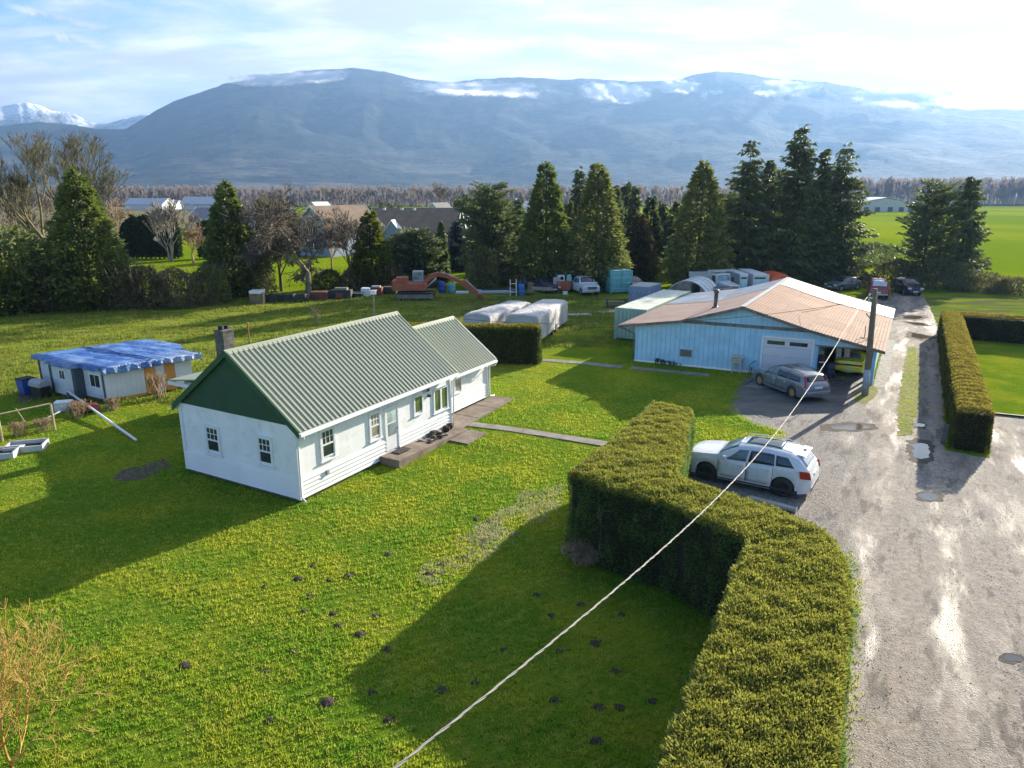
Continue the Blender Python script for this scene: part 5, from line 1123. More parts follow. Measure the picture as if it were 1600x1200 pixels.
# middle bay stands forward
sdn = sd_*-1
def cprism(a0, a1, o0, o1, z0, z1, name, mat):
    return MB().prism([cp(a0, -o0, 0)[:2], cp(a1, -o0, 0)[:2], cp(a1, -o1, 0)[:2], cp(a0, -o1, 0)[:2]], z0, z1).obj(name, mat, cot, recalc=True)
cprism(2.0, 3.9, 0, .42, .15, cH+.08, 'bay_wall', M['cotw'])
cprism(1.72, 2.0, 0, .44, .12, cH+.06, 'corner_trim', M['cott']); cprism(3.9, 4.08, 0, .44, .12, cH+.06, 'corner_trim', M['cott']); cprism(-.03, .08, .0, .04, .12, cH, 'corner_trim', M['cott']); cprism(fl-.1, fl+.03, 0, .04, .12, cH, 'corner_trim', M['cott'])
def cwin(a0, a1, z0, z1, o, n=2):
    w = thing('window', None, None); w.parent = cot
    def q(a_, b_, zz0, zz1, o0, o1, nm, mt): return MB().prism([cp(a_, -o0, 0)[:2], cp(b_, -o0, 0)[:2], cp(b_, -o1, 0)[:2], cp(a_, -o1, 0)[:2]], zz0, zz1).obj(nm, mt, w, recalc=True)
    q(a0-.06, a1+.06, z0-.06, z1+.06, o, o+.03, 'frame', M['trim'])
    for k in range(n): q(a0+(a1-a0)*k/n+.025, a0+(a1-a0)*(k+1)/n-.025, z0, z1, o+.03, o+.036, 'pane', M['glass'])
cwin(.30, 1.15, .80, 1.45, 0); cwin(2.65, 3.15, 1.05, 1.50, .42); cwin(4.35, 5.05, .62, 1.48, 0)
# side wall sheets and plywood
M['ply'] = simple('orange_plywood', (.62, .28, .07), .75, var=.15, vs=1.5, bump=.2)
M['poly'] = simple('white_plastic_sheet', (.70, .72, .75), .4, var=.05, vs=2)
def cside(b0, b1, z0, z1, o, name, mat): return MB().ext([cp(-o, b0, z0), cp(-o, b1, z0), cp(-o, b1, z1), cp(-o, b0, z1)], tuple(fd*(o-.003))).obj(name, mat, cot, recalc=True)
cside(.03, 2.0, .2, cH-.03, .03, 'plastic_sheet', M['poly']); cside(2.05, 2.55, .08, cH-.02, .05, 'plywood_sheet', M['ply']); cside(2.6, 3.05, .1, cH-.03, .03, 'plastic_sheet', M['cotw']); cside(3.1, 3.6, .10, cH-.02, .05, 'plywood_sheet', M['ply']); cside(3.65, sl_-.02, .25, cH-.02, .03, 'plastic_sheet', M['poly'])
cside(.05, 2.0, .05, .19, .035, 'skirting_board', M['ply'])
for k in range(7): cside(.3+k*.25, .32+k*.25, .2, cH-.05, .042, 'sheet_rib', M['poly'])
MB().prism([cp(-.25, -.15, 0)[:2], cp(fl+.15, -.15, 0)[:2], cp(fl+.1, 6.3, 0)[:2], cp(-.25, sl_+.15, 0)[:2]], cH, cH+.12).obj('roof', M['cott'], cot, recalc=True)
cprism(2.0, 3.9, .15, .5, cH+.02, cH+.13, 'bay_roof', M['cott'])
# tarp draped over the roof: folds along its hem
def tarp_mat():
    m, nt, o = mat_new('blue_tarpaulin'); f = nt.ramp(nt.noise(.9, 6, .65, nt.co('Object', (1, 1, 1)), 1), .36, .62)
    c = nt.mix(f, (.025, .11, .42), (.14, .30, .62)); c = nt.mix(nt.math('MULTIPLY', nt.ramp(nt.noise(.35, 4), .5, .66), .5), c, (.42, .52, .66))
    bsdf(nt, o, c, .42, 0, nt.bump(nt.math('ADD', nt.noise(3.0, 5, .6, None, 1.5), nt.noise(1.2, 4, .6, nt.co('Object', (1, 6, 1)), 2)), 1.0, .12), .5); return m
M['tarp'] = tarp_mat()
tp = MB(); na, nb_ = 70, 60
def tz(a, b_):
    z = cH+.17+.05*mnoise.noise(Vector((a*1.2, b_*2.2, 1)))+.02*math.sin(b_*7+a)*.6
    if 2.3 < b_ < 2.5: z += .05
    return z
for i in range(na+1):
    for j in range(nb_+1):
        a = -.42+(fl+.75)*i/na; b_ = -.25+(6.3+.2)*j/nb_; drop = 0; dn_ = .0
        e = .34+.10*math.sin(a*3)+.10*mnoise.noise(Vector((b_*1.5, 3, 0)))
        z = tz(a, b_)
        if i <= 6:
            k = (6-i)/6; z -= k*(.36+.14*mnoise.noise(Vector((b_*.8, 0, 5)))); a = -.33-.05*k+.05*math.sin(b_*11)*k; 
        elif i >= na-3: k = (i-na+3)/3; z -= .18*k; a = fl+.28
        if j <= 4 and (i > 6):
            k = (4-j)/4; z -= k*.24; b_ = -.18-.04*k+.03*math.sin(a*9)*k-(.40 if 1.6 < a < 4.1 else 0)
        elif j >= nb_-3: k = (j-nb_+3)/3; z -= .2*k
        lim = sl_+.3+(6.2-sl_-.3)*min(1, max(0, (a-1.0)/2.5))
        if b_ > lim: b_ = lim+(b_-lim)*.08
        tp.v.append(cp(a, b_, z))
for i in range(na):
    for j in range(nb_): A = i*(nb_+1)+j; tp.f.append((A, A+nb_+1, A+nb_+2, A+1))
to = tp.obj('tarpaulin', M['tarp'], None, True, recalc=True); so = to.modifiers.new('thick', 'SOLIDIFY'); so.thickness = .02; tag(to, 'faded blue tarpaulin draped over the roof of the white cottage', 'tarpaulin')
rp = thing('rope', 'dark rope tied across the blue tarpaulin', 'rope'); MB().tube([cp(a, 2.4+.05*math.sin(a*2), tz(a, 2.4)+.03) for a in np.linspace(-.35, fl+.2, 24)], .02, 5).obj('cord', M['black'], rp)
# things beside the cottage
M['grill'] = simple('grey_cover', (.36, .37, .38), .7, var=.1); M['bluep'] = simple('blue_plastic', (.025, .09, .36), .45)
bn = thing('recycling_bin', 'blue bin at the front left corner of the cottage', 'bin', cp(fl-.6, -1.05, 0), math.atan2(fd.y, fd.x)); MB().hexa([(-.3, -.3, 0), (.3, -.3, 0), (.3, .3, 0), (-.3, .3, 0), (-.36, -.36, .85), (.36, -.36, .85), (.36, .36, .85), (-.36, .36, .85)]).obj('body', M['bluep'], bn, bevel=.03); MB().box(-.38, -.38, .85, .38, .38, .91).obj('lid', M['black'], bn, bevel=.02)
gr = thing('barbecue', 'barbecue with grey domed lid in front of the cottage bay', 'barbecue', cp(4.0, -1.05, 0), math.atan2(fd.y, fd.x)); MB().box(-.5, -.25, .1, .5, .25, .62).obj('cabinet', M['black'], gr); MB().ext([(-.55, -.32, .62), (-.55, .32, .62), (-.55, .3, .85), (-.55, .12, .98), (-.55, -.15, .98), (-.55, -.3, .85)], (1.1, 0, 0)).obj('lid', M['grill'], gr, recalc=True, bevel=.03); MB().box(-.78, -.2, .62, -.56, .2, .66).obj('side_shelf', M['black'], gr)
for x_ in (-.4, .4): MB().lathe([(.11, -.03), (.11, .03)], 'y', (x_, -.22, .11), 12).obj('wheel', M['black'], gr)
ac = thing('white_cabinet', 'low white metal cabinet on the grass near the top of the white pipe', 'cabinet', at(101, 641), .3); MB().box(-.38, -.25, 0, .38, .25, .5).obj('body', M['trim'], ac, bevel=.02); MB().box(-.34, -.262, .06, .34, -.251, .44).obj('panel', M['cotw'], ac)
wb = thing('wheelbarrow', 'upturned dull red wheelbarrow by the cottage corner', 'wheelbarrow', at(142, 643), .4); MB().hexa([(-.55, -.35, .12), (.45, -.35, .12), (.45, .35, .12), (-.55, .35, .12), (-.35, -.2, .42), (.25, -.2, .42), (.25, .2, .42), (-.35, .2, .42)]).obj('tray', simple('dull_red_paint', (.20, .04, .03), .6, dirt=.4), wb, bevel=.03)
MB().tube([(.2, -.25, .14), (1.0, -.3, .06)], .022, 6).tube([(.2, .25, .14), (1.0, .3, .06)], .022, 6).obj('handles', M['weather'], wb); MB().lathe([(.18, -.04), (.18, .04)], 'y', (-.75, 0, .19), 14).obj('wheel', M['black'], wb)
pp = thing('white_pipe', 'long white drain pipe lying across the grass below the cottage', 'pipe'); a_, b_ = at(108, 625), at(213, 690); MB().tube([(a_.x, a_.y, .5), ((a_.x+b_.x)/2, (a_.y+b_.y)/2, .27), (b_.x, b_.y, .07)], .055, 10).obj('pipe', M['trim'], pp, True); MB().box(a_.x-.05, a_.y-.05, 0, a_.x+.05, a_.y+.05, .46).obj('support', M['weather'], pp)
pq = thing('white_pipe', 'shorter grey-white pipe leading down left from the long white one', 'pipe'); a_, b_ = at(117, 631, .25), at(60, 660, .05); MB().tube([a_, (a_+b_)/2, b_], .045, 8).obj('pipe', M['grill'], pq, True)
sm = sheet('bare_ground', [at(30, 619), at(62, 612), at(70, 622), at(40, 631), at(24, 629)], .006, M['bare'], .2, .1)
fr = thing('garden_rail', 'weathered wooden rail and two posts at the left edge of the garden', 'fence'); M['oldwood'] = simple('bleached_wood', (.42, .33, .20), .85, var=.2, vs=3)
f0, f1 = at(4, 690), at(86, 672)
for p in (f0, f1): MB().tube([(p.x, p.y, 0), (p.x, p.y, 1.28)], .055, 7).obj('post', M['oldwood'], fr)
e_ = f0+(f0-f1)*.7; MB().tube([(f1.x, f1.y, 1.30), (f0.x, f0.y, 1.26), (e_.x, e_.y, 1.25)], .04, 7).obj('rail', M['oldwood'], fr)
MB().tube([tuple(at(45, 668)), tuple(at(40, 668)+Vector((-.3, 0, .95)))], .02, 5).obj('stake', M['oldwood'], fr)
def coldframe(u, v_, lab, sx=1.5, sy=.9, rz=.28, stuff_=True):
    t = thing('cold_frame', lab, 'cold frame', at(u, v_), rz); m1 = simple('grey_frame_paint', (.45, .47, .45), .6) if 'grey_frame_paint' not in bpy.data.materials else bpy.data.materials['grey_frame_paint']
    MB().box(-sx/2, -sy/2, 0, sx/2, -sy/2+.06, .26).obj('side_board', m1, t); MB().box(-sx/2, sy/2-.06, 0, sx/2, sy/2, .30).obj('side_board', m1, t); MB().box(-sx/2, -sy/2+.06, 0, -sx/2+.06, sy/2-.06, .28).obj('side_board', m1, t); MB().box(sx/2-.06, -sy/2+.06, 0, sx/2, sy/2-.06, .28).obj('side_board', m1, t)
    MB().box(-sx/2+.07, -sy/2+.07, .02, sx/2-.07, sy/2-.07, .13).obj('soil', M['soil'], t); MB().box(-sx/2+.1, -sy/2+.1, .14, -.1, sy/2-.2, .17).obj('mulch', M['poly'], t)
coldframe(42, 702, 'grey wooden cold frame with white sheet and dark soil inside'); coldframe(-4, 714, 'grey cold frame cut off by the left picture edge')
dp = sheet('bare_ground', [at(176, 742), at(205, 728), at(240, 722), at(262, 716), at(268, 726), at(245, 742), at(205, 752), at(182, 750)], .006, M['bare'], .12, .35)
# ------------------------------------------------------------------ vehicles
def paint(name, col, rough=.28, dirt=.15, dcol=(.2, .18, .15), metal=0.0): return simple(name, col, rough, metal, .04, 1, spec=.6, coat=.6, dirt=dirt, dcol=dcol)
M['tyre'] = simple('tyre_rubber', (.05, .047, .044), .85, var=.2, vs=6); M['cglass'] = glass('car_glass', (.018, .026, .032), .05); M['cglassl'] = glass('light_car_glass', (.10, .15, .16), .08)
M['lampw'] = simple('headlamp_glass', (.62, .64, .66), .15, var=.05); M['lampr'] = simple('tail_lamp_red', (.42, .012, .012), .2, var=.1); M['rimk'] = simple('black_rim', (.03, .03, .032), .5); M['rimg'] = simple('bronze_rim', (.50, .38, .18), .4, .3); M['rims'] = simple('silver_rim', (.45, .46, .47), .35, .5); M['plast'] = simple('dark_bumper_plastic', (.045, .045, .048), .7); M['plate'] = simple('number_plate', (.66, .68, .72), .5)
class Car:
    """body lofted along its length; x from the nose backwards, y to the car's left, z up"""
    def __init__(s, L, W, top, belt, plan, wx, wr, zb=.22, tumble=.32, crown=.03, arch=.06):
        s.L, s.W, s.top, s.belt, s.plan, s.wx, s.wr, s.zb, s.tumble, s.crown, s.arch = L, W, top, belt, plan, wx, wr, zb, tumble, crown, arch
    def T(s, x): return float(np.interp(x, *zip(*s.top)))
    def B(s, x): return float(np.interp(x, *zip(*s.belt)))
    def w(s, x): return s.W/2*float(np.interp(x, *zip(*s.plan)))
    def low(s, x):
        z = s.zb+.10*max(0, 1-x/.5)**2+.12*max(0, 1-(s.L-x)/.5)**2
        for c in s.wx:
            d = abs(x-c); Rr = s.wr+s.arch
            if d < Rr: z = max(z, s.wr+math.sqrt(Rr*Rr-d*d)*.98)
        return z
    def sec(s, x):
        w, b, t, lo = s.w(x), s.B(x), s.T(x), s.low(x); b = min(b, t-.01); lo = min(lo, b-.08); g_ = max(0, t-b); tm = s.tumble*min(g_, .7)
        p = [(0, s.zb+.02), (w-.24, max(s.zb+.02, lo-.0)), (w-.02, lo)]
        for k in (.3, .6, .85): p.append((w*(1-.0)-(.0 if k < .7 else .006)+.012*math.sin(k*3.1), lo+(b-lo)*k))
        p += [(w-.03, b), (w-.035-tm*.5, b+g_*.46), (w-.05-tm, b+g_*.86), (w-.16-tm, b+g_*.975), (w*.45-tm*.4, t+s.crown*.75), (0, t+s.crown)]
        return p
    def side(s, x, f, off=.012):
        p = s.sec(x)[6:9]; zs = [q[1] for q in p]; z = zs[0]+(zs[2]-zs[0])*f; y = float(np.interp(z, zs, [q[0] for q in p])); return (x, y+off, z)
    def topz(s, x, y):
        p = s.sec(x)[8:][::-1]; return float(np.interp(abs(y), [q[0] for q in p], [q[1] for q in p]))
    def build(s, root, mat, n=64):
        V = []; xs = sorted(set([s.L*i/n for i in range(n+1)]+[c+sg*(s.wr+s.arch)*k for c in s.wx for sg in (-1, 1) for k in (1, .97, .9)])); k = 12
        for x in xs:
            p = s.sec(x); V += [(x, q[0], q[1]) for q in p]+[(x, -q[0], q[1]) for q in p[1:-1][::-1]]
        m = len(p)+len(p)-2; N = len(xs); Fq = []
        for i in range(N-1):
            for j in range(m): Fq.append((i*m+j, i*m+(j+1) % m, (i+1)*m+(j+1) % m, (i+1)*m+j))
        b = MB(); b.v = V; b.f = Fq+[tuple(range(m)), tuple((N-1)*m+j for j in range(m))]
        o = b.obj('body', mat, root, True, recalc=True); o.data.polygons.foreach_set('use_smooth', [True]*len(o.data.polygons))
        md = o.modifiers.new('edge', 'EDGE_SPLIT'); md.split_angle = R(38)
        ub = MB(); ub.box(.3, -s.w(1)+.22, s.zb+.0, s.L-.3, s.w(1)-.22, s.wr*2+.02); ub.obj('underbody', M['black'], root)
        return o
    def patch_side(s, root, name, mat, xb0, xb1, xt0, xt1, f0=.08, f1=.92, off=.012, sides=(1, -1), n=8):
        for sg in sides:
            b = MB(); R_ = 4
            for i in range(n+1):
                for j in range(R_+1):
                    f = f0+(f1-f0)*j/R_; a = xb0+(xb1-xb0)*i/n; c = xt0+(xt1-xt0)*i/n; x = a+(c-a)*j/R_; q = s.side(x, f, off); b.v.append((q[0], q[1]*sg, q[2]))
            b.f = [(i*(R_+1)+j, (i+1)*(R_+1)+j, (i+1)*(R_+1)+j+1, i*(R_+1)+j+1) for i in range(n) for j in range(R_)]
            o = b.obj(name, mat, root, True); m = o.modifiers.new('t', 'SOLIDIFY'); m.thickness = .008; m.offset = 0
    def patch_top(s, root, name, mat, x0, x1, y0, y1, off=.014, fx=0.0, n=8, inset0=0.0, inset1=0.0):
        b = MB()
        for i in range(n+1):
            for j in range(n+1):
                x = x0+(x1-x0)*i/n; ins = inset0+(inset1-inset0)*i/n; y = (y0+ins)+(y1-y0-2*ins)*j/n; b.v.append((x+fx, y, s.topz(x, y)+off))
        b.f = [(i*(n+1)+j, (i+1)*(n+1)+j, (i+1)*(n+1)+j+1, i*(n+1)+j+1) for i in range(n) for j in range(n)]
        o = b.obj(name, mat, root, True); m = o.modifiers.new('t', 'SOLIDIFY'); m.thickness = .008; m.offset = 0; return o
    def door(s, root, x0, x1, mat, handle=True):
        for sg in (1, -1):
            b = MB(); n, R_ = 6, 5
            for i in range(n+1):
                for j in range(R_+1):
                    x = x0+(x1-x0)*i/n; lo = max(s.low(x), s.zb+.12)+.03; z = lo+(s.B(x)-.02-lo)*j/R_; p = s.sec(x)[2:7]; y = float(np.interp(z, [q[1] for q in p], [q[0] for q in p])); b.v.append((x, (y+.006)*sg, z))
            b.f = [(i*(R_+1)+j, (i+1)*(R_+1)+j, (i+1)*(R_+1)+j+1, i*(R_+1)+j+1) for i in range(n) for j in range(R_)]
            o = b.obj('door', mat, root, True); m = o.modifiers.new('t', 'SOLIDIFY'); m.thickness = .006; m.offset = 0
            for xx in (x0-.008, x1+.008):
                lo = max(s.low(xx), s.zb+.12)+.02; pp = s.sec(xx)[2:7]; P_ = [(xx, sg*(float(np.interp(z, [q[1] for q in pp], [q[0] for q in pp]))+.003), z) for z in np.linspace(lo, s.B(xx)-.02, 6)]
                MB().tube(P_, .008, 4).obj('door_seam', M['black'], root)
            if handle: MB().box(x1-.26, sg*(s.w(x1-.2)+.005)-.018, s.B(x1)-.20, x1-.08, sg*(s.w(x1-.2)+.005)+.018, s.B(x1)-.17).obj('handle', M['lampw'], o)
    def wheels(s, root, rim, spokes=5, tw=.22, track=None):
        wy = (track or s.w(s.wx[0])-.02); r = s.wr
        tyre = MB().lathe([(r*.62, -tw/2), (r*.93, -tw/2), (r, -tw*.36), (r, tw*.36), (r*.93, tw/2), (r*.62, tw/2)], 'y', n=28, caps=False).mesh('tyre', M['tyre'], True)
        rm = MB().lathe([(r*.64, tw*.10), (r*.64, tw*.44), (r*.57, tw*.47), (r*.55, tw*.25), (r*.1, tw*.22)], 'y', n=24)
        for k in range(spokes):
            t = 6.283*k/spokes; c, q = math.cos(t), math.sin(t); px, pz = -q*r*.085, c*r*.085
            rm.hexa([(c*r*.08-px, tw*.28, q*r*.08-pz), (c*r*.60-px, tw*.28, q*r*.60-pz), (c*r*.60+px, tw*.28, q*r*.60+pz), (c*r*.08+px, tw*.28, q*r*.08+pz), (c*r*.08-px, tw*.42, q*r*.08-pz), (c*r*.60-px*.7, tw*.44, q*r*.60-pz*.7), (c*r*.60+px*.7, tw*.44, q*r*.60+pz*.7), (c*r*.08+px, tw*.42, q*r*.08+pz)])
        rm = rm.mesh('rim', rim)
        for cx_ in s.wx:
            for sg in (1, -1):
                w = thing('wheel', None, None); w.parent = root; w.location = (cx_, sg*(wy-tw/2), r); w.rotation_euler = (0, 0, 0 if sg > 0 else math.pi); share('tyre', tyre, w); share('rim', rm, w)
    def mirrors(s, root, x, mat):
        for sg in (1, -1): MB().box(x-.05, sg*(s.w(x)+.11)-.10, s.B(x)+.02, x+.09, sg*(s.w(x)+.11)+.10, s.B(x)+.19).obj('mirror', mat, root, bevel=.03)
def put_car(root, c, front_wheel, rear_wheel, side):
    """side +1: the given ground points are the car's left wheels"""
    f, r = Vector(front_wheel[:2]), Vector(rear_wheel[:2]); d = (r-f).normalized(); rz = math.atan2(d.y, d.x); left = Vector((-d.y, d.x)); mid = (f+r)/2; wy = c.w(c.wx[0])*side
    o = mid-left*wy*1.0-d*((c.wx[0]+c.wx[1])/2)
    root.location = (o.x, o.y, .0); root.rotation_euler = (0, 0, rz)
PL = [(0, .72), (.12, .84), (.35, .93), (.8, .985), (1.4, 1), (3.6, 1), (4.2, .97), (4.5, .92), (4.72, .80)]
# white crossover ----------------------------------------------------------
t = thing('white_suv', 'muddy white crossover car parked nose-in behind the central hedge', 'car'); M['pw'] = paint('car_paint_white', (.80, .81, .82), .25, .12)
c = Car(4.72, 1.92, [(0, .72), (.03, .86), (.15, .98), (.5, 1.07), (1.05, 1.14), (1.3, 1.17), (1.75, 1.45), (2.1, 1.60), (2.5, 1.67), (3.2, 1.685), (3.9, 1.63), (4.22, 1.54), (4.45, 1.28), (4.60, 1.10), (4.68, .96), (4.72, .75)], [(0, .66), (.3, .9), (1.0, 1.0), (1.5, 1.03), (3.8, 1.12), (4.3, 1.14), (4.6, 1.02), (4.72, .70)], PL, (.95, 3.77), .37)
c.build(t, M['pw']); c.wheels(t, M['rimk'], 5, .24); c.door(t, 1.38, 2.42, M['pw']); c.door(t, 2.45, 3.38, M['pw'])
c.patch_side(t, 'window', M['cglassl'], 1.62, 2.40, 2.12, 2.46, .06, .86); c.patch_side(t, 'window', M['cglass'], 2.48, 3.42, 2.54, 3.38, .06, .86); c.patch_side(t, 'window', M['cglass'], 3.48, 4.12, 3.44, 3.85, .10, .84)
c.patch_top(t, 'windshield', M['cglassl'], 1.36, 2.02, -.80, .80, .016, inset0=0, inset1=.13); c.patch_top(t, 'sunroof', M['cglass'], 2.25, 3.55, -.46, .46, .012); c.patch_top(t, 'rear_window', simple('pale_rear_glass', (.45, .48, .50), .12), 4.24, 4.50, -.68, .68, .018, fx=.01, inset0=.06)
for sg in (1, -1):
    MB().tube([(2.05, sg*.64, 1.69), (2.6, sg*.645, 1.735), (3.6, sg*.64, 1.72), (3.95, sg*.62, 1.66)], .016, 6).obj('roof_rail', M['lampw'], t)
    MB().hexa([(4.36, sg*.80, .84), (4.66, sg*.66, .84), (4.60, sg*.64, 1.10), (4.30, sg*.80, 1.10), (4.36, sg*.955, .84), (4.72, sg*.86, .84), (4.64, sg*.85, 1.10), (4.30, sg*.945, 1.10)]).obj('taillight', M['lampr'], t, recalc=True)
    MB().hexa([(.05, sg*.55, .74), (.35, sg*.8, .76), (.35, sg*.8, .92), (.10, sg*.55, .90), (.02, sg*.70, .74), (.33, sg*.905, .78), (.38, sg*.88, .92), (.08, sg*.70, .92)]).obj('headlight', M['lampw'], t, recalc=True)
    MB().box(.55, sg*.93-.02, .24, 4.3, sg*.93+.02, .34).obj('sill', M['plast'], t)
MB().hexa([(4.12, -.62, 1.60), (4.36, -.60, 1.55), (4.36, .60, 1.55), (4.12, .62, 1.60), (4.12, -.62, 1.63), (4.40, -.60, 1.585), (4.40, .60, 1.585), (4.12, .62, 1.63)]).obj('spoiler', M['pw'], t, bevel=.01); MB().box(4.62, -.75, .34, 4.74, .75, .50).obj('rear_bumper', M['plast'], t, bevel=.02); MB().box(-.02, -.55, .45, .05, .55, .70).obj('grille', M['lampw'], t); MB().box(4.66, -.26, .80, 4.72, .26, .92).obj('number_plate', M['plate'], t)
c.mirrors(t, 1.62, M['pw']); MB().box(4.2, .05, 1.59, 4.3, .12, 1.64).obj('aerial', M['black'], t)
put_car(t, c, at(1101, 751), at(1221, 777), -1)
# grey estate car ----------------------------------------------------------
t = thing('grey_estate_car', 'silver-grey estate car with bronze wheels before the garage door', 'car'); M['pg'] = paint('car_paint_silver_grey', (.19, .215, .245), .3, .0, metal=.3)
c = Car(4.71, 1.80, [(0, .62), (.05, .78), (.2, .86), (.9, .97), (1.3, 1.0), (1.9, 1.36), (2.2, 1.46), (3.2, 1.47), (3.9, 1.42), (4.3, 1.34), (4.50, 1.02), (4.62, .92), (4.71, .64)], [(0, .56), (.3, .78), (1.0, .90), (1.5, .92), (4.0, .98), (4.45, .98), (4.71, .6)], PL, (.93, 3.68), .32, .19)
c.build(t, M['pg']); c.wheels(t, M['rimg'], 6, .21); c.door(t, 1.35, 2.35, M['pg']); c.door(t, 2.38, 3.25, M['pg'])
c.patch_side(t, 'window', M['cglassl'], 1.72, 2.33, 2.05, 2.38, .06, .86); c.patch_side(t, 'window', M['cglass'], 2.40, 3.22, 2.45, 3.16, .06, .86); c.patch_side(t, 'window', M['cglass'], 3.28, 4.22, 3.24, 4.06, .08, .84)
c.patch_top(t, 'windshield', M['cglass'], 1.36, 2.05, -.72, .72, .016, inset1=.12); c.patch_top(t, 'sunroof', M['cglass'], 2.3, 2.9, -.4, .4, .012); c.patch_top(t, 'rear_window', M['cglass'], 4.33, 4.49, -.60, .60, .018, fx=.012, inset0=.04)
for sg in (1, -1):
    MB().hexa([(4.24, sg*.74, .78), (4.60, sg*.72, .78), (4.38, sg*.60, 1.34), (4.24, sg*.62, 1.34), (4.26, sg*.885, .78), (4.66, sg*.80, .78), (4.40, sg*.66, 1.34), (4.24, sg*.68, 1.34)]).obj('taillight', M['lampr'], t, recalc=True)
    MB().tube([(2.15, sg*.60, 1.47), (2.6, sg*.60, 1.52), (3.9, sg*.58, 1.48), (4.15, sg*.57, 1.40)], .016, 6).obj('roof_rail', M['black'], t)
MB().box(4.58, -.78, .36, 4.76, .78, .56).obj('rear_bumper', M['pg'], t, bevel=.04); MB().box(4.63, -.26, .70, 4.70, .26, .82).obj('number_plate', M['plate'], t); c.mirrors(t, 1.68, M['pg'])
put_car(t, c, at(1187, 603), at(1233, 621), -1)
# yellow coupe, tail to the camera ------------------------------------------
t = thing('yellow_coupe', 'bright yellow coupe parked tail-out in the open carport', 'car'); M['py'] = paint('car_paint_yellow', (.80, .78, .02), .3, .35, (.30, .28, .12))
c = Car(4.35, 1.78, [(0, .45), (.1, .58), (.6, .72), (1.3, .84), (1.5, .87), (2.15, 1.17), (2.5, 1.21), (2.95, 1.17), (3.6, .93), (4.05, .90), (4.28, .88), (4.35, .60)], [(0, .42), (.5, .62), (1.5, .80), (3.4, .86), (4.2, .84), (4.35, .55)], [(x*.92, k) for x, k in PL], (.9, 3.38), .31, .16)
c.build(t, M['py']); c.wheels(t, M['rims'], 5, .21); c.door(t, 1.5, 2.6, M['py'])
c.patch_side(t, 'window', M['cglass'], 1.8, 2.75, 2.15, 2.65, .06, .84); c.patch_top(t, 'windshield', M['cglass'], 1.52, 2.18, -.68, .68, .016, inset1=.12); c.patch_top(t, 'rear_window', M['cglassl'], 3.02, 3.58, -.60, .60, .018, inset0=.05, inset1=-.02)
MB().box(4.30, -.76, .62, 4.365, -.22, .72).obj('taillight', M['lampr'], t); MB().box(4.30, .22, .62, 4.365, .76, .72).obj('taillight', M['lampr'], t); MB().box(4.30, -.21, .62, 4.362, .21, .72).obj('tail_panel', M['black'], t)
MB().hexa([(4.0, -.74, .96), (4.3, -.72, .98), (4.3, .72, .98), (4.0, .74, .96), (4.0, -.74, .99), (4.32, -.72, 1.02), (4.32, .72, 1.02), (4.0, .74, .99)]).obj('spoiler', M['py'], t, bevel=.01)
MB().box(4.25, -.80, .30, 4.44, .80, .52).obj('rear_bumper', M['py'], t, bevel=.05); MB().box(4.40, -.24, .38, 4.452, .24, .48).obj('number_plate', M['plate'], t); c.mirrors(t, 1.75, M['py'])
pc = at(1323, 592); dr_ = gb.normalized()*-1; rz = math.atan2(dr_.y, dr_.x); t.rotation_euler = (0, 0, rz); t.location = (pc.x-dr_.x*4.4+.35, pc.y-dr_.y*4.4+.7, .012)
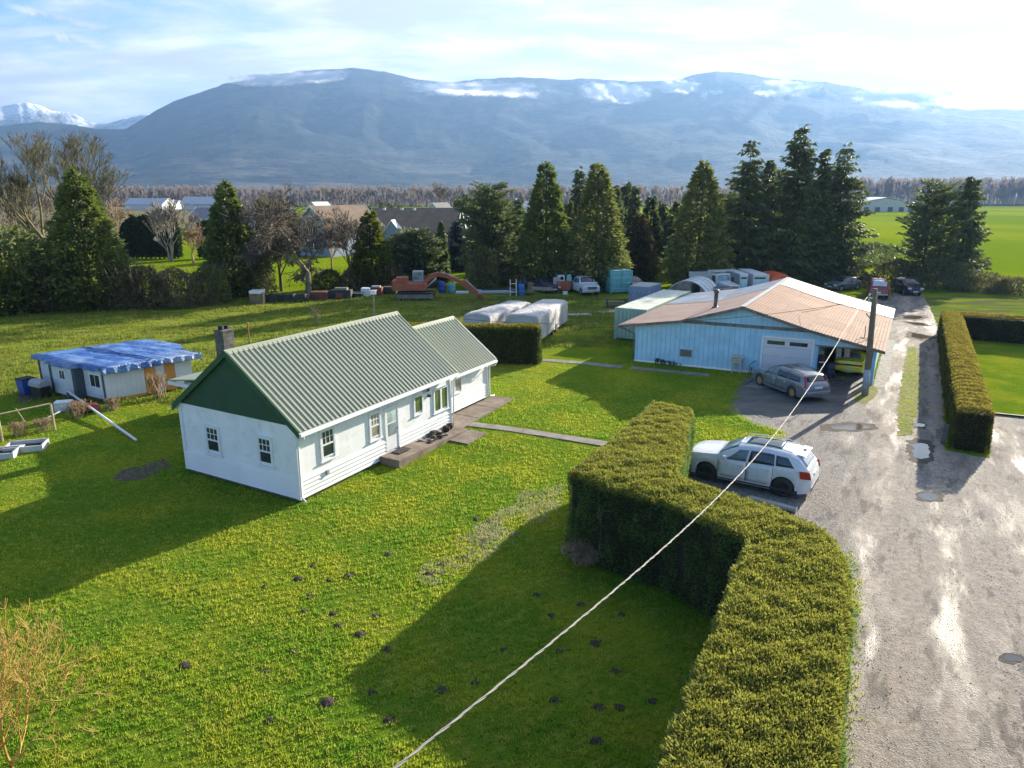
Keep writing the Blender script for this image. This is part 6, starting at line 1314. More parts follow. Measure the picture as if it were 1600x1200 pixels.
# pickups -------------------------------------------------------------------
def pickup(label, name, mat, pos, heading, canopy=False, L=5.6, W=1.98, lamps=True, load=None, glassm=None):
    """heading: world direction of the nose"""
    t = thing(name, label, 'pickup truck'); bed = 3.55
    top = [(0, .85), (.05, 1.08), (.4, 1.16), (1.25, 1.22), (1.35, 1.25), (1.8, 1.72), (2.1, 1.84), (3.2, 1.84), (3.5, 1.72), (3.58, 1.22)]+([(3.62, 1.80), (5.3, 1.80), (5.5, 1.25), (5.6, .9)] if canopy else [(3.6, 1.22), (5.55, 1.22), (5.6, .9)])
    c = Car(L, W, top, [(0, .8), (.3, 1.02), (1.2, 1.10), (3.5, 1.16), (5.4, 1.17), (5.6, .8)], [(0, .86), (.2, .95), (.8, 1), (5.4, 1), (5.6, .95)], (.95, 4.55), .40, .34, .26); c.zb = .36
    c.build(t, mat, 80); c.wheels(t, M['rims'], 6, .26); c.door(t, 1.45, 2.45, mat); c.door(t, 2.48, 3.4, mat); gm = glassm or M['cglass']
    c.patch_side(t, 'window', gm, 1.70, 2.43, 2.02, 2.46, .08, .86); c.patch_side(t, 'window', gm, 2.5, 3.36, 2.52, 3.28, .08, .86); c.patch_top(t, 'windshield', gm, 1.42, 1.98, -.78, .78, .016, inset1=.12)
    if canopy: c.patch_side(t, 'canopy_window', gm, 3.8, 5.1, 3.85, 5.0, .15, .85); c.patch_top(t, 'rear_window', M['lampw'] if canopy == 2 else gm, 5.32, 5.47, -.66, .66, .02, fx=.012)
    else: MB().box(3.72, -.80, 1.245, 5.48, .80, 1.262).obj('bed_floor', M['black'], t)
    MB().box(-.06, -.90, .42, .10, .90, .62).obj('bumper', M['rims'], t, bevel=.03); MB().box(-.012, -.52, .72, .03, .52, 1.0).obj('grille', M['plast'], t); MB().box(-.025, -.50, .83, -.010, .50, .88).obj('grille_bar', M['rims'], t)
    MB().box(5.55, -.86, .44, 5.70, .86, .62).obj('bumper', M['rims'], t, bevel=.03); MB().box(5.58, -.2, .66, 5.615, .2, .78).obj('number_plate', M['plate'], t)
    for sg in (1, -1):
        MB().box(-.02, sg*.72-.17, .76, .10, sg*.72+.17, 1.0).obj('headlight', M['lampw'], t, bevel=.02); MB().box(5.50, sg*.90-.05, .74, 5.615, sg*.90+.05, 1.12).obj('taillight', M['lampr'], t)
    c.mirrors(t, 1.65, mat)
    h = Vector(heading[:2]).normalized()*-1; t.rotation_euler = (0, 0, math.atan2(h.y, h.x)); o = Vector(pos[:2]); t.location = (o.x, o.y, 0); return t, h
M['pwt'] = paint('truck_paint_white', (.66, .68, .70), .35, .25); M['pred'] = paint('truck_paint_red', (.30, .018, .02), .35, .25); M['pdk'] = paint('car_paint_dark_blue', (.02, .026, .042), .3, .1); M['pgr'] = paint('car_paint_dull_grey', (.10, .105, .11), .5, .3)
pickup('white pickup truck facing the camera beside the green container', 'white_pickup', M['pwt'], at(925, 463), (.25, -1, 0))
ld = thing('blue_tarp_bundle', 'blue bundle heaped in the bed of the white pickup', 'bundle', at(909, 450, 1.25), .3); m = MB()
m.lathe([(.75, 0), (.8, .25), (.6, .5), (.2, .62)], 'z', (0, 0, 0), 9); m.obj('bundle', simple('blue_bundle', (.03, .09, .33), .5, bump=1, bs=4), ld); ld.location = at(925, 463)+Vector((-.95, 4.0, 1.26))
pickup('red pickup truck with white canopy seen from behind at the lane end', 'red_pickup', M['pred'], at(1374, 469)+Vector((2.6, 5.6, 0))-Vector((.2, 0, 0)), (.45, 1, 0), 2)
# red truck: white canopy shell over the bed
def small_car(label, name, mat, pos, heading, suv=False, gm=None):
    t = thing(name, label, 'car'); k = 1.18 if suv else 1.0
    c = Car(4.5, 1.8, [(0, .60*k), (.05, .76*k), (.8, .92*k), (1.25, .98*k), (1.9, 1.36*k), (2.3, 1.44*k), (3.3, 1.43*k), (3.9, 1.30*k if suv else 1.05), (4.35, 1.0*k), (4.5, .62)], [(0, .56*k), (.4, .76*k), (1.4, .90*k), (4.0, .96*k), (4.5, .58)], [(x*.953, q) for x, q in PL], (.9, 3.55), .33 if not suv else .37, .20 if not suv else .28)
    c.build(t, mat, 48); c.wheels(t, M['rims'], 5, .2); gm = gm or M['cglass']; c.patch_side(t, 'window', gm, 1.7, 2.4, 2.0, 2.42, .08, .86); c.patch_side(t, 'window', gm, 2.45, 3.6, 2.5, 3.4, .08, .86); c.patch_top(t, 'windshield', gm, 1.32, 2.0, -.70, .70, .016, inset1=.12); c.door(t, 1.45, 2.4, mat); c.door(t, 2.43, 3.25, mat)
    for sg in (1, -1): MB().box(-.01, sg*.62-.17, .60*k, .12, sg*.62+.17, .76*k).obj('headlight', M['lampw'], t, bevel=.02); MB().box(4.36, sg*.68-.12, .70, 4.50, sg*.68+.12, .86).obj('taillight', M['lampr'], t)
    MB().box(-.03, -.25, .42, .02, .25, .54).obj('number_plate', M['plate'], t); MB().box(-.005, -.42, .60, .03, .42, .74).obj('grille', M['plast'], t)
    h = Vector(heading[:2]).normalized()*-1; t.rotation_euler = (0, 0, math.atan2(h.y, h.x)); t.location = (pos[0], pos[1], 0); return t
small_car('dark blue car facing the camera under the pines at the lane end', 'dark_car', M['pdk'], at(1421, 463)+Vector((.6, 0, 0)), (-.12, -1, 0), True)
small_car('dull grey car half hidden under the ragged spruce behind the garage', 'grey_car', M['pgr'], at(1308, 458)+Vector((0, 2, 0)), (-.9, -.45, 0))
small_car('dark pickup-like car between the green container and the small grey shed', 'dark_car', M['pgr'], at(1002, 460)+Vector((0, 0, 0)), (.3, -1, 0), True)
small_car('black car with chrome nose parked in front of the dump truck', 'black_car', M['pdk'], at(1102, 473)+Vector((0, 0, 0)), (-.8, -.6, 0))
small_car('wrecked dark car with raised bonnet and a white sticker left of the red skip', 'wrecked_car', simple('faded_dark_paint', (.06, .06, .058), .7, dirt=.6), at(862, 461)+Vector((.4, 1, 0)), (.55, -1, 0))
bn = thing('loose_bonnet', 'crumpled grey car bonnet lying on the wrecked car', 'car panel', at(848, 458, 1.2)+Vector((0, 1.6, .15)), .2); MB().hexa([(-1.1, -.6, 0), (1.1, -.55, -.1), (1.2, .6, .05), (-1.0, .6, .2), (-1.1, -.6, .05), (1.1, -.55, -.05), (1.2, .6, .1), (-1.0, .6, .25)]).obj('panel', M['pgr'], bn)
# dump truck ------------------------------------------------------------------
dt = thing('dump_truck', 'white dump truck with long bonnet facing the camera behind the garage', 'truck', at(1146, 468), 0); h = Vector((.35, -1, 0)).normalized()*-1; dt.rotation_euler = (0, 0, math.atan2(h.y, h.x)); dt.scale = (.9, .9, .9); pw = M['pwt']
MB().hexa([(0, -.85, .75), (2.0, -.98, .75), (2.0, .98, .75), (0, .85, .75), (.05, -.72, 1.62), (2.0, -.82, 1.90), (2.0, .82, 1.90), (.05, .72, 1.62)]).obj('hood', pw, dt, bevel=.06)
MB().hexa([(2.0, -1.05, .8), (3.5, -1.05, .8), (3.5, 1.05, .8), (2.0, 1.05, .8), (2.25, -.92, 2.75), (3.5, -.92, 2.75), (3.5, .92, 2.75), (2.25, .92, 2.75)]).obj('cab', pw, dt, bevel=.05)
MB().hexa([(2.01, -.85, 1.95), (2.02, -.85, 1.95), (2.02, .85, 1.95), (2.01, .85, 1.95), (2.20, -.80, 2.62), (2.22, -.80, 2.62), (2.22, .80, 2.62), (2.20, .80, 2.62)]).obj('windshield', M['cglassl'], dt)
for sg in (1, -1):
    MB().hexa([(2.35, sg*1.03, 1.75), (3.1, sg*1.03, 1.75), (3.1, sg*.955, 2.5), (2.45, sg*.955, 2.5), (2.35, sg*1.045, 1.75), (3.1, sg*1.045, 1.75), (3.1, sg*.97, 2.5), (2.45, sg*.97, 2.5)]).obj('window', M['cglass'], dt, recalc=True)
    MB().ext([(-.1, sg*.95, .75), (.1, sg*.95, 1.15), (1.2, sg*.95, 1.25), (1.6, sg*.95, .8)], (0, sg*.22, 0)).obj('fender', pw, dt, recalc=True); MB().box(-.06, sg*.98-.12, .85, .02, sg*.98+.12, 1.02).obj('headlight', M['lampw'], dt)
    MB().box(2.15, sg*1.3-.1, 1.75, 2.25, sg*1.3+.1, 2.3).obj('mirror', M['black'], dt)
    for x_ in (.75, 5.3, 6.6): MB().lathe([(.30, -.14), (.52, -.14), (.54, 0), (.52, .14), (.30, .14)], 'y', (x_, sg*.98, .53), 18).obj('wheel', M['tyre'], dt, True)
MB().box(-.05, -.55, .85, .06, .55, 1.55).obj('grille', M['rims'], dt); MB().box(-.25, -1.15, .5, .0, 1.15, .72).obj('bumper', M['rims'], dt)
for k in range(7): MB().box(-.07, -.5+k*.155, .9, -.05, -.44+k*.155, 1.5).obj('grille_bar', M['plast'], dt)
MB().hexa([(3.7, -1.2, 1.15), (7.4, -1.2, 1.15), (7.4, 1.2, 1.15), (3.7, 1.2, 1.15), (3.6, -1.25, 2.5), (7.6, -1.25, 2.5), (7.6, 1.25, 2.5), (3.6, 1.25, 2.5)]).obj('dump_box', pw, dt); MB().box(2.3, -1.2, 3.0, 3.7, 1.2, 3.08).box(3.55, -1.2, 2.4, 3.68, 1.2, 3.05).obj('cab_guard', pw, dt); MB().box(.3, -.5, .6, 7.4, .5, .9).obj('chassis', M['black'], dt)
# containers and sheds -----------------------------------------------------------
def container(label, c0, dirv, L, W, H, mat, topm, doors=True, name='container', ribs=.28):
    d = Vector(dirv).normalized(); rz = math.atan2(d.y, d.x)-math.pi/2; t = thing(name, label, 'container', c0, rz)
    MB().box(0.02, .02, .12, W-.02, L-.02, H-.03).obj('body', mat, t); MB().box(0, 0, H-.03, W, L, H+.02).obj('roof', topm, t)
    rib = MB().box(-.045, -.07, .15, .045, .07, H-.05).mesh('rib', mat)
    n = int(L/ribs)
    for k in range(n):
        for x_ in (-.004, W+.004): share('rib', rib, t, (x_, (k+.5)*L/n, 0))
    if not doors:
        for k in range(int(W/ribs)): share('rib', rib, t, ((k+.5)*W/int(W/ribs), 0, 0), (0, 0, math.pi/2))
    for x_ in (0, W):
        for y_ in (0, L): MB().box(x_-.07, y_-.07, 0, x_+.07, y_+.07, H+.03).obj('corner_post', mat, t)
    if doors:
        for k in (0, 1):
            dd = MB().box(.06+k*(W/2-.03), -.05, .15, W/2-.02+k*(W/2-.03), .0, H-.08).obj('door', mat, t)
            for z_ in (.5, 1.1, 1.7, 2.2): MB().box(.12+k*(W/2-.03), -.065, z_, W/2-.10+k*(W/2-.03), -.05, z_+.10).obj('door_panel', topm, dd)
            for q in (.32, .82): MB().tube([(q+k*(W/2-.03), -.09, .15), (q+k*(W/2-.03), -.09, H-.1)], .022, 5).obj('lock_rod', topm, dd)
    return t
M['mint'] = simple('mint_container_paint', (.34, .47, .38), .6, var=.1, vs=1, dirt=.35, dcol=(.30, .26, .17)); M['mintt'] = simple('pale_container_top', (.58, .61, .50), .6, dirt=.25, dcol=(.4, .36, .28)); M['teal'] = simple('teal_container_paint', (.16, .42, .42), .55, dirt=.25, dcol=(.35, .38, .34)); M['tealt'] = simple('pale_teal_paint', (.26, .52, .52), .55, dirt=.2)
container('long mint-green ribbed container standing beside the blue garage', at(961, 530), (.487, .873, 0), 11.6, 2.35, 2.42, M['mint'], M['mintt'], False)
container('teal shipping container with double doors by the white pickup', at(954, 459), (-.22, 1, 0), 6.0, 2.4, 2.5, M['teal'], M['tealt'])
gs = container('small blue-grey metal shed with a white roof beyond the mint container', at(983, 474), (.487, .873, 0), 3.6, 2.0, 1.75, simple('blue_grey_shed', (.27, .33, .45), .6, dirt=.2), M['paleroof'], False, 'metal_shed', .35); gs['category'] = 'shed'
# white box trucks / vans behind the ridge
for i, (u0, u1, vt, lab) in enumerate(((1154, 1166, 431, 'narrow white and pale blue box trailer directly right of the dump truck'), (1175, 1195, 431, 'white and pale blue box trailer before the orange tarp'))):
    a_ = at(u0, 462); b_ = at(u1, 462); w = (b_-a_).length; z = 2.3; t = thing('box_trailer', lab, 'trailer', a_); MB().box(0, 0, .5, w, 5.5, z).obj('box', M['pwt'], t); MB().box(.03, -.03, .55, w-.03, -.0, z*.72).obj('door', simple('pale_blue_door', (.42, .58, .68), .5) if i == 0 else bpy.data.materials['pale_blue_door'], t); MB().box(-.03, -.05, z-.1, w+.03, 5.5, z+.04).obj('roof', M['trim'], t)
    MB().box(.1, -.04, z*.78, w-.1, -.031, z*.86).obj('sign_band', M['plast'], t)
    for sg in (.15, w-.15):
        for y_ in (1.0, 4.4): MB().lathe([(.2, -.1), (.36, -.1), (.36, .1), (.2, .1)], 'x', (sg, y_, .36), 14).obj('wheel', M['tyre'], t)
ot = thing('orange_tarp_load', 'bright orange tarpaulin over a load behind the garage roof', 'tarpaulin', at(1202, 462)); m = MB(); M['orange'] = simple('orange_tarpaulin', (.75, .12, .03), .5, bump=.8, bs=2)
m.ext([(0, 0, 0), (0, 0, 1.7), (.5, 0, 2.2), (1.6, 0, 2.3), (2.1, 0, 1.9), (2.2, 0, 0)], (0, 4, 0)); m.obj('cover', M['orange'], ot, recalc=True, bevel=.15); MB().box(-.35, .3, 0, -.05, 3.5, 2.25).obj('end_board', M['pwt'], ot)
# quonset arch --------------------------------------------------------------------
qa = thing('quonset_shelter', 'white arched fabric shelter with open patched front', 'shelter', at(1072, 474)+Vector((0, 0, 0)), -.50)
def arch(r0, y0, y1, a0, a1, th=.05, n=18, h=1.0):
    m = MB()
    for k in range(n+1):
        t_ = a0+(a1-a0)*k/n
        for (y, r) in ((y0, r0), (y1, r0), (y1, r0-th), (y0, r0-th)): m.v.append((math.cos(t_)*r, y, math.sin(t_)*r*h))
    for k in range(n):
        for j in range(4): m.f.append((k*4+j, (k+1)*4+j, (k+1)*4+(j+1) % 4, k*4+(j+1) % 4))
    m.f += [(0, 1, 2, 3), (n*4+3, n*4+2, n*4+1, n*4)]; return m
M['shell'] = simple('white_shelter_skin', (.72, .73, .76), .5, var=.08, vs=.8, bump=.5, bs=2, dirt=.2)
for k in range(4): arch(2.25+.01*(k % 2), k*1.2, k*1.2+1.195, 0, math.pi, .05, h=1.0).obj('shell_panel', M['shell'], qa, True, recalc=True)
for k in range(5): arch(2.28, k*1.2-.04, k*1.2+.04, 0, math.pi, .10, h=1.0).obj('hoop', M['rims'], qa, True, recalc=True)
fr_ = MB(); 
for i in range(-5, 5):
    x0_, x1_ = i*.44, (i+1)*.44; q = lambda x_: 1.0*math.sqrt(max(0, 2.2**2-x_**2))
    if i in (1, 2): continue
    fr_.hexa([(x0_, -.02, 0), (x1_, -.02, 0), (x1_, .02, 0), (x0_, .02, 0), (x0_, -.02, q(x0_)), (x1_, -.02, q(x1_)), (x1_, .02, q(x1_)), (x0_, .02, q(x0_))])
fr_.obj('end_wall', simple('brown_patched_end', (.20, .17, .14), .8, var=.4, vs=2), qa, recalc=True)
# covered trailers ---------------------------------------------------------------------
def cover_mat():
    m, nt, o = mat_new('grey_fabric_cover'); c = nt.mix(nt.ramp(nt.noise(.8, 5, .6), .35, .65), (.50, .485, .465), (.62, .60, .575))
    bsdf(nt, o, c, .8, 0, nt.bump(nt.noise(1.6, 6, .6, nt.co('Object', (1, .5, .6)), 2), .9, .12), .2); return m
M['cover'] = cover_mat()
def covered(label, c0, dirv, L, W, H, seed, tuck=.0):
    d = Vector(dirv).normalized(); t = thing('covered_trailer', label, 'trailer', c0, math.atan2(d.y, d.x)-math.pi/2, 'trailers under grey fabric covers'); m = MB(); na, nb2 = 46, 24
    prof = [(0, .28), (0, .8), (0, 1.3), (.0, 1.75), (.02, .93*H), (.10, .985*H), (.3, 1.0*H+.02), (W/2, 1.0*H+.10)]; prof = prof+[(W-x, z) for x, z in prof[:-1][::-1]]
    for i in range(na+1):
        y = L*i/na; bulge = 1
        end = min(i, na-i)/3
        for (x, z) in prof:
            zz = z+(.06*mnoise.noise(Vector((x*1.5, y*1.1, seed)))+.05*mnoise.noise(Vector((x*3, y*3, seed))))*(1 if z > 1 else .4)
            if z > H*.9: zz -= .16*(y/L)+(.10 if end == 0 else 0)
            sag = .07*mnoise.noise(Vector((y*1.3, z*2.2, seed+4)))+.04*mnoise.noise(Vector((y*4, z*2, seed+5)))
            sg = -1 if x < W/2 else 1; m.v.append((x+sg*(sag if z < H*.97 else 0)-(W/2-x)*-.04*(z/H), y+(.05*mnoise.noise(Vector((x*3, z*3, seed))) if i in (0, na) else 0), zz))
    k = len(prof)
    for i in range(na):
        for j in range(k-1): m.f.append((i*k+j, (i+1)*k+j, (i+1)*k+j+1, i*k+j+1))
    m.f.append(tuple(range(k))); m.f.append(tuple(na*k+j for j in range(k))[::-1]); m.obj('cover', M['cover'], t, True, recalc=True).modifiers.new('e', 'EDGE_SPLIT').split_angle = R(40)
    MB().box(.15, .2, .22, W-.15, L-.2, .42).obj('chassis', simple('dull_red_chassis', (.16, .03, .02), .7) if 'dull_red_chassis' not in bpy.data.materials else bpy.data.materials['dull_red_chassis'], t)
    for x_ in (.12, W-.12):
        for y_ in (L*.45, L*.58): MB().lathe([(.18, -.11), (.33, -.11), (.33, .11), (.18, .11)], 'x', (x_, y_, .33), 16).obj('wheel', M['tyre'], t, True)
    MB().tube([(W/2, -.9, .3), (W/2, .3, .33)], .05, 6).obj('drawbar', M['black'], t)
    # tie straps
    for y_ in (L*.25, L*.5, L*.75): MB().tube([(W+.06, y_, .3), (W+.07, y_, H*.9)], .012, 4).obj('strap', M['weather'], t)
covered('right-hand of the two long trailers under grey fabric covers', at(792, 536), (.30, .95, 0), 9.2, 2.45, 2.15, 3)
covered('left-hand of the two long trailers under grey fabric covers', at(724, 530), (.42, .95, 0), 8.2, 2.3, 2.0, 9)
# excavator ---------------------------------------------------------------------------
ex = thing('excavator', 'rusty red tracked excavator with its arm stretched to the right', 'excavator', at(650, 467), .05); M['exr'] = simple('faded_excavator_red', (.38, .11, .055), .75, var=.12, vs=1, dirt=.45, dcol=(.16, .06, .03)); M['steel'] = simple('worn_track_steel', (.22, .20, .17), .7, .2, dirt=.5)
for y_ in (-1.15, .75):
    oc = [(-1.75, .1), (-1.5, 0), (1.5, 0), (1.75, .1), (2.0, .35), (1.95, .62), (1.7, .78), (-1.7, .78), (-1.95, .62), (-2.0, .35)]
    MB().ext([(x_, y_, z_) for x_, z_ in oc], (0, .45, 0)).obj('track', M['black'], ex, recalc=True); MB().box(-1.5, y_-.03, .2, 1.5, y_+.48, .6).obj('track_frame', M['steel'], ex)
    for x_ in (-1.65, 1.65): MB().lathe([(.28, -.03), (.28, .5)], 'y', (x_, y_, .40), 14).obj('sprocket', M['steel'], ex)
    for k in range(14): MB().box(-1.7+k*.25, y_-.02, .78, -1.6+k*.25, y_+.47, .82).obj('track_shoe', M['steel'], ex)
MB().lathe([(.6, .78), (.6, 1.0)], 'z', (0, 0, 0), 16).obj('turntable', M['black'], ex); MB().box(-2.2, -1.25, 1.0, 1.2, 1.15, 1.75).obj('deck', M['exr'], ex, bevel=.05); MB().box(-2.35, -1.1, 1.0, -1.6, 1.0, 2.0).obj('counterweight', M['exr'], ex, bevel=.08); MB().box(-1.9, -1.0, 1.75, -.7, .2, 2.35).obj('engine_cover', M['exr'], ex, bevel=.06)
cb = MB().box(-.3, .15, 1.75, .8, 1.15, 2.85).obj('cab', simple('white_cab_frame', (.38, .40, .42), .5), ex, bevel=.04); MB().box(-.2, .13, 2.0, .7, .148, 2.75).obj('window', M['cglassl'], ex); MB().box(.801, .22, 2.0, .815, 1.08, 2.75).obj('window', M['cglassl'], ex)
bo = [(.6, 1.2), (1.8, 2.2), (2.4, 2.4), (3.2, 2.25), (4.9, 1.55), (5.0, 1.85), (3.3, 2.65), (2.3, 2.85), (1.6, 2.6), (.5, 1.6)]
MB().ext([(x_, -.75, z_) for x_, z_ in bo], (0, .45, 0)).obj('boom', M['exr'], ex, recalc=True); st_ = [(4.3, 1.9), (5.1, 2.0), (5.9, 1.35), (6.8, .4), (6.5, .25), (5.2, 1.15)]
MB().ext([(x_, -.72, z_) for x_, z_ in st_], (0, .38, 0)).obj('stick', M['exr'], ex, recalc=True); MB().ext([(6.4, -.95, .52), (6.9, -.95, .5), (7.1, -.95, .12), (6.9, -.95, .02), (6.45, -.95, .1)], (0, .85, 0)).obj('bucket', simple('rusty_bucket', (.20, .075, .035), .8), ex, recalc=True)
MB().tube([(1.1, -.88, 1.2), (2.2, -.82, 2.2)], .07, 8).tube([(1.1, -.2, 1.2), (2.2, -.24, 2.2)], .07, 8).tube([(2.6, -.53, 2.85), (4.5, -.53, 2.15)], .06, 8).tube([(5.2, -.53, 2.05), (6.5, -.53, .8)], .06, 8).obj('hydraulic_ram', M['rims'], ex, True)
# junk along the tree line ---------------------------------------------------------------
def crate(label, name, cat, u, v_, w, d, h, mat, rz=0, extra=None):
    t = thing(name, label, cat, at(u, v_), rz); MB().box(-w/2, 0, 0, w/2, d, h).obj('body', mat, t, bevel=.03); return t
M['brown'] = simple('rust_brown_tank', (.17, .06, .03), .8, var=.3, vs=1.5, dirt=.4, dcol=(.06, .03, .02)); M['junk'] = simple('dark_machinery', (.035, .038, .042), .7, var=.4, vs=2, dirt=.4); M['tan'] = simple('tan_wood_box', (.22, .15, .09), .85, var=.3); M['rred'] = simple('dull_red_paint_b', (.24, .05, .035), .7, dirt=.4); M['rskip'] = simple('orange_red_skip', (.48, .11, .06), .65, dirt=.3)
t = crate('brown wooden bin with a white lid at the left end of the junk row', 'wooden_bin', 'bin', 400, 475, 1.25, 1.2, 1.0, M['tan']); MB().box(-.62, 0, 1.0, .62, 1.2, 1.32).obj('lid', M['trim'], t, bevel=.05); MB().tube([(.75, .1, 0), (.8, .1, 1.15)], .12, 6).obj('post', M['oldwood'], t)
t = thing('farm_implement', 'long dark piece of farm machinery lying in the junk row', 'machinery', at(447, 472))
for k in range(6): MB().tube([(-2.0, .15*k, .25+.16*(k % 3)), (2.2, .15*k+.1, .3+.16*(k % 3))], .07, 6).obj('bar', M['junk'], t)
for x_ in (-1.8, -.6, .7, 1.9): MB().box(x_-.08, 0, 0, x_+.08, .9, .75).obj('bracket', M['junk'], t)
for x_ in (-2.1, -1.3): MB().lathe([(.2, -.1), (.42, -.1), (.42, .1), (.2, .1)], 'y', (x_, -.1, .42), 14).obj('wheel', M['tyre'], t)
t = crate('rust-brown rectangular tank right of the fruit tree trunk', 'rusty_tank', 'tank', 498, 469, 1.65, 1.1, .85, M['brown']); MB().box(-.8, -.02, .78, .8, 0, .84).obj('rim', M['tan'], t)
t = crate('dark machine block with a red guard in the junk row', 'old_machine', 'machinery', 532, 467, 2.2, 1.0, .9, M['junk']); MB().box(-.45, -.12, .1, .25, -.0, .6).obj('guard', M['rred'], t); MB().box(-.6, .05, .9, .7, .8, 1.12).obj('cover', M['steel'], t); MB().lathe([(.1, -.12), (.4, -.12), (.4, .1), (.1, .1)], 'y', (-1.2, -.1, .4), 14).obj('wheel', M['tyre'], t)
t = crate('white plastic tote beside the dark red box in the junk row', 'white_tote', 'tank', 571, 463, .95, .9, .85, M['trim'])
t = crate('dark flat trailer deck between the machine block and white tote', 'flat_deck', 'trailer', 555, 465, 1.2, 1.4, .4, M['junk']); MB().box(-.7, -.1, .4, .7, 1.4, .47).obj('deck', M['weather'], t)
t = crate('dull dark red box right of the white tote', 'red_box', 'box', 588, 462, 1.2, 1.0, .85, M['rred']); MB().box(-.5, .1, .86, .4, .8, 1.0).obj('lid', M['grill'], t)
t = crate('dark olive crate just left of the excavator', 'dark_crate', 'crate', 608, 460, 1.4, 1.0, .8, simple('dark_olive', (.05, .055, .035), .8)); MB().tube([(-.85, -.1, 0), (-.85, -.1, 1.0)], .06, 6).obj('stake', M['oldwood'], t)
for i, (u, v_, r, h, mt, lab) in enumerate([(691, 457, .42, 1.15, 'bluep', 'blue barrel under the excavator arm'), (706, 457, .42, 1.0, 'teal', 'dark teal barrel under the excavator arm, right of the blue one'), (688, 452, .35, .95, 'navy', 'dark barrel half behind the blue barrel under the arm'), (815, 461, .38, 1.2, 'sky', 'bright blue barrel left of the wrecked car')]):
    if mt == 'sky': M['sky'] = simple('bright_blue_plastic', (.02, .20, .52), .45)
    t = thing('barrel', lab, 'barrel', at(u, v_)); MB().lathe([(r*.94, 0), (r, .05), (r, h*.33), (r*1.03, h*.35), (r, h*.37), (r, h*.65), (r*1.03, h*.67), (r, h*.7), (r*.92, h)], 'z', (0, 0, 0), 16).obj('drum', M[mt], t, True); MB().lathe([(r*.85, h), (r*.85, h+.03)], 'z', (0, 0, 0), 16).obj('lid', M[mt], t)
t = crate('pale grey plastic sheet crumpled below the excavator stick', 'plastic_sheet', 'sheet', 722, 459, 1.4, .8, .22, M['poly'])
t = thing('boat', 'flat white upturned boat on the grass behind the covered trailers', 'boat', at(778, 458), .05); MB().hexa([(-2.2, -.55, 0), (1.9, -.65, 0), (1.9, .65, 0), (-2.2, .55, 0), (-2.4, -.7, .35), (2.1, -.8, .38), (2.1, .8, .38), (-2.4, .7, .35)]).obj('hull', M['pwt'], t, bevel=.1); MB().box(-1.8, -.45, .36, 1.6, .45, .42).obj('deck', M['navy'], t)
t = thing('utility_trailer', 'trailer frame with white uprights loaded with bags, left of the blue barrel', 'trailer', at(808, 462)); MB().box(-.7, .1, .35, 1.9, 1.7, .45).obj('deck', M['weather'], t)
for x_ in (-.75, -.1): MB().tube([(x_, 0, 0), (x_, 0, 1.75)], .05, 6).obj('upright', M['trim'], t)
MB().tube([(-.75, 0, .4), (-.1, 0, .4)], .04, 5).tube([(-.75, 0, 1.3), (-.1, 0, 1.3)], .04, 5).obj('crossbar', M['trim'], t); MB().lathe([(.5, .45), (.6, .8), (.45, 1.3), (.1, 1.6)], 'z', (.35, .8, 0), 8).lathe([(.3, 1.0), (.36, 1.3), (.1, 1.9)], 'z', (.8, .6, 0), 7).obj('bags', simple('dark_bags', (.04, .03, .05), .7, bump=1, bs=5), t); MB().box(1.15, .1, .45, 1.75, .8, 1.35).obj('cabinet', M['tan'], t)
t = thing('skip', 'orange-red metal skip filled with white scrap beside the white pickup', 'skip', at(881, 457)); MB().hexa([(-.75, 0, .25), (.7, 0, .25), (.7, 1.4, .25), (-.75, 1.4, .25), (-.85, -.05, 1.25), (.85, -.05, 1.25), (.85, 1.5, 1.25), (-.85, 1.5, 1.25)]).obj('box', M['rskip'], t); MB().box(-.6, .2, .0, -.4, 1.2, .25).box(.4, .2, 0, .6, 1.2, .25).obj('skid', M['junk'], t)
sc = thing('scrap_appliance', 'old white appliance standing on top of the orange-red skip', 'appliance', at(881, 457)+Vector((0, .3, 1.25)), .3); MB().box(-.6, 0, 0, .1, .6, .62).obj('case', M['trim'], sc); MB().lathe([(.22, -.02), (.2, .0)], 'y', (-.25, -.01, .3), 12).obj('door', M['black'], sc)
sc = thing('scrap_appliance', 'tilted pale green appliance on the right of the skip load', 'appliance', at(881, 457)+Vector((.55, .35, 1.2)), -.2); MB().hexa([(-.3, 0, 0), (.35, 0, .05), (.35, .5, .05), (-.3, .5, 0), (-.2, 0, .7), (.2, 0, .75), (.2, .5, .75), (-.2, .5, .7)]).obj('case', M['tealt'], sc)
t = thing('old_fridge', 'tall grey fridge standing left of the orange-red skip', 'fridge', at(870, 457)); MB().box(-.4, 0, 0, .3, .7, 1.65).obj('case', M['grill'], t, bevel=.03); MB().box(-.38, -.03, .6, .28, 0, 1.6).obj('door', M['grill'], t)
t = thing('white_box', 'small white box on the grass in front of the skip', 'box', at(883, 460)); MB().box(-.25, -.15, 0, .25, .15, .3).obj('body', M['trim'], t); MB().box(-.27, -.17, .3, .27, .17, .34).obj('lid', M['trim'], t)
for i, (u, v_, w, d, lab) in enumerate([(905, 492, 2.2, .9, 'pale worn board lying on the grass left of the mint container'), (955, 487, 2.4, 1.2, 'pale board leaning at the corner behind the mint container')]):
    t = thing('old_board', lab, 'board', at(u, v_), .1+i*.4); MB().box(-w/2, -d/2, .0, w/2, d/2, .05).obj('sheet', M['oldwood' if i else 'poly'], t); MB().box(-w/2, -d/2, .05, w/2, -d/2+.08, .09).obj('batten', M['oldwood'], t)
t = thing('scrap_rack', 'low rack of scrap at the left of the mint container', 'rack', at(962, 480)); MB().box(-.9, -.4, .5, .9, .4, .56).box(-.9, -.4, .15, .9, .4, .2).obj('shelf', M['weather'], t)
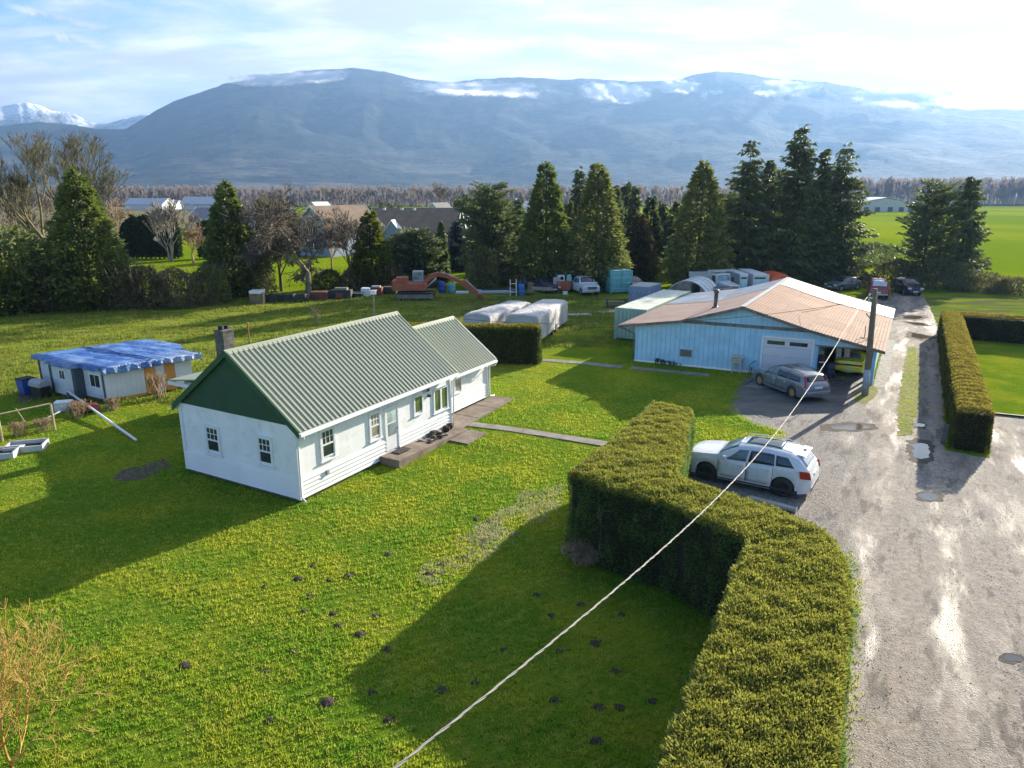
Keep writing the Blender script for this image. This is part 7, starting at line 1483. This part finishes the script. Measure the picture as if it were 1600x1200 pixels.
for x_ in (-.85, .85):
    for y_ in (-.35, .35): MB().box(x_-.04, y_-.04, 0, x_+.04, y_+.04, .8).obj('leg', M['junk'], t)
t = thing('playhouse', 'small teal play structure on the neighbour\'s sunny lawn', 'playhouse', at(744, 412), .2); MB().box(-.9, 0, .6, .6, 1.2, 1.7).obj('box', M['teal'], t); MB().ext([(-1, -.1, 1.7), (-.15, -.1, 2.3), (.7, -.1, 1.7)], (0, 1.4, 0)).obj('roof', M['teal'], t); MB().hexa([(.7, .1, .9), (2.2, .1, .05), (2.2, .7, .05), (.7, .7, .9), (.7, .1, 1), (2.2, .1, .12), (2.2, .7, .12), (.7, .7, 1)]).obj('slide', M['gold' if False else 'tan'], t)
wp_ = thing('sleeper', 'pale timber sleeper edging the parking place beside the hedge', 'timber'); a_, b_ = at(1172, 783), at(1244, 802); MB().tube([(a_.x, a_.y, .13), (b_.x, b_.y, .13)], .10, 6).obj('beam', simple('pale_concrete_kerb', (.5, .49, .46), .8, dirt=.2), wp_)
t = thing('timber_post', 'short pale board standing against the left side of the lane hedge', 'timber', at(1472, 693)); MB().box(-.08, 0, 0, .12, .08, .9).obj('board', M['weather'], t); t.rotation_euler = (R(-6), R(4), LA)
ed = thing('lawn_edging', 'dark timber edging between the neighbour\'s lawn and gravel', 'edging'); a_, b_ = at(1552, 648), at(1640, 657); MB().slab([(a_.x, a_.y, .1), (b_.x, b_.y, .1), (b_.x, b_.y+.1, .1), (a_.x, a_.y+.1, .1)], .1).obj('sleeper', M['junk'], ed)
# person in the carport opening -----------------------------------------------------------
ps = thing('person', 'bald person in dark clothes standing just inside the carport', 'person', gp(11.32, .45, 0), math.atan2(ga.y, ga.x))
sk_v = [((0, 0, .92), .13), ((0, 0, 1.12), .135), ((0, .01, 1.32), .15), ((0, 0, 1.44), .09), ((0, 0, 1.50), .055), ((0, -.01, 1.60), .092), ((0, -.015, 1.68), .085),
        ((.09, 0, .86), .095), ((.10, -.02, .50), .065), ((.10, 0, .10), .045), ((.11, -.14, .04), .04), ((-.09, 0, .86), .095), ((-.10, -.02, .50), .065), ((-.10, 0, .10), .045), ((-.11, -.14, .04), .04),
        ((.17, 0, 1.40), .06), ((.24, .0, 1.14), .045), ((.14, -.22, 1.02), .036), ((.06, -.28, 1.04), .03), ((-.17, 0, 1.40), .06), ((-.24, .0, 1.14), .045), ((-.14, -.22, 1.02), .036), ((-.06, -.28, 1.04), .03)]
sk_e = [(0, 1), (1, 2), (2, 3), (3, 4), (4, 5), (5, 6), (0, 7), (7, 8), (8, 9), (9, 10), (0, 11), (11, 12), (12, 13), (13, 14), (2, 15), (15, 16), (16, 17), (17, 18), (2, 19), (19, 20), (20, 21), (21, 22)]
M['skin'] = simple('skin', (.48, .30, .22), .6); M['cloth'] = simple('dark_clothes', (.03, .022, .03), .85)
def skinned(name, vs, es, mat, root_i=0):
    me = bpy.data.meshes.new(name); me.from_pydata([v_[0] for v_ in vs], es, []); o = link(name, me, ps); o.modifiers.new('skin', 'SKIN'); 
    if not me.skin_vertices: 
        bpy.context.view_layer.update()
    L_ = me.skin_vertices[0] if me.skin_vertices else None
    if L_:
        for i, v_ in enumerate(vs): L_.data[i].radius = (v_[1], v_[1]); L_.data[i].use_root = (i == root_i)
    s_ = o.modifiers.new('sub', 'SUBSURF'); s_.levels = 2; s_.render_levels = 2; me.materials.append(mat); return o
def add_skin(name, vs, es, mat):
    import bmesh
    bm = bmesh.new(); L_ = bm.verts.layers.skin.verify()
    bv = []
    for i, (co_, r_) in enumerate(vs):
        v_ = bm.verts.new(co_); v_[L_].radius = (r_, r_); v_[L_].use_root = i == 0; bv.append(v_)
    for a, b_ in es: bm.edges.new((bv[a], bv[b_]))
    me = bpy.data.meshes.new(name); bm.to_mesh(me); bm.free(); me.materials.append(mat); o = link(name, me, ps); o.modifiers.new('skin', 'SKIN'); s_ = o.modifiers.new('sub', 'SUBSURF'); s_.levels = 2; s_.render_levels = 2; return o
def body_mat():
    m, nt, o = mat_new('skin_and_dark_clothes'); x, y, z = nt.sep(nt.co()); f = nt.ramp(z, 1.485, 1.495); hand = nt.math('MULTIPLY', nt.ramp(y, -.235, -.25), nt.ramp(z, .9, .95))
    bsdf(nt, o, nt.mix(nt.math('MAXIMUM', f, hand), nt.mix(nt.ramp(z, .92, .95), (.02, .025, .045), (.05, .015, .018)), (.50, .31, .23)), .7); return m
add_skin('body', sk_v, sk_e, body_mat())
for sg in (1, -1):
    for k in range(4): MB().tube([(sg*.06-sg*.012*k, -.28, 1.055-.016*k), (sg*.02, -.325, 1.05-.017*k), (sg*-.005, -.33, 1.04-.017*k)], [.010, .009, .007], 5).obj('finger', M['skin'], ps, True)
    MB().tube([(sg*.05, -.27, 1.07), (sg*.015, -.30, 1.09)], [.011, .008], 5).obj('thumb', M['skin'], ps, True)
    MB().lathe([(.010, -.1), (.012, -.095)], 'y', (sg*.032, 0, 1.625), 8).obj('eye', M['black'], ps); MB().box(sg*.088-.008, -.02, 1.59, sg*.088+.008, .02, 1.64).obj('ear', M['skin'], ps, bevel=.005)
MB().hexa([(-.012, -.10, 1.585), (.012, -.10, 1.585), (.012, -.09, 1.585), (-.012, -.09, 1.585), (-.006, -.10, 1.625), (.006, -.10, 1.625), (.006, -.09, 1.625), (-.006, -.09, 1.625)]).obj('nose', M['skin'], ps); MB().box(-.025, -.098, 1.555, .025, -.09, 1.562).obj('mouth', M['rred'], ps)
pb = thing('paper', 'white papers held by the bald person in the carport', 'paper', gp(11.32, .45, 0), math.atan2(ga.y, ga.x)); MB().hexa([(-.15, -.36, 1.03), (.15, -.36, 1.03), (.15, -.26, 1.06), (-.15, -.26, 1.06), (-.15, -.36, 1.05), (.15, -.36, 1.05), (.15, -.26, 1.08), (-.15, -.26, 1.08)]).obj('sheet', M['trim'], pb)
# utility pole and cables ------------------------------------------------------------------
P0 = at(1351, 617); tp_ = up(1367.5, 451, P0.y); PH = tp_.z
pole = thing('utility_pole', 'brown wooden utility pole with a grey-white guard around its foot', 'utility pole', P0)
M['pole'] = simple('tarred_pole_wood', (.17, .145, .09), .9, var=.2, vs=3, bump=.4, bs=20); M['guard'] = simple('pale_pole_guard', (.40, .42, .44), .8, var=.2, vs=4, dirt=.4, dcol=(.12, .12, .12))
dx = tp_.x-P0.x
MB().tube([(0, 0, -.2), (dx*.5, 0, PH*.5), (dx, 0, PH)], [.155, .135, .115], 14).obj('post', M['pole'], pole, True); MB().tube([(-.005, -.02, 0), (dx*.27, -.02, 1.45)], [.175, .16], 14).obj('guard', M['guard'], pole, True)
MB().tube([(.16, -.05, .0), (dx+.13, -.05, PH*.96)], .022, 6).obj('conduit', M['weather'], pole, True); MB().box(dx-.30, -.06, PH-.55, dx+.05, .02, PH-.45).obj('bracket', M['rims'], pole)
for k in range(3): MB().lathe([(.03, 0), (.05, .03), (.03, .06), (.05, .09), (.03, .12)], 'z', (dx-.26, -.02, PH-.75+.18*k), 8).obj('insulator', M['trim'], pole)
MB().tube([(dx-.26, 0, PH-.5), (dx-.45, 0, PH-.75), (dx-.2, 0, PH-1.0)], .012, 5).obj('drip_loop', M['black'], pole, True)
mm = [0, .26, .42, .51, .63, .71, .81, .88, .92, 1.0, 1.35]; zz = [PH-.35, 5.02, 4.58, 4.46, 4.44, 4.57, 4.96, 5.33, 5.57, 6.02, 7.9]
cf = np.polyfit(mm[:10], zz[:10], 4)
A0 = Vector((tp_.x-.26, P0.y, 0)); B0 = Vector((-.99, 5.03, 0)); wires = [[], [], []]; N = 560
def cab(m_): return float(np.polyval(cf, m_)) if m_ <= 1 else float(np.polyval(cf, 1))+(m_-1)*5.2
dirw = (B0-A0).normalized(); sdw = Vector((-dirw.y, dirw.x, 0))
for i in range(N+1):
    m_ = 1.32*i/N; p = A0+(B0-A0)*m_; z = cab(m_); s_ = (B0-A0).length*m_; loose = .012
    for k in range(3):
        a = s_*2*math.pi/.62+k*2.094; r_ = .0095 if k else .004; wires[k].append(p+sdw*math.cos(a)*r_+Vector((0, 0, z+math.sin(a)*r_)))
cbl = thing('service_cable', 'thick twisted white power cable sagging across the foreground from the pole', 'power cable'); M['alu'] = simple('bright_aluminium_cable', (.20, .195, .185), .6, .1, var=.1, vs=20)
for k in range(3): MB().tube(wires[k], .0075, 6).obj('strand', M['alu'], cbl, True)
hp = house_pt(15.0, 3.42, 4.15); a_ = Vector((tp_.x-.2, P0.y+.05, PH-.6)); pts = []
for i in range(41): k = i/40; p = a_.lerp(hp, k); p.z -= 4*.75*k*(1-k); pts.append(p)
w2_ = thing('thin_wire', 'thin dark wire running from the pole past the garage to the house wing', 'wire'); MB().tube(pts, .012, 5).obj('strand', M['black'], w2_, True)
a_ = Vector((tp_.x-.2, P0.y+.1, PH-.3)); b_ = Vector(gp(9.6, 3.0, 3.5)); w3 = thing('thin_wire', 'thin wire from the pole top to the garage roof', 'wire'); MB().tube([a_.lerp(b_, i/12)-Vector((0, 0, .12*4*(i/12)*(1-i/12))) for i in range(13)], .012, 5).obj('strand', M['black'], w3, True)
# houses and barns beyond the trees ----------------------------------------------------------
M['shingle'] = simple('brown_shingles', (.20, .14, .095), .9, var=.15, vs=.6, bump=.4, bs=5); M['greyw'] = simple('grey_blue_siding', (.27, .32, .38), .8, var=.06); M['farw'] = simple('far_white_wall', (.62, .63, .64), .7); M['farr'] = simple('far_grey_roof', (.50, .51, .52), .5, .2); M['dgrey'] = simple('charcoal_siding', (.055, .06, .065), .8); M['fard'] = simple('far_dark_roof', (.10, .095, .10), .8)
def gable_house(label, name, pos, rz, L, W, wall_h, roof_h, wall, roof, cat='house', ov=.4, wins=0, gwin=0, chim=False, trim=None):
    t = thing(name, label, cat, pos, rz); MB().ext([(0, 0, 0), (0, W, 0), (0, W, wall_h), (0, W/2, wall_h+roof_h), (0, 0, wall_h)], (L, 0, 0)).obj('wall', wall, t, recalc=True); k = roof_h/(W/2); r = None
    for sg in (0, 1):
        y0 = -ov if sg == 0 else W+ov; o_ = MB().slab([(-ov, y0, wall_h-ov*k+.12), (L+ov, y0, wall_h-ov*k+.12), (L+ov, W/2, wall_h+roof_h+.12), (-ov, W/2, wall_h+roof_h+.12)], .10).obj('roof', roof, t, recalc=True); r = r or o_
    for x_ in (-ov-.05, L+ov): MB().ext([(x_, -ov-.05, wall_h-ov*k-.2), (x_, W/2, wall_h+roof_h-.12), (x_, W+ov+.05, wall_h-ov*k-.2), (x_, W+ov+.05, wall_h-ov*k+.15), (x_, W/2, wall_h+roof_h+.2), (x_, -ov-.05, wall_h-ov*k+.15)], (.05, 0, 0)).obj('barge_board', trim or M['trim'], t, recalc=True)
    for i in range(wins):
        x_ = L*(i+.5)/wins; w_ = MB().box(x_-.65, -.06, wall_h-1.9, x_+.65, -.0, wall_h-.6).obj('window', M['trim'], t); MB().box(x_-.55, -.075, wall_h-1.8, x_+.55, -.061, wall_h-.7).obj('pane', M['glass'], w_)
    for i in range(gwin):
        z_ = 1.0+2.6*i; w_ = MB().box(-.06, W/2-1.3, z_, 0, W/2+1.3, z_+1.5).obj('window', M['trim'], t); MB().box(-.075, W/2-1.15, z_+.1, -.061, W/2-.1, z_+1.4).obj('pane', M['glass'], w_); MB().box(-.075, W/2+.1, z_+.1, -.061, W/2+1.15, z_+1.4).obj('pane', M['glass'], w_)
    if chim: MB().box(L*.3, W/2-.4, wall_h+roof_h-.6, L*.3+.8, W/2+.4, wall_h+roof_h+1.0).obj('chimney', M['block'], r)
    return t
gable_house('neighbour\'s grey-blue gabled house behind the bare trees', 'gabled_house', at(520, 402), R(60), 13, 8.5, 5.0, 3.4, M['greyw'], M['shingle'], gwin=2, wins=3)
nb = gable_house('large brown-roofed house with small white gables behind the dark egg-shaped conifer', 'brown_roofed_house', at(572, 392)+Vector((0, 2, 0)), R(-4), 17, 12, 3.6, 4.1, M['dgrey'], M['shingle'], wins=4)
def dormer(par, x, y, z, w, d, h, nm='dormer'):
    o_ = MB().ext([(x, y, z), (x+w, y, z), (x+w, y, z+h*.5), (x+w/2, y, z+h), (x, y, z+h*.5)], (0, d, 0)).obj(nm, M['greyw'], par, recalc=True)
    for sg in (-1, 1): MB().slab([(x+w/2, y-.3, z+h+.14), (x+w/2+sg*(w/2+.35), y-.3, z+h*.5-.22), (x+w/2+sg*(w/2+.35), y+d, z+h*.5-.22), (x+w/2, y+d, z+h+.14)], .16).obj('barge_roof', M['trim'], o_, recalc=True)
dormer(nb, 3.2, -2.2, .0, 4.2, 3.0, 5.6, 'front_gable'); dormer(nb, 8.6, -1.2, .0, 2.6, 2.5, 4.0, 'front_gable')
for x_ in (2, 5.5, 8): MB().box(x_, 4.9, 7.3, x_+.5, 5.3, 7.75).obj('roof_vent', M['farw'], nb)
g2 = gable_house('lower charcoal house wing with brown roof right of the large one', 'charcoal_house', at(632, 382)+Vector((1.5, 4, 0)), R(-3), 11, 10, 3.4, 2.6, M['dgrey'], M['shingle'], wins=3)
for x_ in (2.5, 4.2): MB().box(x_, 3.0, 5.2, x_+.5, 3.4, 5.6).obj('roof_vent', M['farw'], g2)
gable_house('house with pale blue-grey metal roof beyond the charcoal wing', 'metal_roofed_house', at(664, 356), R(-6), 15, 9, 3.0, 2.3, M['farw'], M['farr'])
gable_house('small white gabled house beside the tall blue spruce top', 'white_gabled_house', at(693, 362), R(70), 9, 6, 4.6, 3.2, M['farw'], M['fard'], gwin=1)
gable_house('white farmhouse roof peeping above the fruit tree', 'farmhouse', at(500, 345), R(70), 10, 6, 4.0, 3.0, M['farw'], M['farr'])
gable_house('far white farmhouse left of the bare fruit tree', 'farmhouse', at(415, 336), R(20), 14, 10, 5, 3.5, M['farw'], M['fard'])
gable_house('long low purple-grey barn roof left of the upright cedar', 'long_barn', at(298, 358), R(-3), 21, 11, 3.5, 2.6, M['farw'], simple('purple_grey_roof', (.20, .19, .21), .7), 'barn')
for i, (u, v_, L_, W_, h_, r_, lab, rf_) in enumerate([(196, 328, 25, 14, 3.5, 3.5, 'far white barn at the left edge of the green field', 'farr'), (233, 327, 14, 10, 3, 3, 'far low grey shed second from the left', 'fard'), (247, 327, 12, 9, 3, 2.5, 'far small white building right of the grey shed', 'farr'), (284, 329, 24, 13, 4, 4, 'far long white-roofed barn above the birch', 'farr'), (305, 329, 22, 13, 3.5, 3, 'far white-roofed barn right of the long one', 'farr'), (330, 329, 16, 9, 3, 1.6, 'far low dark shed beside the upright cedar', 'fard'), (800, 333, 20, 12, 3, 3, 'far pale barn just visible between the conifers', 'farr')]):
    gable_house(lab, 'barn', at(u, v_), R(-8+i*3), L_, W_, h_, r_, M['farw'], M[rf_], 'barn', ov=.5)
# big pale barn in the right field
bb = thing('dairy_barn', 'large pale barn with a low curved roof at the far edge of the right field', 'barn', at(1338, 331), R(-4)); L_ = 32
MB().ext([(0, 0, 0), (L_, 0, 0), (L_, 0, 3.2), (L_*.75, 0, 6.0), (L_*.5, 0, 7.4), (L_*.25, 0, 6.2), (0, 0, 3.2)], (0, 22, 0)).obj('wall', M['farr'], bb, recalc=True)
for a, b_ in (((-.6, 2.9), (L_*.25, 6.4)), ((L_*.25, 6.4), (L_*.5, 7.7)), ((L_*.5, 7.7), (L_*.75, 6.2)), ((L_*.75, 6.2), (L_+.6, 2.9))): MB().ext([(a[0], -.5, a[1]), (b_[0], -.5, b_[1]), (b_[0], -.5, b_[1]+.25), (a[0], -.5, a[1]+.25)], (0, 23, 0)).obj('roof', M['farw'], bb, recalc=True)
for x_ in (4, 10, 17, 23, 28): MB().box(x_, -.12, 0, x_+2.6, 0, 2.6).obj('door', M['fard'], bb)
